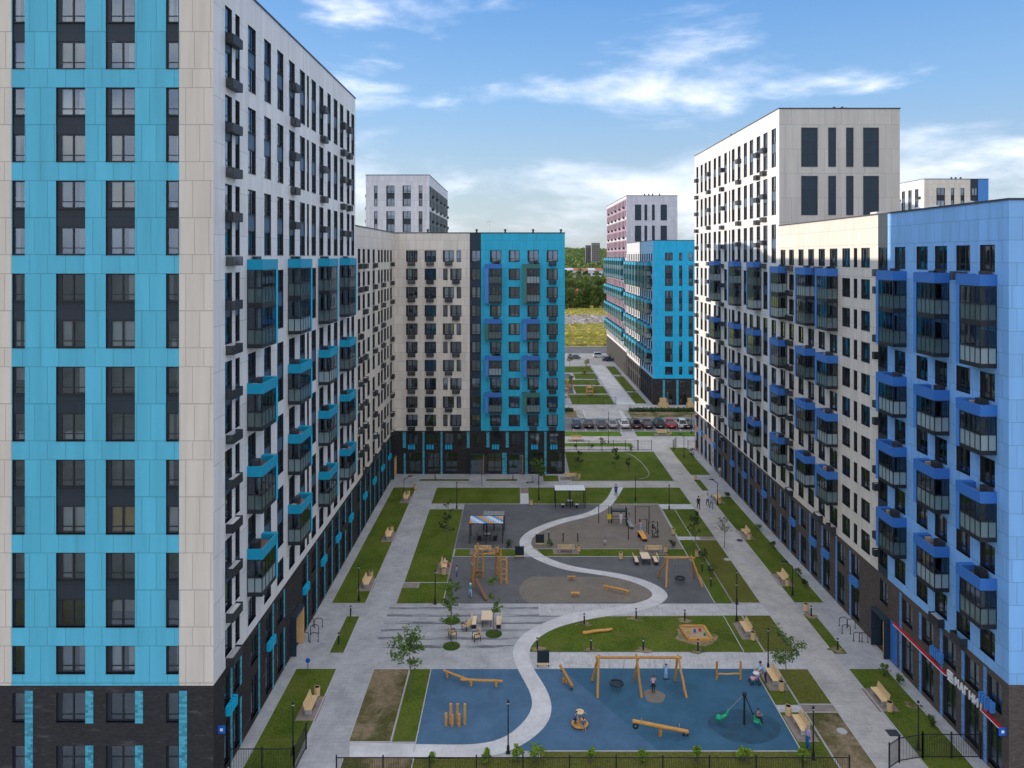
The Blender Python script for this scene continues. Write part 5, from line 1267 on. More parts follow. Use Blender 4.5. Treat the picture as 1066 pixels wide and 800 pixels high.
for f in (-.8, .8): m = MB(); log(m, (f*1.2,-f*.65,0), (f*1.2,-f*.65,.35), .1); m.build('leg', 'play_wood', t)
tw = None
for px, lb in (((595,604.5), 'farther wooden stepping stool on the brown rubber'), ((599,621.5), 'closer wooden stepping stool on the brown rubber')):
    x, y = G(*px); t = thing('step_stool', lb, 'play equipment', (x,y,0)); m = MB(); log(m, (0,0,0), (0,0,.35), .11); m.build('post', 'play_wood', t); m = MB(); m.box(-.45,.45,-.14,.14,.35,.45); m.build('top', 'play_wood', t)
m = MB(); log(m, (-1.35,-.28,.16), (1.35,.4,.18), .15, .12, wob=.03); tag(m.build('lying_log', 'log_wood', loc=(*G(622,659.5),0)), 'debarked log lying on the oval lawn', 'log')
# sandpit
t = thing('sandpit', 'low timber sandpit with toys on the lawn', 'sandpit', (15.95, 67.35, 0)); Q = [(-1.15,1.15),(1.05,1.2),(1.2,-1.05),(-.9,-1.15)]
for a, b in zip(Q, Q[1:]+Q[:1]): m = MB(); m.bar((*a,.14), (*b,.14), .22, .24); m.build('side_board', 'play_wood', t)
m = MB(); m.quad([(q[0],q[1],.12) for q in Q[::-1]]); m.build('sand', 'sand', t)
for (x, y, mm, lb) in ((.0,.2,'plastic_blue','blue toy bucket in the sandpit'),(-.6,.1,'plastic_yellow','yellow toy mould left in the sandpit'),(.5,.35,'plastic_red','red toy spade lying in the sandpit'),(.75,-.4,'plastic_green','green toy boat in the sandpit')):
    m = MB(); m.lathe([(0,0),(.09,0),(.13,.2),(.11,.2),(.08,.03),(0,.03)], n=10); m.tube((-.1,0,.2),(.1,.02,.26),.015,n=5); tag(m.build('sand_toy', mm, loc=(15.95+x,67.35+y,.125)), lb, 'toy')
# climbing frame
t = thing('climbing_structure', 'tall timber post climbing frame with ladder on the grey rubber', 'climbing frame', (-2.9, 78.3, 0)); o = Vector((2.9,-78.3,0))
posts = dict(a=(-4.55,76.9,3.3), b=(-4.3,79.6,3.5), c=(-3.7,79.5,2.7), d=(-1.75,77.9,3.6), e=(-1.15,77.8,2.7), f=(-2.3,79.9,2.9), g=(-4.75,78.4,2.6))
for k, (x, y, h) in posts.items(): m = MB(); log(m, V(x,y,0), V(x+RN.uniform(-.08,.08),y,h), .12, .1, wob=.03); m.build('post', 'play_wood', t)
for (a, za, b, zb__) in (('b',3.3,'f',2.5),('c',2.4,'f',2.4),('a',2.9,'b',2.9),('g',2.3,'a',2.3),('f',2.3,'d',3.2),('d',2.5,'e',2.5)):
    m = MB(); log(m, V(*posts[a][:2],za), V(*posts[b][:2],zb__), .075); m.build('beam', 'play_wood', t)
for i in range(7):
    m = MB(); z = .4+i*.33; log(m, V(*posts['d'][:2],z), V(*posts['f'][:2],z), .035); m.build('rung', 'play_wood', t)
for i in range(4): m = MB(); z = .5+i*.5; log(m, V(*posts['d'][:2],z), V(*posts['e'][:2],z), .035); m.build('rung', 'play_wood', t)
for i in range(5):
    m = MB(); z = .4+i*.45; m.tube(V(*posts['b'][:2],z), V(*posts['c'][:2],z), .02, n=5); m.build('rope', 'dark_metal', t)
m = MB(); m.bar(V(-4.3,77.0,.9), V(-3.1,73.9,.12), .25, .06); m.build('plank', 'dark_wood', t); m = MB(); m.box(-4.6+2.9,-3.6+2.9,1.0,1.35,.5,.56); m.build('platform', 'dark_wood', t)
# shelters, tables
def shelter(name, label, x0, x1, y0, y1, h, mats, n=14):
    cx, cy = (x0+x1)/2, (y0+y1)/2; t = thing(name, label, 'shelter', (cx, cy, 0)); a, b = (x1-x0)/2, (y1-y0)/2
    for x in (-a+.08, 0, a-.08):
        for y in (-b+.08, b-.08): m = MB(); m.bar((x,y,0), (x,y,h-.08), .1, .1, up=(0,1,0)); m.build('post', 'dark_metal', t)
    m = MB(); m.box(-a,a,-b,-b+.08,h-.08,h); m.box(-a,a,b-.08,b,h-.08,h)
    for x in (-a, -.04, a-.08): m.box(x,x+.08,-b+.08,b-.08,h-.08,h)
    m.build('roof_frame', 'dark_metal', t)
    m = MB()
    for i in range(n):
        x = -a+.03+(2*a-.06)*i/n
        for j in range(6):
            y = -b+.02+(2*b-.04)*j/6; m.box(x, x+(2*a-.06)/n*.93, y, y+(2*b-.04)/6*.96, h+.003, h+.03, ((i+j) // 2) % len(mats))
    m.build('roof_slats', mats, t)
shelter('shelter', 'dark framed shelter with orange, blue and white chequered roof on the grey rubber', -5.75, -1.7, 88.6, 91.1, 2.4, ['orange','c_sky','c_white','stripe_blue'])
shelter('shelter', 'smaller grey roofed shelter directly behind the chequered roof shelter', -4.3, -1.6, 92.6, 94.2, 1.95, ['curtain_grey'], 6)
shelter('shelter', 'dark framed shelter with white slatted roof beside the path top', 5.0, 9.15, 100.9, 103.2, 2.45, ['c_white'])
def table(label, x, y, w, d, h, m_, legs='dark_metal', rz=0):
    t = thing('table', label, 'table', (x,y,0), rz); m = MB(); m.box(-w/2,w/2,-d/2,d/2,h-.06,h); m.build('table_top', m_, t)
    for sx in (-1,1):
        for sy in (-1,1): m = MB(); m.bar((sx*(w/2-.1),sy*(d/2-.1),0),(sx*(w/2-.1),sy*(d/2-.1),h-.06),.06,.06,up=(0,1,0)); m.build('leg', legs, t)
def plank_bench(label, x, y, rz, back=True, m_='pine_table'):
    t = thing('bench', label, 'bench', (x,y,0), rz); m = MB(); m.box(-.8,.8,-.2,.2,.4,.46); m.build('seat', m_, t)
    for s_ in (-.65,.65): m = MB(); m.box(s_-.04,s_+.04,-.2,.2,0,.4); m.build('leg','dark_metal',t)
    if back: m = MB(); m.bar((-.8,.26,.75),(.8,.26,.75),.04,.22); m.bar((-.6,.2,.42),(-.6,.26,.8),.05,.03); m.bar((.6,.2,.42),(.6,.26,.8),.05,.03); m.build('backrest', m_, t)
table('pale wooden picnic table between two benches near the small nest swing', 14.15, 83.3, .95, 1.7, .76, 'pine_table'); plank_bench('pale bench left of the picnic table', 13.1, 83.1, HL, True); plank_bench('pale bench right of the picnic table', 15.25, 83.1, HR, True)
table('pale wooden table on the striped plaza', -2.85, 69.4, 1.0, 1.7, .76, 'pine_table'); plank_bench('pale bench left of the plaza table', -4.0, 69.1, HL, True); plank_bench('pale bench right of the plaza table', -1.75, 69.1, HR, True)
table('dark table with white papers under the chequered roof shelter', -3.65, 89.9, .95, .95, .74, 'dark_metal')
for s_, lb in ((-1,'dark seat left of the table under the chequered shelter'),(1,'dark seat right of the table under the chequered shelter')):
    t = thing('seat', lb, 'seat', (-3.65+s_*.95, 89.7, 0), s_*-PI/2); m = MB(); m.box(-.25,.25,-.25,.25,.4,.46); m.build('cushion','dark_metal',t); m = MB(); m.box(-.25,.25,.21,.26,.46,1.0); m.build('backrest','dark_metal',t); m = MB(); m.box(-.22,.22,-.2,.2,0,.4,skip=''); m.build('pedestal','dark_metal',t)
for x, lb in ((-3.85,'left white paper on the dark table'),(-3.45,'right white paper on the dark table')): m = MB(); m.box(-.17,.17,-.24,.24,0,.012); tag(m.build('paper_sheet','paper',loc=(x,89.85,.745),rz=.1), lb, 'paper')
table('dark table under the white slatted shelter', 7.05, 102.0, .95, .95, .74, 'dark_metal'); m = MB(); m.box(-.3,.3,-.3,.3,0,.02); tag(m.build('game_board','paper',loc=(7.05,102,.745)), 'white board on the table under the white shelter', 'board')
for s_, lb in ((-1,'round pale stool left of the table under the white shelter'),(1,'round pale stool right of the table under the white shelter')):
    t = thing('stool', lb, 'stool', (7.05+s_*.95, 101.3, 0)); m = MB(); m.lathe([(0,.44),(.25,.44),(.25,.5),(0,.5)],n=14); m.build('seat','paper',t); m = MB(); m.tube((0,0,0),(0,0,.44),.2,.12,12); m.build('pedestal','dark_metal',t)
for (px, rz, lb) in (((485.6,655.5), -2.2, 'wooden armchair on the plaza below the far tree, back to the camera side'), ((471,664), 1.9, 'wooden armchair left on the plaza beside the tree pit'), ((496,666.5), -1.2, 'wooden armchair on the plaza right of the left one')):
    x, y = G(*px); t = thing('chair', lb, 'chair', (x,y,0), rz); m = MB(); m.box(-.32,.32,-.3,.3,.38,.44); m.build('seat','bench_wood',t); m = MB(); m.bar((-.32,.28,.7),(.32,.28,.7),.05,.5); m.build('backrest','bench_wood',t)
    for sx in (-.3,.3):
        for sy in (-.28,.28): m = MB(); m.bar((sx,sy,0),(sx,sy,.62 if sy < 0 else .5),.05,.05,up=(0,1,0)); m.build('leg','dark_metal',t)
        m = MB(); m.box(sx-.035,sx+.035,-.3,.26,.62,.66); m.build('armrest','dark_metal',t)
for px, lb in (((562,568.5), 'dark chalkboard stand on the brown rubber inside the path bend'), ((540.8,581.5), 'dark chalkboard stand left of the path bend'), ((565.5,694.5), 'dark chalkboard stand at the top edge of the blue playground')):
    x, y = G(*px); t = thing('chalkboard_stand', lb, 'chalkboard', (x,y,0)); m = MB(); m.box(-.5,.5,-.03,.03,.35,1.35); m.build('board','chalkboard',t); m = MB(); m.box(-.5,.5,-.06,.06,.2,.345); m.build('ledge','bench_wood',t)
    for s_ in (-.46,.46): m = MB(); m.box(s_-.04,s_+.04,.035,.1,0,1.38); m.build('post','dark_metal',t)
for i, px in enumerate(((571.3,564.5),(586.2,564.5),(601.5,564.5))):
    x, y = G(*px); t = thing('balance_post', ('left','middle','right')[i]+' one of three short dark posts on the brown rubber', 'post', (x,y,0)); m = MB(); m.tube((0,0,0),(0,0,1.15),.07,.07,10); m.build('post','dark_metal',t); m = MB(); m.lathe([(.08,1.1),(.08,1.2),(0,1.24)],n=10); m.build('cap','steel',t)
# fitness equipment
def pullup(label, x0, x1, y, h):
    t = thing('pull_up_bar', label, 'pull up bar', ((x0+x1)/2, y, 0)); a = (x1-x0)/2
    for s_ in (-1,1): m = MB(); m.tube((s_*a,0,0),(s_*a,0,h+.06),.05,.05,8); m.build('post','dark_metal',t)
    m = MB(); m.tube((-a,0,h),(a,0,h),.025,n=6); m.build('bar','dark_metal',t)
pullup('dark pull up frame at the left of the fitness ground beside the path', 10.3, 11.6, 95.4, 2.2); pullup('tall dark pull up frame at the back right of the fitness ground', 14.95, 16.7, 95.3, 2.15)
pullup('low dark parallel bar frame nearest the right side of the fitness ground', 16.0, 17.1, 91.6, 1.5); pullup('low dark bar frame behind the orange step bench', 15.0, 15.9, 92.3, 1.6)
m = MB(); m.tube((0,0,0),(0,0,1.7),.05,n=8); m.lathe([(.06,1.68),(.06,1.74),(0,1.76)],n=8); tag(m.build('training_post','dark_metal',loc=(13.25,89.8,0)), 'single slim dark post in the middle of the fitness ground', 'post')
t = thing('fitness_station', 'dark four post fitness station with a yellow panel', 'fitness equipment', (12.9, 95.6, 0))
for x in (-.95,.95):
    for y in (-.35,.35): m = MB(); m.tube((x,y,0),(x,y,1.95),.06,n=8); m.build('post','dark_metal',t)
m = MB(); m.box(-1.0,1.0,-.4,.4,1.5,1.62); m.build('roof_board','dark_metal',t); m = MB(); m.box(-1.5,-1.0,-.43,-.37,.6,1.25); m.build('yellow_panel','plastic_yellow',t)
m = MB(); m.bar((-.9,-.3,.5),(.9,-.3,.5),.05); m.bar((-.9,-.3,.9),(.9,-.3,.9),.05); m.build('rail','dark_metal',t)
t = thing('sit_up_bench', 'grey slanted exercise bench right of the yellow panel station', 'fitness equipment', (14.1, 94.0, 0)); m = MB(); m.bar((-.2,.7,.75),(.15,-.7,.3),.5,.08); m.build('board','curtain_grey',t)
for p in ((-.2,.6,.7),(.15,-.6,.28)): m = MB(); m.tube((p[0],p[1],0),p,.05,n=6); m.build('leg','dark_metal',t)
t = thing('step_bench', 'orange wooden step bench on the fitness ground', 'fitness equipment', (14.9, 89.9, 0)); m = MB(); m.bar((-.1,.9,.75),(.25,-.7,.35),.6,.1); m.build('board','orange',t)
for p in ((-.1,.85,.7),(.25,-.6,.3)): m = MB(); m.box(p[0]-.28,p[0]+.28,p[1]-.05,p[1]+.05,0,p[2]); m.build('leg','dark_metal',t)
t = thing('exercise_bike', 'black exercise bike at the right of the fitness ground', 'fitness equipment', (16.6, 90.6, 0)); m = MB(); m.box(-.5,.5,-.06,.06,0,.06); m.tube((-.3,0,.05),(-.35,0,.8),.05,n=6); m.tube((.3,0,.05),(.4,0,1.05),.05,n=6); m.build('frame','dark_metal',t)
m = MB(); m.blob((-.35,0,.83),.2,.13,.06); m.build('saddle','dark_metal',t); m = MB(); m.torus((.1,0,.35),.25,.05,axis='y',n=14); m.build('wheel','dark_metal',t); m = MB(); m.tube((.4,-.28,1.05),(.4,.28,1.05),.03,n=6); m.build('handle_bar','steel',t)

# ------------------------------------------------------------------ plants
def leaf_cloud(m, r, c, rad, n, size, mi=0, flat=.75):
    for _ in range(n):
        while True:
            p = Vector((r.uniform(-1,1), r.uniform(-1,1), r.uniform(-1,1)))
            if p.length < 1: break
        p = Vector(c) + Vector((p.x*rad, p.y*rad, p.z*rad*flat)); s_ = size*r.uniform(.6,1.4)
        a = Vector((r.gauss(0,1), r.gauss(0,1), r.gauss(0,.6))).normalized(); b = a.cross(Vector((r.gauss(0,1), r.gauss(0,1), r.gauss(0,1)))).normalized()
        m.quad([p-a*s_, p+b*s_*.55, p+a*s_, p-b*s_*.55], mi)
def sapling(label, pos, h, cr, cz, n, leaf, seed, name='young_tree', size=.11, cat='tree', bare=False, low=.45, trunk=.045):
    r = random.Random(seed); t = thing(name, label, cat, (pos[0], pos[1], .03)); m = MB(); top = Vector((r.uniform(-.1,.1), r.uniform(-.1,.1), h*.93))
    pts = [Vector((0,0,0)), Vector((r.uniform(-.05,.05),0,h*.3)), Vector((r.uniform(-.08,.08),r.uniform(-.06,.06),h*.62)), top]
    m.path(pts, [trunk, trunk*.85, trunk*.55, trunk*.2], 7); tips = []
    for i in range(16 if not bare else 34):
        f = r.uniform(low, .97); base = pts[1].lerp(pts[3], (f-.3)/.7) if f > .3 else pts[0].lerp(pts[1], f/.3); a = r.uniform(0, 2*PI); L = cr*r.uniform(.55,1.1)*(1.25-f*.75)
        tip = base + Vector((math.cos(a)*L, math.sin(a)*L, L*r.uniform(.35,.95))); m.tube(base, tip, trunk*.32, trunk*.1, 4, caps=False); tips.append((base, tip))
        if bare:
            for _ in range(3): q = base.lerp(tip, r.uniform(.4,.9)); m.tube(q, q+Vector((r.uniform(-.25,.25),r.uniform(-.25,.25),r.uniform(.1,.4))), trunk*.12, trunk*.05, 3, caps=False)
    m.build('trunk', 'bark', t); m = MB(); k = max(1, n // len(tips))
    for base, tip in tips:
        for f in (.45,.75,1.0): leaf_cloud(m, r, base.lerp(tip, f), cr*.2, max(1, k // 3), size, 0)
    if m.f: m.build('crown', leaf, t)
    return t
def bush(label, pos, h, w_, n, leaf, seed, name='shrub'):
    r = random.Random(seed); t = thing(name, label, 'shrub', (pos[0], pos[1], .03)); m = MB()
    for i in range(7): a = r.uniform(0,2*PI); m.tube((0,0,0), (math.cos(a)*w_*.6, math.sin(a)*w_*.6, h*r.uniform(.6,.95)), .015, .006, 4, caps=False)
    m.build('stem', 'bark', t); m = MB()
    for i in range(9): a = r.uniform(0,2*PI); q = r.uniform(.1,.75); leaf_cloud(m, r, (math.cos(a)*w_*q, math.sin(a)*w_*q, h*r.uniform(.3,.9)), w_*.42, n // 9, .085)
    m.build('foliage', leaf, t)
sapling('young broad leaved tree at the top of the bare lawn left of the blue rubber', G(427,727), 5.2, 1.9, 0, 950, 'leaf_mid', 1, size=.12)
sapling('slim leafy young tree in the lower round pit of the plaza', G(470,673), 5.6, 1.1, 0, 420, 'leaf_fresh', 2, size=.13, low=.3)
sapling('slim young tree in the upper round pit of the plaza', G(470.6,646.8), 4.2, .9, 0, 320, 'leaf_mid', 22, size=.12, low=.3)
sapling('slim young tree in the right round pit of the plaza beside the table', G(514,660.3), 5.4, .8, 0, 360, 'leaf_fresh', 3, size=.12, low=.35)
sapling('young tree with sparse crown on the lawn right of the blue playground', G(818.5,731.5), 5.9, 1.7, 0, 800, 'leaf_mid', 4, size=.10)
sapling('nearly bare sapling leaning over the right walk', G(754,571), 3.6, 1.2, 0, 30, 'leaf_mid', 5, bare=True)
sapling('reddish bare twigged tree before the corner block entrance', G(501.6,505), 4.2, 1.5, 0, 170, 'leaf_red', 6, bare=True, size=.09)
sapling('small dense green tree before the turquoise building corner', G(560.5,504), 3.6, 1.5, 0, 900, 'leaf_mid', 7, size=.14, low=.3)
sapling('dark slim sapling on the lawn right of the fitness ground', G(724,577), 5.4, .9, 0, 330, 'leaf_dark', 8, size=.12, low=.25)
sapling('dark slim sapling on the left inner lawn above the climbing frame bench', G(466.5,568), 5.8, .9, 0, 300, 'leaf_dark', 9, size=.12, low=.25)
sapling('small sapling on the back lawn, left one', G(603,486), 2.6, .8, 0, 240, 'leaf_dark', 10, size=.12, low=.2); sapling('small sapling on the back lawn, middle one', G(640.5,488), 3.4, .9, 0, 260, 'leaf_dark', 11, size=.12, low=.2); sapling('small sapling on the back lawn, right one', G(654,492), 2.4, .6, 0, 160, 'leaf_dark', 12, size=.11, low=.2)
sapling('slim sapling on the far right lawn by the tower wall', G(720,484), 3.0, .6, 0, 160, 'leaf_dark', 13, size=.11, low=.2); sapling('slim sapling beside the far fence', G(627,470), 2.6, .8, 0, 200, 'leaf_mid', 14, size=.12, low=.3)
k = 0
for px, h, lf, lb in (((539,793.5),1.5,'leaf_fresh','bright green shrub behind the fence below the curving path end'),((507,794),1.6,'leaf_fresh','bright green shrub behind the fence where the blue rubber starts'),((451,794),1.4,'leaf_fresh','bright green shrub behind the fence left of the blue rubber'),
    ((559,793.5),1.9,'leaf_fresh','tallest bright green shrub behind the fence'),((614.5,793),1.5,'leaf_fresh','bright green shrub behind the fence below the carousel'),((669.5,793),1.5,'leaf_fresh','bright green shrub behind the fence left of the seesaw post'),
    ((725,793),1.6,'leaf_fresh','bright green shrub behind the fence below the seesaw end'),((775,793.5),1.5,'leaf_fresh','bright green shrub behind the fence below the spinner'),((836,793),1.3,'leaf_fresh','bright green shrub behind the fence at its right end'),
    ((805,571),.9,'leaf_dark','low dark shrub along the right lawn beside the midway bench'),((790,552),.8,'leaf_mid','low shrub along the right lawn edge above the midway bench'),((831,600),.9,'leaf_mid','low shrub along the right lawn edge beside the bent lamp'),((838,612),.9,'leaf_dark','low dark shrub at the close end of the long right lawn'),((757,518),.8,'leaf_dark','low dark shrub at the far end of the long right lawn'),
    ((921,703),.9,'leaf_mid','low shrub at the top of the lowest right lawn'),((936,712),.8,'leaf_mid','low shrub below the top of the lowest right lawn'),((971,758),1.0,'leaf_mid','low shrub midway down the lowest right lawn by the shop windows'),((529,570),1.0,'leaf_dark','low round bush on the dividing lawn left of the path'),((573,569),.8,'leaf_mid','low bush on the dividing lawn inside the path bend'),((700,571),1.0,'leaf_dark','scraggy low bush right of the bench behind the picnic table'),
    ((733,583),1.2,'leaf_dark','dark bush on the lawn behind the small nest swing'),((741,600),1.2,'leaf_dark','dark bush on the lawn right of the small nest swing'),((599,466.5),.8,'leaf_mid','small shrub outside the far fence, leftmost'),((616,467),.7,'leaf_mid','small shrub outside the far fence, middle'),((657,470),1.0,'leaf_mid','small shrub outside the far fence by the gate')):
    k += 1; p = G(*px); near = px[1] > 790; h = h*RN.uniform(.5,.72) if near else h; bush(lb, p, h, h*RN.uniform(.4,.6), 330 if near else 170, 'leaf_lime' if near else lf, 60+k)
# next court: orange climbing towers, saplings, hedges
def hedge(label, x0, x1, y, d, h, seed):
    r = random.Random(seed); m = MB()
    for i in range(int((x1-x0)*26)): leaf_cloud(m, r, (r.uniform(x0,x1), y+r.uniform(0,d), h*r.uniform(.2,.95)), .2, 3, .13)
    for i in range(int((x1-x0)*2)): m.blob((x0+.3+i*.5, y+d/2, h*.4), .42, d*.45, h*r.uniform(.42,.55), 8, 5)
    t = thing('hedge', label, 'hedge', (0,0,0)); m.build('foliage', 'leaf_dark', t)
    m = MB(); 
    for i in range(int((x1-x0)*2)): x = r.uniform(x0,x1); m.tube((x,y+d/2,0),(x+r.uniform(-.2,.2),y+d/2,h*.8),.02,n=4)
    m.build('stem', 'bark', t)
hedge('dark clipped hedge beyond the parked cars, left of the hatched crossing', 2, 12.2, 163.5, 1.2, .9, 1); hedge('dark clipped hedge beyond the parked cars, right of the hatched crossing', 24.4, 40, 163.5, 1.2, .9, 2)
for X, Y, h, lb in ((11.5, 181, 3.4, 'orange timber climbing tower in the next courtyard, left one'), (17.5, 183, 2.6, 'orange timber climbing tower in the next courtyard, right one'), (13.2, 192, 3.2, 'orange timber climbing tower in the next courtyard, farthest')):
    t = thing('climbing_tower', lb, 'climbing frame', (X,Y,0))
    for sx in (-.8,.8):
        for sy in (-.8,.8): m = MB(); log(m,(sx,sy,0),(sx*.8,sy*.8,h),.1); m.build('post','play_wood',t)
    for z in (1.0, 2.0): m = MB(); m.box(-.8,.8,-.8,.8,z,z+.08); m.build('platform','play_wood',t)
for i, (X, Y, lb) in enumerate(((19.2,186,'pale bush along the path of the next courtyard, closest'),(20.6,195,'pale bush along the path of the next courtyard, second'),(21.3,204,'pale bush along the path of the next courtyard, third'),(28.2,182,'pale bush on the narrow lawn by the cyan block, closest'),(28.3,196,'pale bush on the narrow lawn by the cyan block, middle'),(28.4,207,'pale bush on the narrow lawn by the cyan block, farthest'))): bush(lb, (X,Y), 1.3, .9, 160, 'leaf_gold', 130+i)
for i, (X, Y, h, lb) in enumerate(((10,176,3.5,'young golden tree in the next courtyard, closest to the fence'),(13.5,188,4.2,'young golden tree in the next courtyard behind the climbing towers'),(17.5,201,4.5,'young tree on the middle lawn of the next courtyard'),(20,215,4.5,'young tree near the path in the next courtyard'),(15.5,224,5,'young tree at the far lawn of the next courtyard'))): sapling(lb, (X,Y), h, 1.2, 0, 300, 'leaf_gold', 140+i, size=.16)
for X, lb, w_ in ((32.8,'tan cardboard stack by the cyan block entrance, larger',2.2),(38.8,'tan cardboard stack by the cyan block entrance, slimmer',1.4)):
    t = thing('crate_stack', lb, 'crates', (X,168.9,0)); m = MB(); m.box(-w_/2,w_/2,-.5,.5,0,.9); m.build('crate','box_tan',t); m = MB(); m.box(-w_*.35,w_*.3,-.4,.45,.9,2.0); m.build('crate','box_tan',t)
# trees beyond the fields
def big_tree(label, x, y, z, h, w_, leaf, seed):
    r = random.Random(seed); t = thing('broadleaf_tree', label, 'tree', (x,y,z), 0, 'trees beyond the field'); m = MB(); m.path([(0,0,0),(r.uniform(-.3,.3),0,h*.35),(r.uniform(-.5,.5),.2,h*.75)], [w_*.06,w_*.045,w_*.015], 7)
    for i in range(6): a = r.uniform(0,6.28); m.tube((0,0,h*r.uniform(.3,.6)),(math.cos(a)*w_*.4,math.sin(a)*w_*.4,h*r.uniform(.55,.85)),w_*.02,w_*.006,5,caps=False)
    m.build('trunk','bark',t); m = MB()
    for i in range(34):
        a = r.uniform(0,6.28); q = r.uniform(0,.85); zz_ = r.uniform(.06,.92); k_ = math.sqrt(max(.12,1-((zz_-.5)/.5)**2))
        leaf_cloud(m, r, (math.cos(a)*w_*.5*q*k_, math.sin(a)*w_*.5*q*k_, h*zz_), w_*.18, 54, .55, r.choice([0,0,1]), .9)
    m.build('crown', leaf, t)
r = random.Random(77); k = 0
words = ['tall','broad','dense','loose','rounded','lopsided','slender','bushy']; tone = ['dark green','fresh green','olive','golden green']
rows = [(482,13,18),(505,17,22),(550,18,22),(620,15,20),(720,14,19)]
for j, (Y, h0, h1) in enumerate(rows):
    n = 16
    for i in range(n):
        fx = .0 + .176*(i+.5+r.uniform(-.3,.3))/n; X = Y*fx; ti = r.randrange(3); wd = words[(i+j) % 8]
        big_tree('%s %s tree, %s row beyond the field, %s from its turquoise wall end' % (wd, tone[ti], ('front','second','third','fourth','rearmost')[j], ('first','second','third','fourth','fifth','sixth','seventh','eighth','ninth','tenth','eleventh','twelfth','thirteenth','fourteenth','fifteenth','sixteenth')[i]), X, Y+r.uniform(-8,8), terrain(X, Y), r.uniform(h0,h1), r.uniform(8,12), [['leaf_mid','leaf_wood'],['leaf_sun','leaf_wood'],['leaf_wood','leaf_gold']][ti], 300+k); k += 1
# wooded hill, one mass
m = MB(); r = random.Random(5)
for i in range(1500):
    Y = 900 + 2200*r.random()**1.2; X = r.uniform(-Y*.01, Y*.2); h = r.uniform(8,13); z = terrain(X,Y)
    for q in range(9):
        w_ = r.uniform(2.5,4.5); c = (X+r.uniform(-4,4), Y+r.uniform(-4,4), z+h*r.uniform(.15,.95)); leaf_cloud(m, r, c, w_, 3, 2.2, r.choice([0,0,1]))
tag(m.build('forest', ['leaf_wood','leaf_sun']), kind='stuff')

# ------------------------------------------------------------------ cars
def make_car(kind):
    t = thing('parked_car', 'car', 'car'); suv = kind == 'suv'; hb = .95 if suv else .82; ht = 1.68 if suv else 1.46
    low = [(-2.15,.32),(-2.2,.55),(-2.12,hb-.02),(-1.5,hb+.06),(1.0,hb+.03),(1.95,hb-.14),(2.18,.6),(2.15,.3),(1.75,.22),(-1.8,.22)]
    m = MB(); X = [-.88,-.8,.8,.88]
    def ring(x, ins): return [(x, y*(1-ins*.02), z-(ins*.04 if z > .5 else 0)) for y, z in low]
    rings = [ring(-.9,1.6), ring(-.78,0), ring(.78,0), ring(.9,1.6)]
    for a, b in zip(rings, rings[1:]):
        for i in range(len(low)): j = (i+1) % len(low); m.quad([a[i], a[j], b[j], b[i]], smooth=False)
    m.quad(rings[0][::-1]); m.quad(rings[-1])
    gh = [(-1.95 if suv else -1.7, hb+.02),(-1.72 if suv else -1.15, ht-.05),(.15,ht),(.95,hb+.03)]
    o_ = m.build('body', 'car_grey', t)
    m = MB(); a = [(-.74,y,z) for y, z in gh]; b = [(.74,y,z) for y, z in gh]; a2 = [(-.74,gh[0][0],gh[0][1]),(-.58,gh[1][0],gh[1][1]),(-.58,gh[2][0],gh[2][1]),(-.74,gh[3][0],gh[3][1])]; b2 = [(-p[0],p[1],p[2]) for p in a2]
    m.quad(a2); m.quad(b2[::-1]); m.quad([a2[0],b2[0],b2[1],a2[1]]); m.quad([a2[3],a2[2],b2[2],b2[3]]); m.build('window_glass', 'car_glass', t)
    m = MB(); (y1,z1),(y2,z2) = gh[1], gh[2]; m.box(-.6,.6,y1-.02,y2+.04,ht-.03,ht+.04)
    for s_ in (-1,1):
        for k_ in (0,2): m.bar((s_*.75,gh[k_][0] if k_ == 0 else gh[3][0],gh[0][1]),(s_*.59,gh[1][0] if k_ == 0 else gh[2][0],ht-.02),.07,.05)
    m.build('roof', 'car_grey', t)
    for sx in (-.8,.8):
        for sy in (-1.35,1.35):
            w = MB(); w.tube((sx-.1,sy,.33),(sx+.1,sy,.33),.33,n=16); o2 = w.build('wheel','tyre',t); q = MB(); q.tube((sx-.11,sy,.33),(sx+.11,sy,.33),.2,n=12); q.build('rim','steel',o2)
        m = MB(); m.box(sx*.88-.13,sx*.88+.13,-2.215,-2.1,hb-.28,hb-.1); m.build('tail_light','lamp_red',t)
        m = MB(); m.box(sx*.85-.17,sx*.85+.17,2.02,2.17,.62,.74); m.build('headlight','lamp_clear',t)
    m = MB(); m.box(-.26,.26,-2.235,-2.2,.5,.62); m.build('number_plate','paint_white',t)
    return t
protos = {k_: (make_car(k_), []) for k_ in ('suv', 'hatch')}
def car(kind, x, y, rz, colour, label, group):
    o_ = place(protos[kind][0], protos[kind][1], (x,y,.01), rz, label, group)
    for ch in o_.children:
        if ch.name.split('.')[0] in ('body','roof'):
            ch.data = ch.data.copy(); ch.data.materials[0] = M[colour]
    return o_
gcar = 'cars parked in a row beyond the far lawn'
cars_ = [('suv','car_blue','dark blue hatchback, leftmost of the parked row'),('hatch','car_black','black saloon, second from the left in the parked row'),('suv','car_grey','grey off roader, third from the left in the parked row'),('hatch','car_silver','silver compact between the grey off roader and the white saloon'),('hatch','car_white','white low saloon in the middle of the parked row'),
    ('suv','car_brown','brownish grey tall car right of the white saloon'),('hatch','car_brown','brown compact car, sixth after the leftmost'),('suv','car_teal','dark teal tall car left of the red one'),('hatch','car_red','red compact car in the parked row'),('suv','car_white','white off roader at the right end of the row')]
for i, (k_, c_, lb) in enumerate(cars_):
    px = (138,225,312,393,475,553,633,718,800,878)[i]/6.67+580; y = 149.4+RN.uniform(-.2,.2); car(k_, (px-539)/780*147.2, y, RN.uniform(-.05,.05), c_, lb, gcar)
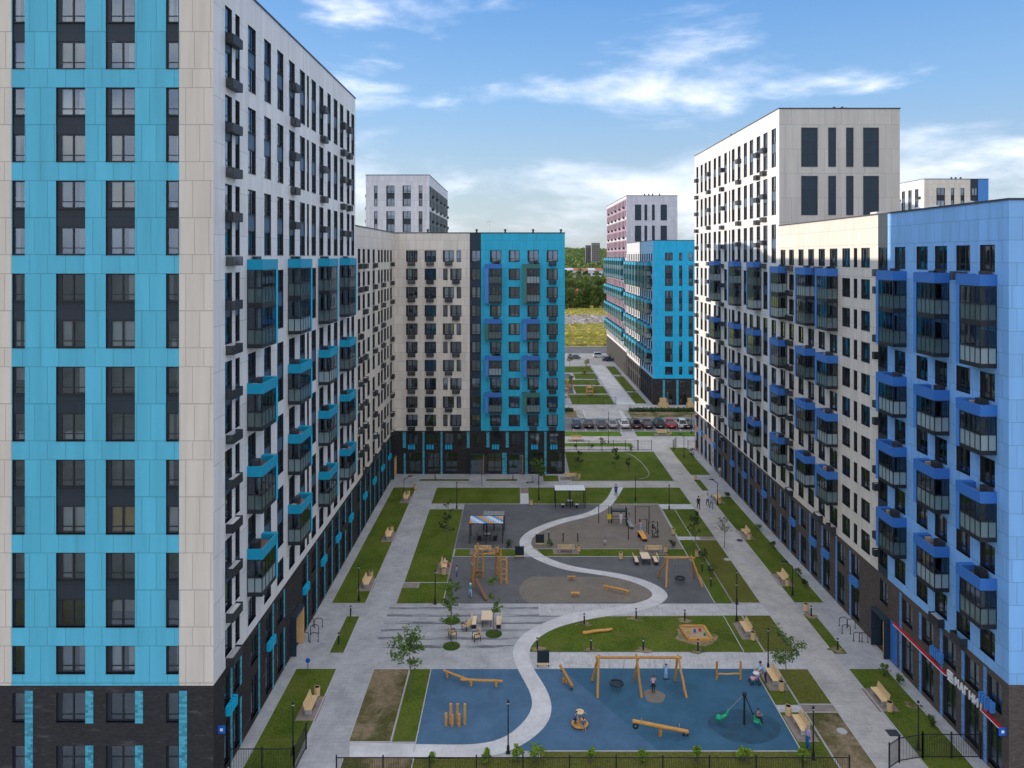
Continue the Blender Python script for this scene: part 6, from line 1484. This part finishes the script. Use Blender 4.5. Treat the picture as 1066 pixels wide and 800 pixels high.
car('hatch', 33.5, 149.3, 0, 'car_black', 'black car half hidden by the right tower corner', gcar)
for x, y, rz, c_, k_, lb in ((18.6,248,1.57,'car_grey','hatch','grey car on the street beyond the next courtyard'),(27.5,252,-1.57,'car_white','suv','white van like car on the far street'),(29.5,243,-1.57,'car_blue','hatch','dark car on the far street by the building corner')): car(k_, x, y, rz, c_, lb, 'cars on the far street')

# ------------------------------------------------------------------ people
def person(label, loc, rz, h=1.72, pose='stand', top='c_white', legs='c_navy', skin='skin', hair='hair_dark', skirt=False, cap=None, cat='person', z=0.0):
    s_ = h/1.72; J = {}
    hipz = .9; 
    if pose == 'sit': hipz = .5
    if pose == 'squat': hipz = .38
    lean = {'lean': .38, 'squat': .28, 'sit': .03, 'walk': .04, 'ride': .1}.get(pose, 0.0)
    J['pel'] = (0,0,hipz); J['abd'] = (0,-lean*.35,hipz+.2); J['che'] = (0,-lean*.8,hipz+.42); J['neck'] = (0,-lean*1.0,hipz+.58); J['chin'] = (0,-lean*1.08-.02,hipz+.66); J['head'] = (0,-lean*1.12-.02,hipz+.76); J['crown'] = (0,-lean*1.12-.01,hipz+.84)
    Rd = dict(pel=(.15,.105), abd=(.13,.095), che=(.165,.11), neck=(.055,.055), chin=(.07,.08), head=(.078,.095), crown=(.055,.065))
    E = [('pel','abd'),('abd','che'),('che','neck'),('neck','chin'),('chin','head'),('head','crown')]
    Z = dict(pel=1, abd=0, che=0, neck=2, chin=2, head=2, crown=2)
    for sx, sd_ in ((-1,'l'),(1,'r')):
        ph = sx if pose == 'walk' else 0
        J['sh'+sd_] = (sx*.185, -lean*.9, hipz+.5)
        if pose in ('sit','ride'): leg = [(sx*.1,-.02,hipz-.02),(sx*.11,-.42,hipz+.02),(sx*.11,-.46,hipz-.36),(sx*.11,-.5,hipz-.43),(sx*.11,-.64,hipz-.46)]
        elif pose == 'squat': leg = [(sx*.1,-.02,hipz-.02),(sx*.15,-.34,hipz+.08),(sx*.13,-.1,.1),(sx*.13,-.12,.04),(sx*.14,-.28,.035)]
        elif pose == 'astride': leg = [(sx*.1,0,hipz-.05),(sx*.14,0,.48),(sx*.15,.04,.1),(sx*.15,.02,.05),(sx*.16,-.13,.035)]
        else: leg = [(sx*.09,0,hipz-.06),(sx*.1,-.03-ph*.17,.49),(sx*.1,.03-ph*.26 if ph > 0 else .03+.3*abs(ph),.1 if ph >= 0 else .14),(sx*.1,.04-ph*.28 if ph > 0 else .05+.32*abs(ph),.045),(sx*.11,-.12-ph*.28 if ph > 0 else -.1+.3*abs(ph),.035)]
        for n_, p, r_ in zip(('hip','kne','ank','hee','toe'), leg, ((.095,.1),(.06,.065),(.042,.045),(.045,.045),(.038,.028))): J[n_+sd_] = p; Rd[n_+sd_] = r_
        if skirt: Rd['kne'+sd_] = (.13,.15)
        if pose == 'lean': arm = [(sx*.2,-.55,hipz+.28),(sx*.17,-.78,hipz+.2)]
        elif pose in ('ride','swing'): arm = [(sx*.26,-.12,hipz+.34),(sx*.2,-.22,hipz+.62)] if pose == 'swing' else [(sx*.25,-.2,hipz+.3),(sx*.16,-.42,hipz+.34)]
        elif pose == 'sit': arm = [(sx*.24,-.05,hipz+.24),(sx*.15,-.28,hipz+.13)]
        elif pose == 'squat': arm = [(sx*.22,-.4,hipz+.28),(sx*.12,-.55,hipz+.08)]
        elif pose == 'reach': arm = [(sx*.25,-.12,hipz+.62),(sx*.2,-.2,hipz+.88)]
        else: arm = [(sx*.25,.02+ph*.1,hipz+.24),(sx*.25,-.06+ph*.24,hipz+.02)]
        J['elb'+sd_], J['wri'+sd_] = arm; d = (Vector(arm[1])-Vector(arm[0])).normalized(); J['pal'+sd_] = tuple(Vector(arm[1])+d*.08); J['fin'+sd_] = tuple(Vector(arm[1])+d*.17)
        J['thu'+sd_] = tuple(Vector(arm[1])+d*.07+Vector((-sx*.05,-.035,0))); J['fib'+sd_] = tuple(Vector(arm[1])+d*.155+Vector((0,-.035,0))); J['fic'+sd_] = tuple(Vector(arm[1])+d*.15+Vector((0,.035,0)))
        Rd.update({'sh'+sd_:(.065,.065),'elb'+sd_:(.04,.042),'wri'+sd_:(.028,.03),'pal'+sd_:(.024,.04),'fin'+sd_:(.011,.012),'thu'+sd_:(.011,.011),'fib'+sd_:(.01,.01),'fic'+sd_:(.01,.01)})
        E += [('che','sh'+sd_),('sh'+sd_,'elb'+sd_),('elb'+sd_,'wri'+sd_),('wri'+sd_,'pal'+sd_),('pal'+sd_,'fin'+sd_),('pal'+sd_,'thu'+sd_),('pal'+sd_,'fib'+sd_),('pal'+sd_,'fic'+sd_),('pel','hip'+sd_),('hip'+sd_,'kne'+sd_),('kne'+sd_,'ank'+sd_),('ank'+sd_,'hee'+sd_),('hee'+sd_,'toe'+sd_)]
        Z.update({'sh'+sd_:0,'elb'+sd_:0,'wri'+sd_:2,'pal'+sd_:2,'fin'+sd_:2,'thu'+sd_:2,'fib'+sd_:2,'fic'+sd_:2,'hip'+sd_:1,'kne'+sd_:1,'ank'+sd_:1,'hee'+sd_:3,'toe'+sd_:3})
    keys = list(J); me = bpy.data.meshes.new('person'); me.from_pydata([tuple(c*s_ for c in J[k_]) for k_ in keys], [(keys.index(a), keys.index(b)) for a, b in E], [])
    ob = bpy.data.objects.new('person', me); COL.objects.link(ob)
    ob.modifiers.new('s', 'SKIN'); sv = me.skin_vertices[0].data
    for i, k_ in enumerate(keys): sv[i].radius = (Rd[k_][0]*s_, Rd[k_][1]*s_); sv[i].use_root = (k_ == 'pel')
    sb = ob.modifiers.new('u', 'SUBSURF'); sb.levels = 1; sb.render_levels = 1
    dg = bpy.context.evaluated_depsgraph_get(); nm = bpy.data.meshes.new_from_object(ob.evaluated_get(dg)); ob.modifiers.clear(); ob.data = nm; bpy.data.meshes.remove(me)
    nm.materials.clear()
    for q in (top, legs, skin, 'c_black'): nm.materials.append(M[q])
    kp = [(Vector(J[k_])*s_, Z[k_]) for k_ in keys]
    for p in nm.polygons:
        p.use_smooth = True; c = p.center; p.material_index = min(kp, key=lambda q: (q[0]-c).length)[1]
    ob.location = (loc[0], loc[1], z); ob.rotation_euler = (0,0,rz); tag(ob, label, cat)
    hd = Vector(J['head'])*s_; m = MB()
    m.blob((hd.x, hd.y+.018*s_, hd.z+.045*s_), .1*s_, .115*s_, .1*s_, 12, 8); 
    if cap: m.lathe([(.17*s_,.02*s_),(.11*s_,.05*s_)], c=(hd.x,hd.y-.03*s_,hd.z), n=12)
    m.build('cap' if cap else 'hair', cap or hair, ob)
    m = MB(); f = -.098*s_; m.blob((hd.x-.032*s_,hd.y+f,hd.z-.01*s_),.011*s_,.008*s_,.009*s_,6,4); m.blob((hd.x+.032*s_,hd.y+f,hd.z-.01*s_),.011*s_,.008*s_,.009*s_,6,4); m.build('eye','c_black',ob)
    m = MB(); m.blob((hd.x,hd.y+f-.008*s_,hd.z-.035*s_),.014*s_,.02*s_,.022*s_,6,4); m.build('nose',skin,ob)
    m = MB(); m.blob((hd.x,hd.y+f+.012*s_,hd.z-.072*s_),.026*s_,.01*s_,.007*s_,6,4); m.build('mouth','c_red',ob)
    return ob
A_ = PI
person('person in violet blue clothes walking away at the top of the curving path', G(641.3,517.5), A_, 1.75, 'walk', 'c_purple', 'c_navy')
person('person in dark clothes walking away on the right walk left of a pair', G(727.2,530.5), A_, 1.72, 'walk', 'c_black', 'c_black')
person('person in white top with dark hair, left of the pair on the right walk', G(736.7,527), 0, 1.68, 'walk', 'c_white', 'c_navy', hair='hair_brown')
person('person in pale blue top, right of the pair on the right walk', G(740.5,529.5), .2, 1.7, 'walk', 'c_sky', 'c_denim')
person('person in white standing by the right tower wall near the far lawns', G(749.5,497), .5, 1.72, 'stand', 'c_white', 'c_grey')
person('child in teal shirt and white cap striding below the climbing frame', G(489.6,621.5), .3, 1.35, 'walk', 'c_teal', 'c_sky', cap='c_white')
person('small child in lilac standing beside the climbing frame bench', G(475.3,600.5), 1.2, 1.15, 'stand', 'c_lilac', 'c_purple')
person('person in white top sitting on the bench left of the climbing frame', (-8.0,81.9), HL, 1.65, 'sit', 'c_white', 'c_red', z=-.03)
person('small child in white cap holding a climbing frame beam', (-4.65,78.0), .1, 1.2, 'reach', 'c_white', 'c_grey', cap='c_white', z=1.05)
person('small child in white crouching alone on the brown fitness ground', G(629,567), .4, 1.1, 'squat', 'c_white', 'c_grey', hair='hair_brown')
person('child in pink top standing on the orange step bench', (14.85,90.6), A_, 1.35, 'stand', 'c_pink', 'c_sky', z=.66)
person('person in white beside the yellow panel fitness station', (13.05,94.8), .2, 1.6, 'stand', 'c_white', 'c_white')
person('person in grey leaning over the slanted exercise bench', (13.75,94.5), .7, 1.6, 'lean', 'c_grey', 'c_black')
person('person in black riding the exercise bike', (16.25,90.6), HL, 1.6, 'ride', 'c_black', 'c_black', z=.33)
person('child in pinkish top and black trousers at the middle seat of the big swing', (10.55,58.35), .1, 1.32, 'swing', 'c_pink', 'c_black', hair='hair_brown', z=.02)
person('child in pale blue clothes on the right seat of the big swing', (11.75,59.4), A_, 1.3, 'swing', 'c_sky', 'c_sky', z=.35)
person('child with blue top kneeling on the left of the carousel', (4.05,54.3), 1.2, 1.2, 'squat', 'c_blue', 'c_navy', z=.2)
person('child in white shoes sitting on the front edge of the carousel', (4.72,53.95), .1, 1.2, 'sit', 'c_denim', 'skin', z=-.13)
person('child without sleeves riding the green spinner seat', (17.3,54.15), .9, 1.2, 'ride', 'skin_tan', 'c_black', z=.1)
w1 = person('woman in blue shirt bending over a pushchair by the blue playground', (19.75,59.7), HR, 1.68, 'lean', 'c_sky', 'c_navy')
person('woman in grey scarf and long blue skirt standing behind the lowest bench', G(841,780), 1.9, 1.66, 'stand', 'c_lilac', 'c_skirt', hair='c_grey', skirt=True)
# pushchair
t = thing('pushchair', 'pushchair with pink seat in front of the bending woman', 'pushchair', (18.85,59.6,0), 0)
for x, y in ((-.35,-.25),(-.35,.25),(.3,-.25),(.3,.25)): m = MB(); m.torus((x,y,.12), .1, .03, axis='y', n=12); m.build('wheel','tyre',t)
m = MB(); m.bar((-.35,-.25,.12),(.6,-.25,1.0),.03); m.bar((-.35,.25,.12),(.6,.25,1.0),.03); m.bar((.3,-.25,.12),(-.1,-.25,.6),.03); m.bar((.3,.25,.12),(-.1,.25,.6),.03); m.tube((.6,-.25,1.0),(.6,.25,1.0),.02,n=6); m.build('frame','dark_metal',t)
m = MB(); m.box(-.3,.15,-.21,.21,.38,.48); m.bar((.12,0,.45),(.3,0,.85),.42,.08,up=(1,0,0)); m.build('seat','c_pink',t); m = MB(); m.blob((.12,0,.85),.28,.24,.14,10,6); m.build('hood','c_white',t)
# scooter left lying by the lawn, far walk
t = thing('kick_scooter', 'parked scooter on the far walk left of the green tree', 'scooter', (*G(552,503),0), .3); m = MB(); m.box(-.45,.4,-.07,.07,.12,.16); m.build('deck','dark_metal',t); m = MB(); m.tube((.42,0,.15),(.3,0,1.0),.025,n=6); m.tube((.3,-.22,1.0),(.3,.22,1.0),.02,n=6); m.build('handle_bar','dark_metal',t)
for x in (-.5,.48): m = MB(); m.torus((x,0,.1),.07,.03,axis='y',n=12); m.build('wheel','tyre',t)
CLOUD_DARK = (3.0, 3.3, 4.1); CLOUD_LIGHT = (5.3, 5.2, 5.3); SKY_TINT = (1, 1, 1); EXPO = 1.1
SKY_GAIN = 3.45
SKY_RAMP = [(0.0, (.50,.60,.69)), (1.0, (.10,.27,.64)), (.07, (.48,.61,.75)), (.2, (.27,.50,.85)), (.34, (.13,.35,.78))]
CLOUD_BANDS = [(0.0, .45), (1.0, .3), (.04, .62), (.10, .74), (.14, .6), (.17, .36), (.215, .52), (.25, .38), (.31, .2), (.42, .3)]
CLOUD_AT = (3.1, 7.7, 1.3)
# ------------------------------------------------------------------ camera, light
cam = bpy.data.cameras.new('camera'); co = bpy.data.objects.new('camera', cam); COL.objects.link(co)
co.location = (0, 0, EYE); co.rotation_euler = (PI/2, 0, 0)
cam.sensor_width = 36; cam.lens = FOC/1066*36; cam.shift_x = -6/1066; cam.shift_y = -133/1066
cam.clip_start = .5; cam.clip_end = 20000
S.camera = co
SUN_EL, SUN_AZ = math.radians(4.0), math.radians(63)     # azimuth measured to the left of straight ahead
sd = Vector((-math.sin(SUN_AZ)*math.cos(SUN_EL), math.cos(SUN_AZ)*math.cos(SUN_EL), math.sin(SUN_EL)))
sl = bpy.data.lights.new('sun', 'SUN'); sl.energy = 2.0; sl.angle = math.radians(.5); sl.color = (1, .87, .74)
so = bpy.data.objects.new('sun', sl); COL.objects.link(so); so.rotation_euler = sd.to_track_quat('Z', 'Y').to_euler(); so.location = (-60, 60, 90)
w = bpy.data.worlds.new('World'); S.world = w; w.use_nodes = True; nt = w.node_tree
bg = nt.nodes['Background']
sky = N(nt, 'ShaderNodeTexSky', sky_type='NISHITA'); sky.sun_disc = False; sky.sun_elevation = SUN_EL; sky.sun_rotation = -SUN_AZ
sky.altitude = 100; sky.air_density = 1.0; sky.dust_density = .6; sky.ozone_density = 2.0
tc = N(nt, 'ShaderNodeTexCoord'); sp = N(nt, 'ShaderNodeSeparateXYZ'); nt.links.new(tc.outputs['Generated'], sp.inputs[0])
def math_(op, a, b=None, c=None, clamp=False):
    n = N(nt, 'ShaderNodeMath', operation=op); n.use_clamp = clamp
    for i, x in enumerate((a, b, c)):
        if x is None: continue
        if isinstance(x, (int, float)): n.inputs[i].default_value = x
        else: nt.links.new(x, n.inputs[i])
    return n.outputs[0]
zz = math_('MAXIMUM', sp.outputs[2], 0.0)
den = math_('ADD', zz, .10)
cu = math_('DIVIDE', sp.outputs[0], den); cv = math_('DIVIDE', sp.outputs[1], den)
cb = N(nt, 'ShaderNodeCombineXYZ'); nt.links.new(math_('MULTIPLY', sp.outputs[0], 2.3), cb.inputs[0]); nt.links.new(math_('MULTIPLY', sp.outputs[1], 2.3), cb.inputs[1]); nt.links.new(math_('MULTIPLY', sp.outputs[2], 7.5), cb.inputs[2])
n1 = N(nt, 'ShaderNodeTexNoise'); setin(n1, Scale=1.5, Detail=9.0, Roughness=.56, Distortion=.25); 
mp = N(nt, 'ShaderNodeMapping'); mp.inputs['Location'].default_value = CLOUD_AT; mp.inputs['Scale'].default_value = (1, 1, 1); nt.links.new(cb.outputs[0], mp.inputs[0]); nt.links.new(mp.outputs[0], n1.inputs['Vector'])
# cover: thicker low down; unseen deck behind and overhead added to light the scene
pr = N(nt, 'ShaderNodeValToRGB'); e = pr.color_ramp.elements       # cloud layers by height above the horizon
for i, (q, c) in enumerate(CLOUD_BANDS):
    x = e[i] if i < 2 else e.new(q)
    x.position = q; x.color = (c, c, c, 1)
nt.links.new(zz, pr.inputs[0]); low = math_('MULTIPLY_ADD', pr.outputs[0], .4, -.2)
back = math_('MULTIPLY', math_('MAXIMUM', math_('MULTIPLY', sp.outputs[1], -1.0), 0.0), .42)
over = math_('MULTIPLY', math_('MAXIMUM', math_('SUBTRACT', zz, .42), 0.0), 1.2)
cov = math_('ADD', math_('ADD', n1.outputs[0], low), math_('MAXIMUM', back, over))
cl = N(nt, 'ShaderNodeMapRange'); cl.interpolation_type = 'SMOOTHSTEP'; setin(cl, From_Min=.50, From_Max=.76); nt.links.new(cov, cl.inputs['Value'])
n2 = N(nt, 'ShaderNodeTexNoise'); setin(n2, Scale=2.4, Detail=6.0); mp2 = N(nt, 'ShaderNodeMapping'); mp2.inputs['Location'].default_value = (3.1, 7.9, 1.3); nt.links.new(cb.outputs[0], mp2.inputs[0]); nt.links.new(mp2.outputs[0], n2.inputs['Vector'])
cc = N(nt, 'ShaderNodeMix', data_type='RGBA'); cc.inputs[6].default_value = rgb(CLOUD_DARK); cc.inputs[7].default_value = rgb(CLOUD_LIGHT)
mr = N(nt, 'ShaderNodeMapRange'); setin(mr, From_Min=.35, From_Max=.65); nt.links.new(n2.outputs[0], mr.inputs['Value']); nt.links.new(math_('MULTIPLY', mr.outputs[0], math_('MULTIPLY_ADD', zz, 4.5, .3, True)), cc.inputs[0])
tint = N(nt, 'ShaderNodeMix', data_type='RGBA', blend_type='MULTIPLY'); tint.inputs[0].default_value = 1; tint.inputs[7].default_value = rgb(SKY_TINT); nt.links.new(sky.outputs[0], tint.inputs[6])
gr = N(nt, 'ShaderNodeValToRGB'); e = gr.color_ramp.elements
for i, (q, c) in enumerate(SKY_RAMP):
    x = e[i] if i < 2 else e.new(q)
    x.position = q; x.color = rgb(c)
nt.links.new(zz, gr.inputs[0])
sc_ = N(nt, 'ShaderNodeMix', data_type='RGBA', blend_type='MULTIPLY'); sc_.inputs[0].default_value = 1; sc_.inputs[7].default_value = (SKY_GAIN,)*3+(1,); nt.links.new(gr.outputs[0], sc_.inputs[6])
bl = N(nt, 'ShaderNodeMix', data_type='RGBA'); bl.inputs[0].default_value = .82; nt.links.new(tint.outputs[2], bl.inputs[6]); nt.links.new(sc_.outputs[2], bl.inputs[7]); tint = bl
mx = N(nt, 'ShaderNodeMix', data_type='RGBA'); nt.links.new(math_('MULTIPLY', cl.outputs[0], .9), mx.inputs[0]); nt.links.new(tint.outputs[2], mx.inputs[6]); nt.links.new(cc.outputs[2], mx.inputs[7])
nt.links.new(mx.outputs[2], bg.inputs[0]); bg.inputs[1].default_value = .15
S.view_settings.view_transform = 'Standard'; S.view_settings.look = 'None'; S.view_settings.gamma = 1; S.view_settings.exposure = EXPO
S.cycles.max_bounces = 8; S.cycles.transparent_max_bounces = 12; S.cycles.diffuse_bounces = 4; S.cycles.glossy_bounces = 3
S.cycles.use_adaptive_sampling = True; S.cycles.adaptive_threshold = .02; S.cycles.use_denoising = True
S.cycles.sample_clamp_indirect = 4
